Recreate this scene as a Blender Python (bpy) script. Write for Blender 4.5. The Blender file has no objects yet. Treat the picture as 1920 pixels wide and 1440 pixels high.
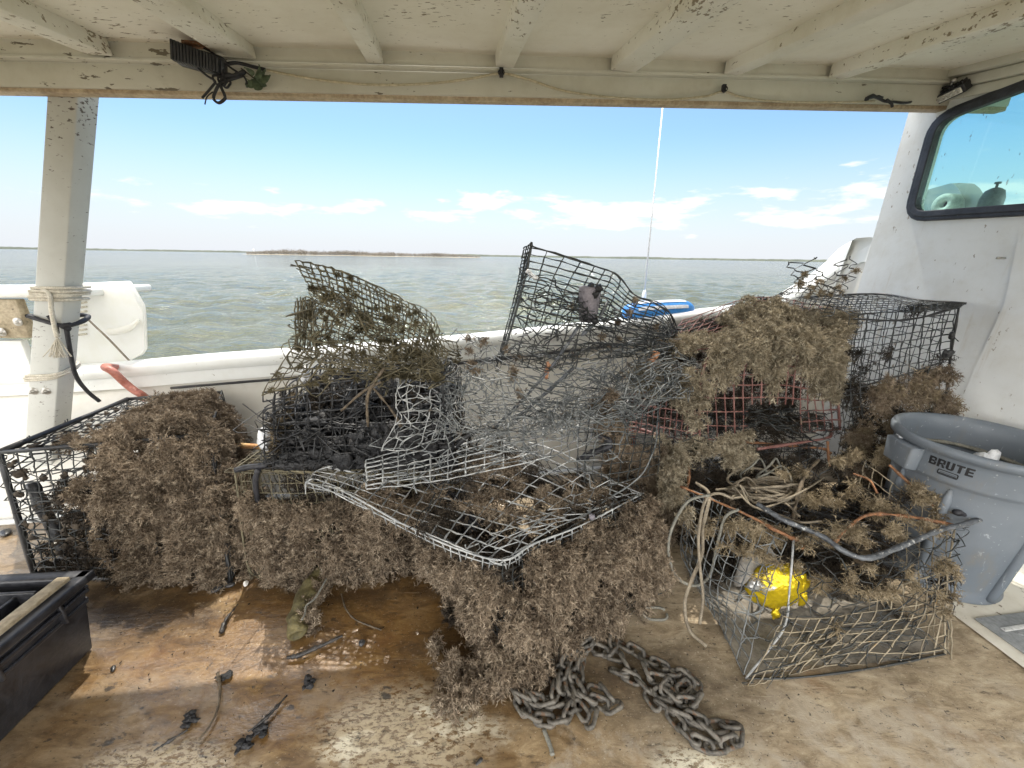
import bpy, bmesh, math, random
import numpy as np
from mathutils import Vector, Matrix

S = bpy.context.scene
rng = np.random.default_rng(7)
random.seed(7)
R = math.radians

# ------------------------------------------------------------------ camera
EYE = np.array([0.0, 0.0, 1.5])
FPX = 722.0                                   # focal length in pixels of the 1920 px frame
PITCH, ROLL = math.atan(239 / 722.0), R(0.92)
_f = np.array([0, math.cos(PITCH), -math.sin(PITCH)])
_u = np.array([0, math.sin(PITCH), math.cos(PITCH)])
_r = np.array([1.0, 0, 0])
RT = math.cos(ROLL) * _r + math.sin(ROLL) * _u
UP = -math.sin(ROLL) * _r + math.cos(ROLL) * _u
cam = bpy.data.cameras.new("camera")
camo = bpy.data.objects.new("camera", cam)
S.collection.objects.link(camo)
cam.sensor_width = 36.0
cam.lens = 36.0 * FPX / 1920.0
cam.clip_start, cam.clip_end = 0.02, 60000
camo.matrix_world = Matrix((( RT[0], UP[0], -_f[0], EYE[0]), (RT[1], UP[1], -_f[1], EYE[1]),
                            (RT[2], UP[2], -_f[2], EYE[2]), (0, 0, 0, 1)))
S.camera = camo

# ------------------------------------------------------------------ sun, sky, exposure
SUN_AZ, SUN_EL = R(-14), R(63)                # ahead and to the left, over the water
sd = Vector((math.sin(SUN_AZ) * math.cos(SUN_EL), math.cos(SUN_AZ) * math.cos(SUN_EL), math.sin(SUN_EL)))
sl = bpy.data.lights.new("sun", 'SUN')
sl.energy, sl.angle, sl.color = 2.2, R(0.55), (1.0, 0.94, 0.84)
so = bpy.data.objects.new("sun", sl)
S.collection.objects.link(so)
so.rotation_euler = (-sd).to_track_quat('-Z', 'Y').to_euler()
S.view_settings.view_transform = 'Standard'
S.view_settings.look = 'None'
S.view_settings.exposure = 1.25
S.view_settings.gamma = 1.0

W = bpy.data.worlds.new("World")
S.world = W
W.use_nodes = True


class NT:
    """small helper round a node tree"""
    def __init__(s, tree):
        s.t = tree
        s.t.nodes.clear()

    def n(s, typ, ins=None, **kw):
        nd = s.t.nodes.new(typ)
        for k, v in kw.items():
            setattr(nd, k, v)
        for k, v in (ins or {}).items():
            s.set(nd.inputs[k], v)
        return nd

    def set(s, sock, v):
        if isinstance(v, bpy.types.NodeSocket):
            s.t.links.new(v, sock)
        elif isinstance(v, tuple) and len(v) == 3 and sock.type == 'RGBA':
            sock.default_value = (*v, 1)
        else:
            sock.default_value = v

    def m(s, op, a, b=0.0, c=0.0, clamp=False):
        nd = s.n('ShaderNodeMath', operation=op, use_clamp=clamp)
        for i, v in enumerate((a, b, c)):
            s.set(nd.inputs[i], v)
        return nd.outputs[0]

    def noise(s, vec, scale, detail=6, rough=0.6, dist=0.0, col=False):
        nd = s.n('ShaderNodeTexNoise', {'Vector': vec, 'Scale': scale, 'Detail': detail, 'Roughness': rough, 'Distortion': dist})
        return nd.outputs['Color' if col else 'Fac']

    def ramp(s, fac, stops, ease=False):
        nd = s.n('ShaderNodeValToRGB', {'Fac': fac})
        cr = nd.color_ramp
        if ease:
            cr.interpolation = 'EASE'
        while len(cr.elements) < len(stops):
            cr.elements.new(0.5)
        for e, (p, c) in zip(cr.elements, stops):
            e.position = p
            e.color = (c, c, c, 1) if not isinstance(c, tuple) else (*c, 1)
        return nd.outputs['Color']

    def sstep(s, v, a, b, lo=0.0, hi=1.0):
        nd = s.n('ShaderNodeMapRange', {'Value': v, 'From Min': a, 'From Max': b, 'To Min': lo, 'To Max': hi}, interpolation_type='SMOOTHSTEP')
        return nd.outputs[0]

    def mix(s, fac, a, b, mode='MIX'):
        nd = s.n('ShaderNodeMix', data_type='RGBA', blend_type=mode)
        s.set(nd.inputs[0], fac)
        s.set(nd.inputs[6], a)
        s.set(nd.inputs[7], b)
        return nd.outputs[2]

    def map(s, vec, scale=(1, 1, 1), rot=(0, 0, 0), loc=(0, 0, 0)):
        nd = s.n('ShaderNodeMapping', {'Vector': vec, 'Scale': scale, 'Rotation': rot, 'Location': loc})
        return nd.outputs[0]


def build_world():
    t = NT(W.node_tree)
    g = t.n('ShaderNodeTexCoord').outputs['Generated']
    sky = t.n('ShaderNodeTexSky', sky_type='NISHITA', sun_disc=False, sun_elevation=SUN_EL, sun_rotation=SUN_AZ,
              altitude=0, air_density=1.0, dust_density=0.7, ozone_density=1.5)
    xyz = t.n('ShaderNodeSeparateXYZ', {'Vector': g})
    x, y, z = xyz.outputs
    az = t.m('ARCTAN2', x, y)
    col = t.mix(1.0, sky.outputs[0], (0.80, 0.95, 1.06), 'MULTIPLY')
    # pale haze towards the horizon
    hz = t.sstep(z, -0.02, 0.26, 0.97, 0.0)
    col = t.mix(hz, col, (4.9, 5.1, 5.45))
    # small cumulus low over the water, thicker to the right
    v = t.n('ShaderNodeCombineXYZ', {'X': t.m('MULTIPLY', az, 9.0), 'Y': t.m('MULTIPLY', z, 34.0), 'Z': 3.7}).outputs[0]
    n1 = t.noise(v, 1.0, 7, 0.55, 0.15)
    n2 = t.noise(v, 0.35, 2, 0.5)
    band = t.m('MULTIPLY', t.sstep(z, 0.03, 0.085), t.sstep(z, 0.172, 0.11))
    right = t.sstep(az, -0.75, 0.45, -0.09, 0.06)
    d = t.m('ADD', t.m('ADD', n1, t.m('MULTIPLY', t.m('SUBTRACT', n2, 0.5), 0.35)), right)
    d = t.m('ADD', d, t.m('SUBTRACT', t.m('MULTIPLY', band, 0.28), 0.08))
    cl = t.sstep(d, 0.65, 0.79)
    col = t.mix(t.m('MULTIPLY', cl, 0.85), col, (6.6, 6.6, 6.65))
    # unseen bright cloud bank added behind the camera to fill the shaded interior
    nb = t.noise(t.map(g, (2.2, 2.2, 3.5)), 1.0, 6, 0.55)
    back = t.m('MULTIPLY', t.sstep(y, 0.15, -0.35), t.sstep(nb, 0.36, 0.6))
    col = t.mix(t.m('MULTIPLY', back, 0.9), col, (46.0, 45.0, 43.5))
    # unseen bright cloud patch added high ahead-left for deck glints and fill light
    dd = t.n('ShaderNodeVectorMath', {0: g, 1: (math.sin(R(-42)) * math.cos(R(48)), math.cos(R(-42)) * math.cos(R(48)), math.sin(R(48)))}, operation='DOT_PRODUCT').outputs['Value']
    glint_fill = t.m('MULTIPLY', t.sstep(dd, 0.925, 0.985), t.sstep(nb, 0.30, 0.60, 0.25, 1.0))
    col = t.mix(glint_fill, col, (26.0, 25.2, 24.0))
    bg = t.n('ShaderNodeBackground', {'Color': col, 'Strength': 0.075})
    o = t.n('ShaderNodeOutputWorld')
    t.t.links.new(bg.outputs[0], o.inputs[0])


build_world()

# ------------------------------------------------------------------ helpers: points
def ray(px, py):
    return RT * (px - 960) / FPX + UP * (720 - py) / FPX + _f


def atz(px, py, z=0.0):
    d = ray(px, py)
    return EYE + d * (z - EYE[2]) / d[2]


def aty(px, py, Y):
    d = ray(px, py)
    return EYE + d * Y / d[1]


def atp(px, py, a, b):
    """on the upright plane Y = a + b X"""
    d = ray(px, py)
    return EYE + d * a / (d[1] - b * d[0])


def atw(px, py, c, b=0.16):
    """on the upright plane X + b Y = c"""
    d = ray(px, py)
    return EYE + d * c / (d[0] + b * d[1])


def V(*a):
    return np.array(a, float)


def smooth_path(P, n=8):
    """Catmull-Rom through points"""
    P = np.asarray(P, float)
    if len(P) < 3:
        t = np.linspace(0, 1, n + 1)[:, None]
        return P[0] * (1 - t) + P[-1] * t
    Q = np.vstack([2 * P[0] - P[1], P, 2 * P[-1] - P[-2]])
    out = []
    for i in range(1, len(Q) - 2):
        t = np.linspace(0, 1, n, endpoint=False)[:, None]
        a, b, c, d = Q[i - 1], Q[i], Q[i + 1], Q[i + 2]
        out.append(0.5 * (2 * b + (c - a) * t + (2 * a - 5 * b + 4 * c - d) * t ** 2 + (3 * b - a - 3 * c + d) * t ** 3))
    out.append(P[-1][None])
    return np.vstack(out)


# ------------------------------------------------------------------ helpers: meshes
class MB:
    """collects vertices and faces, builds one mesh object"""
    def __init__(s):
        s.v, s.q, s.t, s.ng, s.n = [], [], [], [], 0

    def add(s, v, quads=None, tris=None, ngons=None):
        v = np.asarray(v, float).reshape(-1, 3)
        if quads is not None and len(quads):
            s.q.append(np.asarray(quads, int).reshape(-1, 4) + s.n)
        if tris is not None and len(tris):
            s.t.append(np.asarray(tris, int).reshape(-1, 3) + s.n)
        for g in ngons or []:
            s.ng.append([i + s.n for i in g])
        s.v.append(v)
        s.n += len(v)
        return s

    def box8(s, c):
        """c: 8 corners, bottom loop then top loop"""
        return s.add(c, quads=[(3, 2, 1, 0), (4, 5, 6, 7), (0, 1, 5, 4), (1, 2, 6, 5), (2, 3, 7, 6), (3, 0, 4, 7)])

    def box(s, lo, hi, M=None):
        (a, b, c), (d, e, f) = lo, hi
        P = np.array([(a, b, c), (d, b, c), (d, e, c), (a, e, c), (a, b, f), (d, b, f), (d, e, f), (a, e, f)], float)
        if M is not None:
            P = P @ np.array(M.to_3x3()).T + np.array(M.translation)
        return s.box8(P)

    def obox(s, o, ax, ay, az):
        """box from corner o with three edge vectors"""
        o, ax, ay, az = map(np.asarray, (o, ax, ay, az))
        if np.dot(np.cross(ax, ay), az) < 0:
            o, ax = o + ax, -ax
        return s.box8([o, o + ax, o + ax + ay, o + ay, o + az, o + ax + az, o + ax + ay + az, o + ay + az])

    def tube(s, P, r, sides=5, cap=True, lump=0.0):
        P = np.asarray(P, float)
        n = len(P)
        if n < 2:
            return s
        T = np.gradient(P, axis=0)
        T /= np.linalg.norm(T, axis=1, keepdims=True) + 1e-12
        ref = np.array([0, 0, 1.0])
        if np.abs(T @ ref).mean() > 0.8:
            ref = np.array([1.0, 0.3, 0])
        A = np.cross(T, ref)
        A /= np.linalg.norm(A, axis=1, keepdims=True) + 1e-12
        B = np.cross(T, A)
        rr = np.full(n, r) if np.isscalar(r) else np.asarray(r, float)
        if lump:
            rr = rr * (1 + lump * rng.normal(size=n)).clip(0.5, 2.2)
        a = np.linspace(0, 2 * np.pi, sides, endpoint=False)
        ring = P[:, None] + rr[:, None, None] * (np.cos(a)[None, :, None] * A[:, None] + np.sin(a)[None, :, None] * B[:, None])
        i = np.arange(n - 1)[:, None] * sides
        j = np.arange(sides)[None]
        k = (j + 1) % sides
        q = np.stack([i + j, i + k, i + sides + k, i + sides + j], -1).reshape(-1, 4)
        s.add(ring.reshape(-1, 3), quads=q, ngons=[list(range(sides))[::-1], [(n - 1) * sides + x for x in range(sides)]] if cap else None)
        return s

    def grid(s, P, closed_u=False):
        """P: (nv, nu, 3)"""
        nv, nu = P.shape[:2]
        i = np.arange(nv - 1)[:, None] * nu
        j = np.arange(nu if closed_u else nu - 1)[None]
        k = (j + 1) % nu
        s.add(P.reshape(-1, 3), quads=np.stack([i + j, i + k, i + nu + k, i + nu + j], -1).reshape(-1, 4))
        return s

    def lathe(s, prof, n=48, c=(0, 0, 0), a0=0.0):
        a = np.linspace(0, 2 * np.pi, n, endpoint=False) + a0
        prof = np.asarray(prof, float)
        P = np.stack([prof[:, 0, None] * np.cos(a), prof[:, 0, None] * np.sin(a), np.repeat(prof[:, 1, None], n, 1)], -1) + np.asarray(c)
        return s.grid(P, True)

    def blob(s, c, r, seed=0, lump=0.25, nu=14, nv=9, freq=3.0):
        th = np.linspace(0, np.pi, nv)[:, None]
        ph = np.linspace(0, 2 * np.pi, nu, endpoint=False)[None]
        d = np.stack([np.sin(th) * np.cos(ph), np.sin(th) * np.sin(ph), np.cos(th) * np.ones_like(ph)], -1)
        q = np.random.default_rng(seed)
        w = np.ones(d.shape[:2])
        for _ in range(5):
            k = q.normal(size=3) * freq
            w += lump / 2.2 * np.sin(d @ k + q.uniform(0, 6))
        return s.grid(np.asarray(c) + d * w[..., None] * np.asarray(r), True)

    def build(s, name, mat, parent=None, smooth=False, bevel=0.0, weld=False):
        me = bpy.data.meshes.new(name)
        v = np.vstack(s.v) if s.v else np.zeros((0, 3))
        loops, tot = [], []
        for arr, k in ((s.q, 4), (s.t, 3)):
            if arr:
                a = np.vstack(arr)
                loops.append(a.ravel())
                tot.append(np.full(len(a), k))
        for g in s.ng:
            loops.append(np.array(g))
            tot.append(np.array([len(g)]))
        L = np.concatenate(loops)
        T = np.concatenate(tot)
        me.vertices.add(len(v))
        me.vertices.foreach_set('co', v.astype(np.float32).ravel())
        me.loops.add(len(L))
        me.loops.foreach_set('vertex_index', L.astype(np.int32))
        me.polygons.add(len(T))
        me.polygons.foreach_set('loop_start', np.concatenate([[0], np.cumsum(T)[:-1]]).astype(np.int32))
        if smooth:
            me.polygons.foreach_set('use_smooth', np.ones(len(T), bool))
        me.update(calc_edges=True)
        me.validate()
        if weld:
            bm = bmesh.new()
            bm.from_mesh(me)
            bmesh.ops.remove_doubles(bm, verts=bm.verts, dist=1e-4)
            bm.to_mesh(me)
            bm.free()
        o = bpy.data.objects.new(name, me)
        S.collection.objects.link(o)
        if mat is not None:
            me.materials.append(mat)
        if parent is not None:
            o.parent = parent
            par = parent
            while par.parent is not None:
                par = par.parent
            if parent.type == 'EMPTY':
                o.matrix_parent_inverse = Matrix.Translation(-parent.location)
        if bevel:
            b = o.modifiers.new("bevel", 'BEVEL')
            b.width, b.segments, b.limit_method, b.angle_limit = bevel, 2, 'ANGLE', R(35)
        return o


def tag(o, label, cat=None, group=None, kind=None):
    o['label'] = label
    if cat:
        o['category'] = cat
    if group:
        o['group'] = group
    if kind:
        o['kind'] = kind
    return o


def struct(o):
    o['kind'] = 'structure'
    return o


def thing(name, loc, label, cat, group=None):
    o = bpy.data.objects.new(name, None)
    S.collection.objects.link(o)
    o.location = [float(a) for a in loc]
    o.empty_display_size = 0.1
    return tag(o, label, cat, group)


# ------------------------------------------------------------------ materials
def base_mat(name):
    m = bpy.data.materials.new(name)
    m.use_nodes = True
    t = NT(m.node_tree)
    p = t.n('ShaderNodeBsdfPrincipled')
    o = t.n('ShaderNodeOutputMaterial')
    t.t.links.new(p.outputs[0], o.inputs[0])
    co = t.n('ShaderNodeTexCoord').outputs['Object']
    return m, t, p, co


def bump(t, p, h, strength=0.3, dist=0.01):
    b = t.n('ShaderNodeBump', {'Height': h, 'Strength': strength, 'Distance': dist})
    t.set(p.inputs['Normal'], b.outputs[0])


def simple(name, a, b, scale=8, rough=0.6, bmp=0.25, fine=60, metal=0.0, lo=0.35, hi=0.65, c=None, clo=0.62, bdist=0.004):
    """two-tone noise material, optional third tone in patches"""
    m, t, p, co = base_mat(name)
    n = t.noise(co, scale, 8, 0.65)
    f = t.noise(co, fine, 4, 0.6)
    col = t.mix(t.sstep(n, lo, hi), a, b)
    col = t.mix(0.35, col, t.mix(t.sstep(f, 0.3, 0.7), tuple(x * 0.6 for x in a), tuple(min(1, x * 1.3) for x in b)))
    if c:
        n3 = t.noise(t.map(co, loc=(3.1, 7.7, 1.3)), scale * 1.7, 7, 0.7)
        col = t.mix(t.sstep(n3, clo, clo + 0.06), col, c)
    t.set(p.inputs['Base Color'], col)
    t.set(p.inputs['Roughness'], t.sstep(f, 0.2, 0.8, max(0.02, rough - 0.12), min(1, rough + 0.12)))
    p.inputs['Metallic'].default_value = metal
    if bmp:
        bump(t, p, t.m('ADD', f, n), bmp, bdist)
    return m


def painted(name, col, dirt, under, flake=0.66, dirt_amt=0.5, stretch=(1, 1, 1), rough=0.55, fscale=22):
    """old brushed boat paint with grime, small flakes and brush bumps"""
    m, t, p, co = base_mat(name)
    n = t.noise(co, 2.2, 6, 0.65)
    f = t.noise(co, 14, 8, 0.7)
    c = t.mix(t.m('MULTIPLY', t.sstep(n, 0.40, 0.72), dirt_amt), col, dirt)
    c = t.mix(t.m('MULTIPLY', t.sstep(f, 0.50, 0.80), dirt_amt * 0.8), c, dirt)
    fl = t.noise(t.map(co, stretch, loc=(1.7, 2.3, 0.4)), fscale, 5, 0.62)
    reg = t.noise(t.map(co, loc=(5, 1, 2)), 1.3, 3, 0.5)
    th = t.m('ADD', fl, t.m('MULTIPLY', t.m('SUBTRACT', reg, 0.5), 0.45))
    fk = t.sstep(th, flake, flake + 0.025)
    c = t.mix(fk, c, under)
    t.set(p.inputs['Base Color'], c)
    t.set(p.inputs['Roughness'], rough)
    h = t.m('SUBTRACT', t.m('MULTIPLY', t.noise(co, 40, 5, 0.6), 0.35), fk)
    bump(t, p, h, 0.35, 0.003)
    return m


M = {}
M['cream'] = painted('ceiling_paint', (0.85, 0.82, 0.715), (0.62, 0.57, 0.43), (0.24, 0.19, 0.11), 0.665, 0.40, (1.0, 2.6, 1.0), fscale=26)
M['rafter'] = painted('rafter_paint', (0.82, 0.795, 0.70), (0.58, 0.53, 0.39), (0.26, 0.21, 0.13), 0.635, 0.6, (1.0, 0.6, 1.0), fscale=52)
M['header'] = painted('header_paint', (0.62, 0.61, 0.53), (0.42, 0.395, 0.30), (0.16, 0.14, 0.10), 0.665, 0.5, (0.5, 0.5, 1.6), fscale=26)
def wall_paint():
    m = painted('cabin_wall_paint', (0.74, 0.75, 0.73), (0.55, 0.52, 0.44), (0.36, 0.32, 0.26), 0.68, 0.5, (1.0, 1.0, 0.45), fscale=44)
    t = m.node_tree
    w = NT.__new__(NT)
    w.t = t
    p = next(n for n in t.nodes if n.type == 'BSDF_PRINCIPLED')
    co = next(n for n in t.nodes if n.type == 'TEX_COORD').outputs['Object']
    src = p.inputs['Base Color'].links[0].from_socket
    run = w.noise(w.map(co, (9, 9, 0.55)), 1.6, 7, 0.7)
    reg = w.noise(co, 1.1, 3, 0.5)
    k = w.sstep(w.m('ADD', run, w.m('MULTIPLY', reg, 0.35)), 0.70, 0.90)
    c = w.mix(w.m('MULTIPLY', k, 0.55), src, (0.46, 0.37, 0.24))
    w.set(p.inputs['Base Color'], c)
    b = next(n for n in t.nodes if n.type == 'BUMP')
    h = w.m('ADD', b.inputs['Height'].links[0].from_socket, w.m('MULTIPLY', w.noise(co, 5, 4, 0.55), 2.2))
    w.set(b.inputs['Height'], h)
    return m


M['wall'] = wall_paint()
M['white'] = painted('hull_paint', (0.74, 0.75, 0.72), (0.55, 0.53, 0.46), (0.33, 0.30, 0.24), 0.70, 0.35, fscale=34)
M['post'] = painted('post_paint', (0.57, 0.58, 0.545), (0.42, 0.42, 0.375), (0.13, 0.11, 0.095), 0.64, 0.4, (0.7, 0.7, 1.8), fscale=48)
M['inner'] = painted('inner_hull_paint', (0.62, 0.60, 0.54), (0.42, 0.37, 0.28), (0.28, 0.24, 0.18), 0.74, 0.4)
M['batten'] = simple('tar_batten', (0.010, 0.010, 0.012), (0.03, 0.03, 0.03), 14, 0.5, 0.4, c=(0.35, 0.34, 0.31), clo=0.68)
M['edgewood'] = simple('edge_wood', (0.34, 0.25, 0.16), (0.52, 0.43, 0.30), 10, 0.7, 0.4)
M['plank'] = simple('weathered_plank', (0.26, 0.21, 0.13), (0.44, 0.37, 0.26), 7, 0.75, 0.5, c=(0.09, 0.07, 0.05), clo=0.62)
M['steel'] = simple('bolt_steel', (0.35, 0.33, 0.29), (0.55, 0.53, 0.49), 40, 0.4, 0.2, metal=0.7)
M['rubber'] = simple('window_rubber', (0.014, 0.017, 0.024), (0.045, 0.05, 0.065), 12, 0.5, 0.4, c=(0.24, 0.23, 0.21), clo=0.665)
M['black'] = simple('black_plastic', (0.010, 0.010, 0.012), (0.032, 0.033, 0.038), 9, 0.42, 0.25, c=(0.07, 0.066, 0.06), clo=0.66)
M['blackcord'] = simple('black_cord', (0.008, 0.008, 0.010), (0.03, 0.03, 0.035), 40, 0.6, 0.4)
M['wire_dark'] = simple('dark_wire', (0.012, 0.015, 0.016), (0.045, 0.048, 0.045), 9, 0.5, 0.3, c=(0.14, 0.11, 0.075), clo=0.60)
M['wire_black'] = simple('muddy_black_wire', (0.008, 0.009, 0.011), (0.028, 0.028, 0.028), 9, 0.45, 0.3, c=(0.11, 0.09, 0.06), clo=0.66)
M['wire_olive'] = simple('olive_wire', (0.06, 0.053, 0.03), (0.15, 0.128, 0.075), 9, 0.65, 0.4, c=(0.20, 0.17, 0.10), clo=0.62)
M['wire_grey'] = simple('galvanised_wire', (0.21, 0.22, 0.22), (0.45, 0.455, 0.44), 11, 0.5, 0.3, metal=0.12, c=(0.10, 0.08, 0.06), clo=0.60)
M['wire_tangle'] = simple('tangled_wire', (0.05, 0.058, 0.06), (0.22, 0.23, 0.225), 7, 0.5, 0.3, metal=0.1, c=(0.13, 0.10, 0.07), clo=0.60)
M['wire_red'] = simple('red_vinyl_wire', (0.13, 0.048, 0.04), (0.22, 0.11, 0.092), 12, 0.55, 0.3, c=(0.22, 0.18, 0.12), clo=0.57)
M['wire_tan'] = simple('straw_wire', (0.17, 0.13, 0.075), (0.34, 0.27, 0.15), 9, 0.6, 0.3, c=(0.36, 0.21, 0.06), clo=0.62)
M['wire_straw'] = simple('silty_wire', (0.14, 0.115, 0.075), (0.28, 0.235, 0.16), 9, 0.65, 0.3, c=(0.34, 0.22, 0.08), clo=0.62)
M['pipe'] = simple('scuffed_pipe', (0.02, 0.022, 0.026), (0.12, 0.13, 0.14), 22, 0.45, 0.4, c=(0.42, 0.42, 0.40), clo=0.58)
M['rust'] = simple('rusty_rod', (0.13, 0.055, 0.024), (0.29, 0.14, 0.065), 30, 0.85, 0.6, c=(0.22, 0.18, 0.13), clo=0.58)
M['rope'] = simple('grey_rope', (0.15, 0.12, 0.085), (0.28, 0.24, 0.175), 30, 0.85, 0.5, fine=180)
M['rope_wh'] = simple('white_rope', (0.50, 0.46, 0.37), (0.70, 0.66, 0.56), 30, 0.85, 0.5, fine=180)
M['rope_gr'] = simple('dark_rope', (0.13, 0.13, 0.11), (0.24, 0.23, 0.19), 30, 0.85, 0.5, fine=180)
M['hose'] = simple('faded_red_hose', (0.42, 0.13, 0.09), (0.55, 0.22, 0.16), 14, 0.5, 0.2, c=(0.72, 0.52, 0.46), clo=0.60)
M['rope_or'] = simple('orange_rope', (0.62, 0.20, 0.07), (0.78, 0.62, 0.30), 9, 0.8, 0.4, fine=120)
M['chain'] = simple('chain_iron', (0.026, 0.023, 0.019), (0.155, 0.14, 0.115), 17, 0.6, 0.6, metal=0.15, c=(0.12, 0.07, 0.04), clo=0.57)
M['mud'] = simple('black_mud', (0.006, 0.007, 0.009), (0.022, 0.021, 0.021), 11, 0.55, 0.8, c=(0.10, 0.085, 0.065), clo=0.70, bdist=0.01)
M['can'] = simple('grey_can_plastic', (0.115, 0.145, 0.18), (0.14, 0.17, 0.205), 2, 0.46, 0.03, fine=14, c=(0.24, 0.27, 0.30), clo=0.70)
M['print'] = simple('black_print', (0.008, 0.008, 0.01), (0.014, 0.014, 0.016), 9, 0.5, 0.0)
M['jug'] = None
M['olive_cloth'] = simple('olive_glove', (0.050, 0.041, 0.015), (0.115, 0.095, 0.036), 14, 0.7, 0.8, fine=90)
M['foam'] = simple('grey_cup', (0.11, 0.10, 0.115), (0.24, 0.22, 0.24), 14, 0.7, 0.6, c=(0.02, 0.02, 0.022), clo=0.58)
M['shell'] = simple('white_shell', (0.70, 0.68, 0.62), (0.82, 0.80, 0.76), 40, 0.4, 0.2)
M['darkshell'] = simple('dark_shell', (0.012, 0.012, 0.014), (0.05, 0.048, 0.045), 40, 0.35, 0.4)
M['leaf'] = simple('green_leaf', (0.055, 0.085, 0.05), (0.13, 0.17, 0.10), 30, 0.6, 0.3)
M['leafbrown'] = simple('dead_leaf', (0.30, 0.13, 0.06), (0.46, 0.24, 0.13), 30, 0.6, 0.3)
M['lens'] = simple('lamp_lens', (0.62, 0.60, 0.52), (0.80, 0.78, 0.70), 30, 0.2, 0.1)
M['wirecord'] = simple('pale_cable', (0.42, 0.37, 0.24), (0.56, 0.50, 0.36), 20, 0.6, 0.1)
M['hatch'] = simple('grey_hatch', (0.20, 0.215, 0.22), (0.30, 0.31, 0.31), 8, 0.55, 0.25, c=(0.12, 0.115, 0.10), clo=0.64)
M['alum'] = simple('aluminium_strip', (0.55, 0.55, 0.53), (0.72, 0.72, 0.70), 20, 0.35, 0.15, metal=0.5)
M['blue'] = simple('blue_plastic', (0.035, 0.20, 0.56), (0.06, 0.29, 0.68), 10, 0.35, 0.05)
M['stripe'] = simple('white_plastic', (0.74, 0.76, 0.78), (0.82, 0.83, 0.84), 10, 0.35, 0.05)
M['stick'] = simple('wet_stick', (0.012, 0.011, 0.011), (0.04, 0.035, 0.03), 30, 0.45, 0.6)
M['twig'] = simple('brown_twig', (0.05, 0.038, 0.024), (0.13, 0.10, 0.065), 30, 0.7, 0.5)
M['paperroll'] = simple('paper_roll', (0.66, 0.66, 0.62), (0.76, 0.76, 0.72), 20, 0.9, 0.1)
M['bottle'] = simple('dark_bottle', (0.10, 0.12, 0.12), (0.17, 0.19, 0.19), 20, 0.5, 0.1)
M['paint_white'] = painted('deck_white_paint', (0.66, 0.63, 0.54), (0.40, 0.34, 0.25), (0.20, 0.16, 0.11), 0.60, 0.6, fscale=26)


def growth_mat(name, a, b, tip):
    m, t, p, co = base_mat(name)
    n = t.noise(co, 9, 8, 0.75)
    f = t.noise(co, 34, 3, 0.6)
    c = t.mix(t.sstep(n, 0.40, 0.60), a, b)
    big = t.noise(t.map(co, loc=(3, 3, 9)), 4.5, 5, 0.65)
    c = t.mix(t.m('MULTIPLY', t.sstep(big, 0.52, 0.66), 0.6), c, tuple(x * 0.45 for x in a))
    sh = t.sstep(t.noise(t.map(co, loc=(1, 5, 2)), 48, 2, 0.5), 0.745, 0.76)
    c = t.mix(sh, c, (0.62, 0.58, 0.50))
    c = t.mix(t.m('MULTIPLY', t.sstep(f, 0.48, 0.68), 0.65), c, tip)
    t.set(p.inputs['Base Color'], c)
    p.inputs['Roughness'].default_value = 0.8
    p.inputs['Specular IOR Level'].default_value = 0.25
    return m


M['grow_brown'] = growth_mat('brown_growth', (0.115, 0.085, 0.057), (0.245, 0.19, 0.132), (0.47, 0.39, 0.285))
M['grow_tan'] = growth_mat('tan_growth', (0.18, 0.148, 0.098), (0.37, 0.315, 0.22), (0.58, 0.52, 0.39))
M['grow_dark'] = growth_mat('dark_growth_and_shade', (0.020, 0.016, 0.012), (0.055, 0.043, 0.031), (0.11, 0.088, 0.064))  # weed and crumbs; inside the pots its dark colour stands in for shade
M['grow_olive'] = growth_mat('olive_growth', (0.05, 0.042, 0.022), (0.12, 0.10, 0.055), (0.20, 0.17, 0.10))
M['grow_straw'] = growth_mat('straw_growth', (0.15, 0.115, 0.068), (0.30, 0.24, 0.15), (0.48, 0.40, 0.28))


def jug_mat():
    m, t, p, co = base_mat('translucent_white_plastic')
    n = t.noise(co, 9, 5, 0.6)
    t.set(p.inputs['Base Color'], t.mix(t.sstep(n, 0.4, 0.7), (0.88, 0.88, 0.86), (0.80, 0.79, 0.72)))
    p.inputs['Roughness'].default_value = 0.45
    tr = t.n('ShaderNodeBsdfTranslucent', {'Color': (0.95, 0.94, 0.89)})
    mx = t.n('ShaderNodeMixShader', {'Fac': 0.55})
    t.t.links.new(p.outputs[0], mx.inputs[1])
    t.t.links.new(tr.outputs[0], mx.inputs[2])
    t.t.links.new(mx.outputs[0], [n for n in t.t.nodes if n.type == 'OUTPUT_MATERIAL'][0].inputs[0])
    return m


M['jug'] = jug_mat()


def foil_mat():
    m, t, p, co = base_mat('yellow_foil')
    n = t.noise(co, 9, 3, 0.5)
    t.set(p.inputs['Base Color'], t.mix(t.sstep(n, 0.60, 0.66), (0.74, 0.55, 0.02), (0.62, 0.62, 0.60)))
    p.inputs['Metallic'].default_value = 0.55
    p.inputs['Roughness'].default_value = 0.3
    vo = t.n('ShaderNodeTexVoronoi', {'Vector': co, 'Scale': 60.0}).outputs['Distance']
    bump(t, p, vo, 0.5, 0.006)
    return m


M['foil'] = foil_mat()


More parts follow.
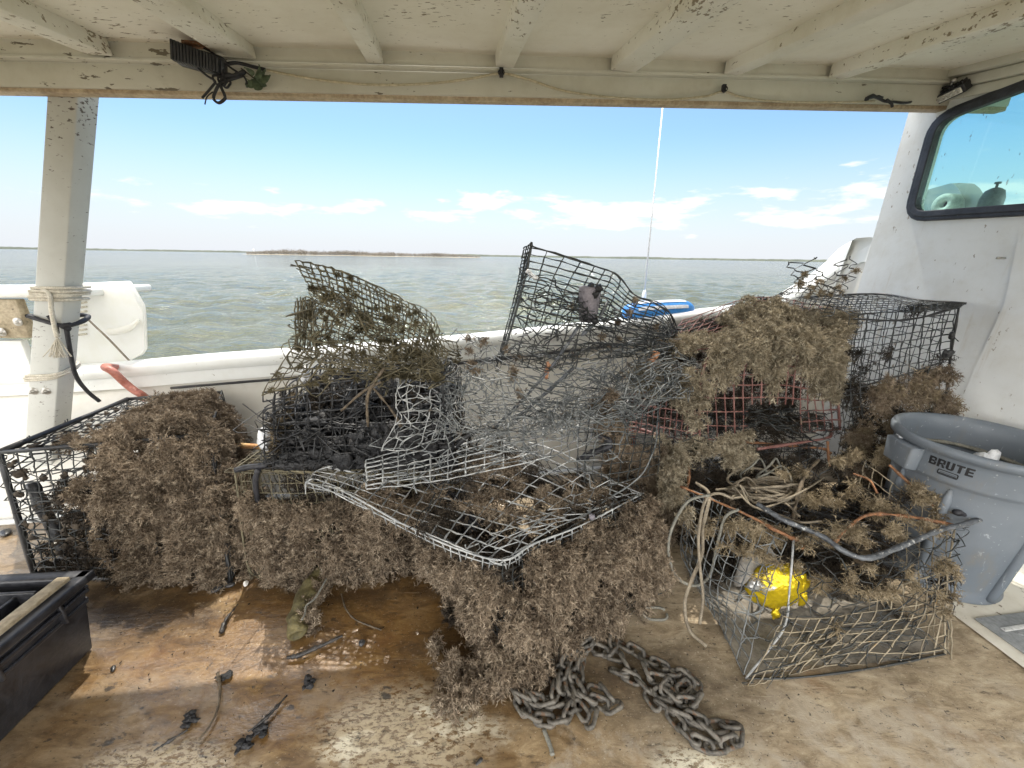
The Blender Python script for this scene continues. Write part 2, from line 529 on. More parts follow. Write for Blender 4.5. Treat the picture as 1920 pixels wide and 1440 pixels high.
def can_mat():
    m, t, p, co = base_mat('scuffed_can_plastic')
    n = t.noise(co, 2.5, 5, 0.6)
    c = t.mix(t.sstep(n, 0.35, 0.65), (0.122, 0.143, 0.165), (0.152, 0.173, 0.195))
    for i, (rx, sc, loc) in enumerate(((0.5, (3, 60, 26), 0.0), (-0.8, (50, 4, 40), 3.0), (1.3, (9, 70, 5), 7.0))):
        s = t.noise(t.map(co, sc, (rx, 0.4 * i, 0.9 * i), (loc, loc, 0)), 1.0, 4, 0.6)
        reg = t.noise(t.map(co, loc=(loc, 2, 5)), 3.0, 3, 0.5)
        k = t.sstep(t.m('ADD', s, t.m('MULTIPLY', reg, 0.25)), 0.80, 0.86)
        c = t.mix(t.m('MULTIPLY', k, 0.6), c, (0.36, 0.39, 0.41))
    g = t.noise(t.map(co, (4, 4, 1.5)), 2.0, 7, 0.7)
    c = t.mix(t.m('MULTIPLY', t.sstep(g, 0.52, 0.72), 0.55), c, (0.17, 0.155, 0.125))
    sp = t.sstep(t.noise(co, 60, 3, 0.5), 0.68, 0.72)
    c = t.mix(t.m('MULTIPLY', sp, 0.5), c, (0.40, 0.41, 0.40))
    t.set(p.inputs['Base Color'], c)
    t.set(p.inputs['Roughness'], t.sstep(g, 0.3, 0.7, 0.38, 0.62))
    bump(t, p, t.noise(co, 7, 5, 0.6), 0.12, 0.01)
    return m


M['can'] = can_mat()


def glass_mat():
    m, t, p, co = base_mat('tinted_glass')
    tr = t.n('ShaderNodeBsdfTransparent', {'Color': (0.53, 0.87, 0.82)})
    gl = t.n('ShaderNodeBsdfGlossy', {'Color': (1, 1, 1), 'Roughness': 0.03})
    fr = t.n('ShaderNodeFresnel', {'IOR': 1.35})
    mx = t.n('ShaderNodeMixShader', {'Fac': fr.outputs[0]})
    t.t.links.new(tr.outputs[0], mx.inputs[1])
    t.t.links.new(gl.outputs[0], mx.inputs[2])
    # dried salt spots and streaks
    d = t.noise(t.map(co, (1, 1, 0.35)), 55, 4, 0.6)
    reg = t.noise(co, 4, 3, 0.5)
    k = t.m('MULTIPLY', t.sstep(t.m('ADD', d, t.m('MULTIPLY', reg, 0.3)), 0.80, 0.86), 0.55)
    df = t.n('ShaderNodeBsdfDiffuse', {'Color': (0.30, 0.38, 0.38)})
    m2 = t.n('ShaderNodeMixShader', {'Fac': t.m('ADD', k, 0.06)})
    t.t.links.new(mx.outputs[0], m2.inputs[1])
    t.t.links.new(df.outputs[0], m2.inputs[2])
    t.t.links.new(m2.outputs[0], [n for n in t.t.nodes if n.type == 'OUTPUT_MATERIAL'][0].inputs[0])
    return m


M['glass'] = glass_mat()


def film_mat():
    m, t, p, co = base_mat('clear_bag')
    tr = t.n('ShaderNodeBsdfTransparent', {'Color': (0.9, 0.92, 0.9)})
    df = t.n('ShaderNodeBsdfDiffuse', {'Color': (0.42, 0.44, 0.42)})
    mx = t.n('ShaderNodeMixShader', {'Fac': 0.6})
    t.t.links.new(tr.outputs[0], mx.inputs[1])
    t.t.links.new(df.outputs[0], mx.inputs[2])
    t.t.links.new(mx.outputs[0], [n for n in t.t.nodes if n.type == 'OUTPUT_MATERIAL'][0].inputs[0])
    return m


M['film'] = film_mat()


def deck_mat():
    m, t, p, co = base_mat('worn_wet_plywood')
    xyz = t.n('ShaderNodeSeparateXYZ', {'Vector': co})
    x, y = xyz.outputs[0], xyz.outputs[1]

    def spot(cx, cy, rx, ry, r0=0.4, r1=1.0):
        a = t.m('DIVIDE', t.m('SUBTRACT', x, cx), rx)
        b = t.m('DIVIDE', t.m('SUBTRACT', y, cy), ry)
        wob = t.m('MULTIPLY', t.m('SUBTRACT', t.noise(co, 5, 5, 0.6), 0.5), 1.1)
        d = t.m('ADD', t.m('SQRT', t.m('ADD', t.m('MULTIPLY', a, a), t.m('MULTIPLY', b, b))), wob)
        return t.sstep(d, r1, r0)

    grain = t.noise(t.map(co, (3.0, 8.5, 1), (0, 0, R(-22))), 2.6, 10, 0.72, 0.8)
    blot = t.noise(co, 3.1, 8, 0.66)
    fine = t.noise(co, 42, 6, 0.7)
    streak = t.noise(t.map(co, (3, 11, 1), (0, 0, R(-30))), 3.4, 7, 0.7)
    tan = t.ramp(grain, [(0.30, (0.15, 0.108, 0.062)), (0.5, (0.32, 0.25, 0.16)), (0.68, (0.47, 0.39, 0.27))])
    orange = t.ramp(grain, [(0.30, (0.07, 0.040, 0.015)), (0.48, (0.225, 0.132, 0.045)), (0.70, (0.40, 0.27, 0.115))])
    om = spot(-0.75, 1.28, 1.15, 0.62, 0.5, 1.15)
    om2 = spot(0.05, 0.95, 0.55, 0.4, 0.3, 1.1)
    c = t.mix(t.m('MAXIMUM', om, t.m('MULTIPLY', om2, 0.6)), tan, orange)
    red = t.m('MULTIPLY', t.sstep(blot, 0.55, 0.72), 0.5)
    c = t.mix(red, c, (0.23, 0.115, 0.045))
    # grey worn paint remains
    gp = t.m('MULTIPLY', t.sstep(t.noise(t.map(co, loc=(4, 2, 0)), 2.6, 9, 0.7), 0.50, 0.60), t.sstep(y, 1.15, 0.8, 0.12, 0.85))
    c = t.mix(gp, c, (0.40, 0.345, 0.265))
    # cream paint flakes kept in patches near the camera
    cm = t.m('MAXIMUM', spot(-0.32, 0.84, 0.36, 0.20), t.m('MAXIMUM', spot(-1.05, 0.72, 0.35, 0.12), spot(0.62, 0.72, 0.22, 0.14)))
    crk = t.noise(t.map(co, (7, 15, 1), (0, 0, R(-35))), 5.0, 8, 0.75)
    cf = t.m('MULTIPLY', cm, t.sstep(crk, 0.455, 0.50))
    c = t.mix(cf, c, (0.74, 0.68, 0.52))
    # dark mud smears and specks
    ds = t.sstep(streak, 0.57, 0.69)
    c = t.mix(t.m('MULTIPLY', ds, 0.75), c, (0.045, 0.034, 0.024))
    sp = t.sstep(t.noise(t.map(co, loc=(9, 3, 0)), 26, 5, 0.65), 0.655, 0.70)
    c = t.mix(t.m('MULTIPLY', sp, 0.85), c, (0.022, 0.02, 0.018))
    # dark brown patches on the deck in front of the traps
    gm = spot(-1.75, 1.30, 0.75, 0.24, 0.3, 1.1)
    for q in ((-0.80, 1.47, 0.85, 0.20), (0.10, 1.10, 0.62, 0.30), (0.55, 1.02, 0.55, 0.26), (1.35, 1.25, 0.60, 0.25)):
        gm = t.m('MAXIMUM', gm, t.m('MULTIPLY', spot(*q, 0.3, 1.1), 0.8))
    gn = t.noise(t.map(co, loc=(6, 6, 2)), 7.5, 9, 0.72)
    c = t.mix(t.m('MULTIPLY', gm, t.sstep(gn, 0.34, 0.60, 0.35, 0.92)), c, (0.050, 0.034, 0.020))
    # grit at several sizes
    for sc, lo, amt, cc in ((75, 0.64, 0.7, (0.05, 0.04, 0.03)), (130, 0.63, 0.6, (0.50, 0.44, 0.34)), (34, 0.66, 0.6, (0.46, 0.40, 0.30)), (14, 0.66, 0.75, (0.04, 0.032, 0.025))):
        gg = t.sstep(t.noise(t.map(co, (1, 1.5, 1), (0, 0, R(-25)), (sc, 3, 1)), sc, 4, 0.6), lo, lo + 0.05)
        c = t.mix(t.m('MULTIPLY', gg, amt), c, cc)
    # long pale scratches
    scr = t.noise(t.map(co, (2.0, 60, 1), (0, 0, R(32))), 1.6, 5, 0.6)
    c = t.mix(t.m('MULTIPLY', t.sstep(scr, 0.66, 0.70), 0.45), c, (0.52, 0.46, 0.35))
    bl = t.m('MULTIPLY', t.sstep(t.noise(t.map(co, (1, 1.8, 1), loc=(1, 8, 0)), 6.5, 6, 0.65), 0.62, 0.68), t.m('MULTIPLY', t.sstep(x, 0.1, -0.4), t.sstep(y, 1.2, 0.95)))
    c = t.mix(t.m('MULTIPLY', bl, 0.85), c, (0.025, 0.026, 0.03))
    c = t.mix(t.m('MULTIPLY', t.sstep(fine, 0.5, 0.75), 0.25), c, (0.10, 0.075, 0.05))
    # wet film: darker and glossy on the left, dry on the right
    wet = t.noise(t.map(co, (1.0, 2.0, 1), (0, 0, R(-20)), (2.2, 5.1, 0)), 2.4, 5, 0.6)
    wl = t.m('ADD', wet, t.sstep(x, 0.75, -0.4, -0.20, 0.13))
    wm = t.sstep(wl, 0.46, 0.56)
    c = t.mix(t.m('MULTIPLY', wm, 0.85), c, t.mix(1.0, c, (0.55, 0.47, 0.38), 'MULTIPLY'))
    t.set(p.inputs['Base Color'], c)
    t.set(p.inputs['Roughness'], t.m('ADD', t.sstep(wm, 0.0, 1.0, 0.68, 0.24), t.m('MULTIPLY', fine, 0.14)))
    pud = t.sstep(wl, 0.575, 0.63)
    t.set(p.inputs['Coat Weight'], pud)
    p.inputs['Coat Roughness'].default_value = 0.06
    rip = t.noise(t.map(co, (10, 30, 1), (0, 0, R(-25))), 3.0, 3, 0.55)
    h = t.m('ADD', t.m('MULTIPLY', grain, 0.5), t.m('ADD', t.m('MULTIPLY', fine, 0.45), t.m('MULTIPLY', cf, 0.7)))
    b = t.n('ShaderNodeBump', {'Height': h, 'Strength': 0.55, 'Distance': 0.006})
    t.set(p.inputs['Normal'], b.outputs[0])
    b2 = t.n('ShaderNodeBump', {'Height': rip, 'Strength': 0.6, 'Distance': 0.006})
    t.set(p.inputs['Coat Normal'], b2.outputs[0])
    return m


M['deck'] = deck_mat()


def water_mat():
    m, t, p, co = base_mat('bay_water')
    n = t.noise(t.map(co, (0.06, 0.11, 1)), 1.0, 4, 0.6)
    t.set(p.inputs['Base Color'], t.mix(t.sstep(n, 0.35, 0.65), (0.078, 0.082, 0.048), (0.100, 0.102, 0.060)))
    p.inputs['Roughness'].default_value = 0.07
    p.inputs['IOR'].default_value = 1.33
    w1 = t.noise(t.map(co, (1.5, 3.2, 1), (0, 0, R(12))), 1.0, 5, 0.6, 0.3)
    w2 = t.noise(t.map(co, (0.32, 0.9, 1), (0, 0, R(-6))), 1.0, 4, 0.6, 0.2)
    h = t.m('ADD', t.m('MULTIPLY', w1, 0.45), t.m('MULTIPLY', w2, 1.2))
    bump(t, p, h, 1.0, 0.36)
    return m


M['water'] = water_mat()
M['island'] = simple('shore_sand', (0.27, 0.22, 0.14), (0.34, 0.29, 0.20), 0.02, 0.9, 0.0, fine=0.3)
M['silt'] = simple('grey_silt', (0.13, 0.116, 0.092), (0.22, 0.195, 0.155), 6, 0.75, 0.6, c=(0.05, 0.042, 0.034), clo=0.6)
M['trees'] = simple('winter_trees', (0.13, 0.115, 0.095), (0.20, 0.18, 0.15), 0.05, 0.9, 0.0, fine=0.5)
M['coast'] = simple('distant_wood', (0.055, 0.065, 0.05), (0.09, 0.10, 0.075), 0.01, 0.9, 0.0, fine=0.05)

# ------------------------------------------------------------------ setting: deck, water, far shore
def build_deck():
    m = MB()
    xs, ys = np.linspace(-4.5, 3.4, 80), np.linspace(-3.0, 3.3, 64)
    X, Y = np.meshgrid(xs, ys)
    Z = 0.004 * np.sin(X * 3.1 + 1) * np.sin(Y * 2.3) - 0.004
    m.grid(np.stack([X, Y, np.minimum(Z, 0.0)], -1))
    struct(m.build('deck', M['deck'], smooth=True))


build_deck()
WZ = -0.7


def build_water():
    m = MB()
    q = np.random.default_rng(3)
    r = np.concatenate([np.geomspace(2.5, 160, 420), np.geomspace(165, 40000, 60)])
    a = np.linspace(R(-82), R(82), 420)
    A, Rr = np.meshgrid(a, r)
    X, Y = Rr * np.sin(A), Rr * np.cos(A)
    Z = np.zeros_like(X)
    for i in range(34):
        L = q.uniform(0.45, 3.0)
        k = 2 * np.pi / L
        th = R(100) + q.normal() * 0.55              # crests run roughly across the view
        amp = 0.0092 * L ** 0.85 * q.uniform(0.5, 1.1)
        fade = np.clip(1.6 - Rr / (L * 22), 0, 1)
        ph = k * (X * math.cos(th) + Y * math.sin(th)) + q.uniform(0, 6.28)
        Z += amp * fade * (np.sin(ph) + 0.25 * np.sin(2 * ph + 0.6))
    m.grid(np.stack([X, Y, Z + WZ], -1))
    # the open water round the boat's other sides
    m2 = [(-40000, -40000), (40000, -40000), (40000, 0), (-40000, 0)]
    m.add([(x, y, WZ - 0.05) for x, y in m2], quads=[(0, 1, 2, 3)])
    struct(m.build('water', M['water'], smooth=True))


build_water()


def shore(name, x0, x1, D, h, mat, seed, zb=WZ, taper=True, depth=60):
    """low land with an uneven crest, seen across the water"""
    q = np.random.default_rng(seed)
    n = 160
    t = np.linspace(0, 1, n)
    az = np.arctan2(ray(x0, 478)[0], ray(x0, 478)[1]) * (1 - t) + np.arctan2(ray(x1, 480)[0], ray(x1, 480)[1]) * t
    prof = 0.65 + 0.35 * np.interp(t, np.linspace(0, 1, 24), q.uniform(0, 1, 24)) + q.normal(size=n) * 0.05
    if taper:
        prof *= np.minimum(1, np.minimum(t, 1 - t) * 9 + 0.08)
    rows = []
    for dd, hh in ((0, 0.0), (0.1, 0.75), (0.35, 1.0), (0.7, 0.9), (1.0, 0.0)):
        r = D + depth * dd
        rows.append(np.stack([r * np.sin(az), r * np.cos(az), zb - 0.3 + (h * prof + 0.3) * (hh > 0) * max(hh, 0.01)], -1))
    m = MB()
    m.grid(np.array(rows))
    return m.build(name, mat, smooth=True)


struct(shore('distant_coast', -500, 520, 2600, 9.5, M['coast'], 11, taper=False))
struct(shore('distant_coast', 840, 2500, 2400, 13.0, M['coast'], 12, taper=False))
struct(shore('island', 455, 740, 520, 0.55, M['island'], 13))
struct(shore('island', 660, 905, 505, 0.5, M['island'], 14))


def treeline(x0, x1, D, seed, n, hmin, hmax):
    """bare winter trees as clumps of fine twigs on the island"""
    q = np.random.default_rng(seed)
    m = MB()
    for i in range(n):
        px = x0 + (x1 - x0) * q.uniform()
        d = ray(px, 478)
        az = math.atan2(d[0], d[1])
        r = D + q.uniform(8, 40)
        u = (px - x0) / (x1 - x0)
        h = q.uniform(hmin, hmax) * min(1, 0.45 + 3.0 * min(u, 1 - u)) * (0.95 + 0.10 * math.sin(u * 17 + seed))
        c = V(r * math.sin(az), r * math.cos(az), WZ + 0.2)
        m.add([c + V(-0.12, 0, 0), c + V(0.12, 0, 0), c + V(0, 0, h * 0.8)], tris=[(0, 1, 2)])
        k = 26
        p = c + V(0, 0, h * 0.56) + q.normal(size=(k, 3)) * V(h * 0.17, h * 0.17, h * 0.19)
        s = h * 0.085
        o1, o2 = q.normal(size=(k, 3)) * s, q.normal(size=(k, 3)) * s
        tri = np.stack([p, p + o1, p + o2], 1).reshape(-1, 3)
        m.add(tri, tris=np.arange(3 * k).reshape(-1, 3))
    o = m.build('island_trees', M['trees'])
    return o


tag(treeline(462, 735, 520, 21, 900, 4.0, 6.3), 'line of bare brown winter trees on the nearer low island to the left', 'trees', kind='stuff')
tag(treeline(664, 900, 505, 22, 760, 3.6, 5.2), 'line of bare brown winter trees on the right-hand low island', 'trees', kind='stuff')


def marker():
    c = aty(478, 482, 500)
    b = V(c[0], c[1], WZ)
    t = thing('channel_marker', b, 'tiny white marker standing in the water before the island', 'marker')
    MB().tube([b - V(0, 0, 0.5), b + V(0, 0, 4.6)], 0.35, 6).build('pole', M['stripe'], t)
    MB().lathe([(0.0, 4.5), (0.75, 4.5), (0.75, 6.0), (0, 6.4)], 8, b).build('topmark', M['stripe'], t)


marker()

# ------------------------------------------------------------------ the boat
HA, HB = 2.22, 0.16                             # roof edge: Y = HA + HB X
hd = V(1, HB, 0) / math.hypot(1, HB)           # along the roof edge
wd = V(-HB, 1, 0) / math.hypot(1, HB)          # across, outboard
rd = ray(842, 372)
rd = rd / np.linalg.norm(rd)                    # rafters run outboard and a little uphill
boat = thing('workboat', (0.4, 2.6, 0.0), 'weathered white workboat with its roof, cabin and low side seen from the aft deck', 'boat')


def hline(x0, y0, x1, y1, X0=-4.2, X1=2.9, off=0.0):
    """the two end points of a line along the header given by two photo points on it"""
    a, b = atp(x0, y0, HA - off, HB), atp(x1, y1, HA - off, HB)
    s = (b - a) / (b[0] - a[0])
    return a + s * (X0 - a[0]), a + s * (X1 - a[0])


def beam(name, lo, hi, inn, out, mat, parent=boat):
    """a long board along the header between two lines lo, hi, from inn to out across"""
    (a0, a1), (b0, b1) = lo, hi
    m = MB()
    m.box8([a0 - wd * inn, a1 - wd * inn, a1 + wd * out, a0 + wd * out, b0 - wd * inn, b1 - wd * inn, b1 + wd * out, b0 + wd * out])
    return m.build(name, mat, parent, bevel=0.004)


L_bot = hline(190, 174, 1700, 204)
L_face = hline(190, 166, 1700, 196)
L_lip0 = hline(190, 118, 1700, 157)
L_lip1 = hline(190, 112, 1700, 151)
L_top = hline(190, 78, 1700, 128)
beam('edge_strip', L_bot, L_face, -0.004, 0.06, M['edgewood'])
beam('header_beam', L_face, L_lip0, 0.0, 0.05, M['header'])
beam('header_lip', L_lip0, L_lip1, 0.028, 0.05, M['header'])
beam('upper_ledger', L_lip1, L_top, 0.014, 0.05, M['header'])


def roof():
    a, b = L_top
    a, b = a + V(0, 0, 0.004), b + V(0, 0, 0.004)
    back = -rd * 2.75
    n = np.cross(b - a, rd)
    n = n / np.linalg.norm(n)
    n = n if n[2] > 0 else -n
    m = MB()
    nu, nv = 40, 30
    u, v = np.linspace(0, 1, nu), np.linspace(0, 1, nv)
    P = (a[None, None] + (b - a)[None, None] * u[None, :, None]) + back[None, None] * v[:, None, None] + wd * 0.06 * (1 - v)[:, None, None]
    P = P + n * (0.006 * np.sin(u * 40)[None, :, None] * np.sin(v * 9)[:, None, None])
    m.grid(P)
    m.grid((P + n * 0.05)[:, ::-1])
    # rims
    for e in (P[0], P[-1], P[:, 0], P[:, -1]):
        m.grid(np.stack([e, e + n * 0.05]))
    m.build('roof', M['cream'], boat, smooth=False)
    return n


RN = roof()


def rafter(x, y, wpx, depth, extra=0.0):
    """one rafter whose lower end meets the header lip at photo point (x, y)"""
    c = atp(x, y, HA - 0.03, HB)
    k = float((c - EYE) @ _f)
    w = wpx * k / FPX
    # height up to the ceiling plane
    a = L_top[0]
    dist = float((a - c) @ RN)
    o = c - hd * w / 2 - rd * 2.6
    m = MB()
    m.obox(o, hd * w, rd * 2.6, RN * (dist + 0.008))
    m.build('rafter', M['rafter'], boat, bevel=0.005)
    return c


for x, y, wp in ((187, 104, 46), (-190, 98, 44), (448, 109, 62), (704, 119, 30), (946, 127, 34), (1168, 134, 50), (1371, 141, 32), (1566, 148, 32)):
    rafter(x, y, wp, 0.08)

# cabin side wall, facing the stern deck: plane X + 0.16 Y = CW
CW, CB = 2.90, 0.16
cn = V(1, CB, 0) / math.hypot(1, CB)           # pointing forward, away from the deck
cs = V(CB, -1, 0) / math.hypot(1, CB)          # along the wall towards the camera side
C0 = atw(1636, 448, CW)
C0 = V(C0[0], C0[1], 0)


def w2(px, py, c=CW):
    p = atw(px, py, c)
    return float((p - C0) @ cs), p[2]


def wp(s, z, d=0.0):
    return C0 + cs * s + V(0, 0, z) - cn * d


def round_poly(pts, rad, n=6):
    pts = [np.array(p, float) for p in pts]
    out = []
    for i, p in enumerate(pts):
        a, b = pts[i - 1], pts[(i + 1) % len(pts)]
        u, v = (a - p) / np.linalg.norm(a - p), (b - p) / np.linalg.norm(b - p)
        for t in np.linspace(0, 1, n):
            q0, q1 = p + u * rad * (1 - t), p + v * rad * t
            out.append(q0 * (1 - t) + q1 * t)
    return np.array(out)


win_in = [w2(1716, 399), w2(1764, 228)]
bl, tl = win_in
s_r = bl[0] + 1.9
slope_b = (w2(1915, 385)[1] - bl[1]) / (w2(1915, 385)[0] - bl[0])
slope_t = (w2(1915, 172)[1] - tl[1]) / (w2(1915, 172)[0] - tl[0])
hole = round_poly([bl, tl, (s_r, tl[1] + slope_t * (s_r - tl[0])), (s_r, bl[1] + slope_b * (s_r - bl[0]))], 0.075)
ctr = hole.mean(0)


def offset_poly(P, d):
    n = len(P)
    out = []
    for i in range(n):
        t = P[(i + 1) % n] - P[i - 1]
        t = t / (np.linalg.norm(t) + 1e-9)
        nn = np.array([t[1], -t[0]])
        if nn @ (P[i] - ctr) < 0:
            nn = -nn
        out.append(P[i] + nn * d)
    return np.array(out)


def slab_with_hole(name, outer, inner, d0, d1, mat, parent, bevel=0.0):
    """flat plate on the wall between offsets d0 and d1, with a hole"""
    bm = bmesh.new()
    loops = []
    for P in (outer, inner):
        vs = [bm.verts.new(wp(s, z, d0)) for s, z in P]
        loops.append([bm.edges.new((vs[i], vs[(i + 1) % len(vs)])) for i in range(len(vs))])
    bmesh.ops.triangle_fill(bm, edges=loops[0] + loops[1], use_beauty=True)
    ex = bmesh.ops.extrude_face_region(bm, geom=list(bm.faces))
    bmesh.ops.translate(bm, verts=[g for g in ex['geom'] if isinstance(g, bmesh.types.BMVert)], vec=Vector(-cn * (d1 - d0)))
    bmesh.ops.recalc_face_normals(bm, faces=bm.faces)
    me = bpy.data.meshes.new(name)
    bm.to_mesh(me)
    bm.free()
    o = bpy.data.objects.new(name, me)
    S.collection.objects.link(o)
    me.materials.append(mat)
    o.parent = parent
    if parent.type == 'EMPTY':
        o.matrix_parent_inverse = Matrix.Translation(-parent.location)
    if bevel:
        b = o.modifiers.new("bevel", 'BEVEL')
        b.width, b.segments, b.limit_method, b.angle_limit = bevel, 2, 'ANGLE', R(40)
    return o


top_c = w2(1708, 196)
wall_outline = np.array([(0.0, -0.01), (0.0, 1.635), (top_c[0], top_c[1]), (top_c[0] + 0.02, 2.55), (3.6, 2.25), (3.6, -0.01)])
cabin = slab_with_hole('cabin_wall', wall_outline, offset_poly(hole, 0.012), -0.06, 0.0, M['wall'], boat)
frame = slab_with_hole('window', offset_poly(hole, 0.052), hole, -0.03, 0.022, M['rubber'], boat, 0.008)
slab_with_hole('seal', offset_poly(hole, 0.030), offset_poly(hole, -0.006), 0.018, 0.032, M['rubber'], frame, 0.005)
m = MB()
hp = [wp(s, z, -0.012) for s, z in offset_poly(hole, 0.004)]
m.add(hp, ngons=[list(range(len(hp)))])
m.build('pane', M['glass'], frame)


# proud lighter panel low on the cabin wall, with a cracked slanting edge
def proud_panel():
    pts = [w2(1917, 455), w2(1893, 570), w2(1832, 700), w2(1804, 766), (2.2, 0.0), (2.2, w2(1917, 455)[1])]
    pts[3] = (pts[3][0] - 0.04, 0.0) if pts[3][1] < 0.3 else pts[3]
    q = [pts[0], pts[1], pts[2], pts[3], (pts[3][0] - 0.03, 0.0), (2.4, 0.0), (2.4, pts[0][1])]
    bm = bmesh.new()
    f = bm.faces.new([bm.verts.new(wp(s, z, 0.002)) for s, z in q])
    ex = bmesh.ops.extrude_face_region(bm, geom=[f])
    bmesh.ops.translate(bm, verts=[g for g in ex['geom'] if isinstance(g, bmesh.types.BMVert)], vec=Vector(-cn * 0.03))
    bmesh.ops.recalc_face_normals(bm, faces=bm.faces)
    me = bpy.data.meshes.new('cabin_panel')
    bm.to_mesh(me)
    bm.free()
    o = bpy.data.objects.new('cabin_panel', me)
    S.collection.objects.link(o)
    me.materials.append(M['wall'])
    o.parent = boat
    o.matrix_parent_inverse = Matrix.Translation(-boat.location)


proud_panel()


# stepped cornice where roof meets cabin wall
def cornice():
    a = L_top[0] + V(0, 0, 0.004)

    def zc(q):
        return a[2] - ((q[0] - a[0]) * RN[0] + (q[1] - a[1]) * RN[1]) / RN[2]
    m = MB()
    for drop, h, w in ((0.150, 0.050, 0.020), (0.098, 0.048, 0.045), (0.048, 0.056, 0.085)):
        q0, q1 = wp(0.02, 0), wp(3.4, 0)
        p0, p1 = wp(0.02, zc(q0) - drop, 0.001), wp(3.4, zc(q1) - drop, 0.001)
        m.box8([p0, p1, p1 - cn * w, p0 - cn * w, p0 + V(0, 0, h), p1 + V(0, 0, h), p1 + V(0, 0, h) - cn * w, p0 + V(0, 0, h) - cn * w])
    m.build('cornice', M['header'], boat, bevel=0.006)
    m = MB()
    q = atw(1884, 484, CW - 0.02)
    m.tube([q, q - cn * 0.05 + cs * 0.0], 0.006, 8)
    m.build('nail', M['steel'], boat)


cornice()

# the rest of the cabin, forward of the wall: roof, dashboard and far header
m = MB()
m.obox(wp(-0.1, 2.62, -0.08), cs * 3.6, cn * 2.2, V(0, 0, 0.05))
m.build('cabin_roof', M['cream'], boat)
m = MB()
z_d = w2(1740, 405)[1] - 0.05
m.obox(wp(0.05, z_d, -0.07), cs * 3.3, cn * 0.45, V(0, 0, 0.03))
m.build('dashboard', M['header'], boat)
m = MB()
m.obox(wp(0.0, 2.40, -1.6), cs * 3.6, cn * 0.05, V(0, 0, 0.22))
m.build('far_header', M['header'], boat)
m = MB()
m.obox(wp(0.0, 0.0, -1.6), cs * 3.6, cn * 0.05, V(0, 0, 1.45))
m.build('far_wall', M['white'], boat)


# ---- side of the boat: inner hull wall, coaming, rounded rail
RAIL = [atz(-330, 720, 0.66), atz(140, 697, 0.75), atz(400, 676, 0.84), atz(840, 642, 0.93), atz(1300, 592, 1.10), atz(1450, 571, 1.18),
        aty(1515, 540, 3.08), aty(1570, 503, 3.03), aty(1606, 470, 2.95), wp(0.0, 1.635)]
RAIL = np.array(RAIL)
FOOT = np.array([(-4.4, 1.6, 0), (-2.95, 1.83, 0), (-1.8, 2.06, 0), (-0.45, 2.33, 0), (1.0, 2.60, 0), (1.7, 2.72, 0), (2.1, 2.78, 0), (2.3, 2.80, 0), (2.40, 2.815, 0), wp(0.0, 0.0)])
rail = smooth_path(RAIL, 10)
foot = smooth_path(FOOT, 10)


def side():
    rows = []
    # drop of the coaming below the rail and a set-back above the inner wall
    for t in (0.0, 0.03, 0.10, 0.112):
        rows.append(rail + V(0, 0, -t - 0.02) + (foot - rail) * V(1, 1, 0) * (t * 0.25))
    coam = np.array(rows)
    m = MB()
    m.grid(coam)
    thick = coam[-1] + V(-HB, 1, 0) * 0.03
    m.grid(np.stack([coam[-1], thick]))
    m.build('coaming', M['white'], boat, smooth=False)
    fade = np.clip((2.05 - rail[:, 0]) / 0.5, 0, 1)[:, None]
    top = coam[-1] + V(-HB, 1, 0) * 0.028 * fade
    P = np.array([top + (foot - top) * t + V(0, 0, 0) for t in np.linspace(0, 1, 12)])
    m = MB()
    m.grid(P)
    m.build('inner_wall', M['inner'], boat, smooth=True)
    # rail: rounded cap
    sec = [(-0.035, -0.055), (-0.05, -0.03), (-0.048, 0.0), (-0.03, 0.022), (0.0, 0.03), (0.09, 0.026), (0.12, 0.012), (0.125, -0.05)]
    out = V(-HB, 1, 0)
    fadeR = np.ones(len(rail))
    P = np.array([rail + out * (y + 0.02) + V(0, 0, z) for y, z in sec])
    m = MB()
    m.grid(P)
    m.grid(np.stack([P[-1], P[-1] + V(0, 0.12, -0.9)]))
    m.build('rail', M['white'], boat, smooth=True)
    # tarred batten under the coaming
    b = coam[-1] - V(0, 0, 0.018) - V(-HB, 1, 0) * 0.004
    sel = (rail[:, 0] > -2.25) & (rail[:, 0] < 1.9)
    m = MB()
    m.tube(b[sel] - V(0, 0, .004), np.linspace(.008, .016, sel.sum()), 6, lump=0.15)
    m.build('batten', M['batten'], boat)
    # toe board where the wall meets the deck
    sel = foot[:, 0] < 2.0
    m = MB()
    m.tube((foot + V(0, -0.012, 0.012))[sel], 0.018, 6)
    m.build('toe_strip', M['white'], boat, smooth=True)


side()


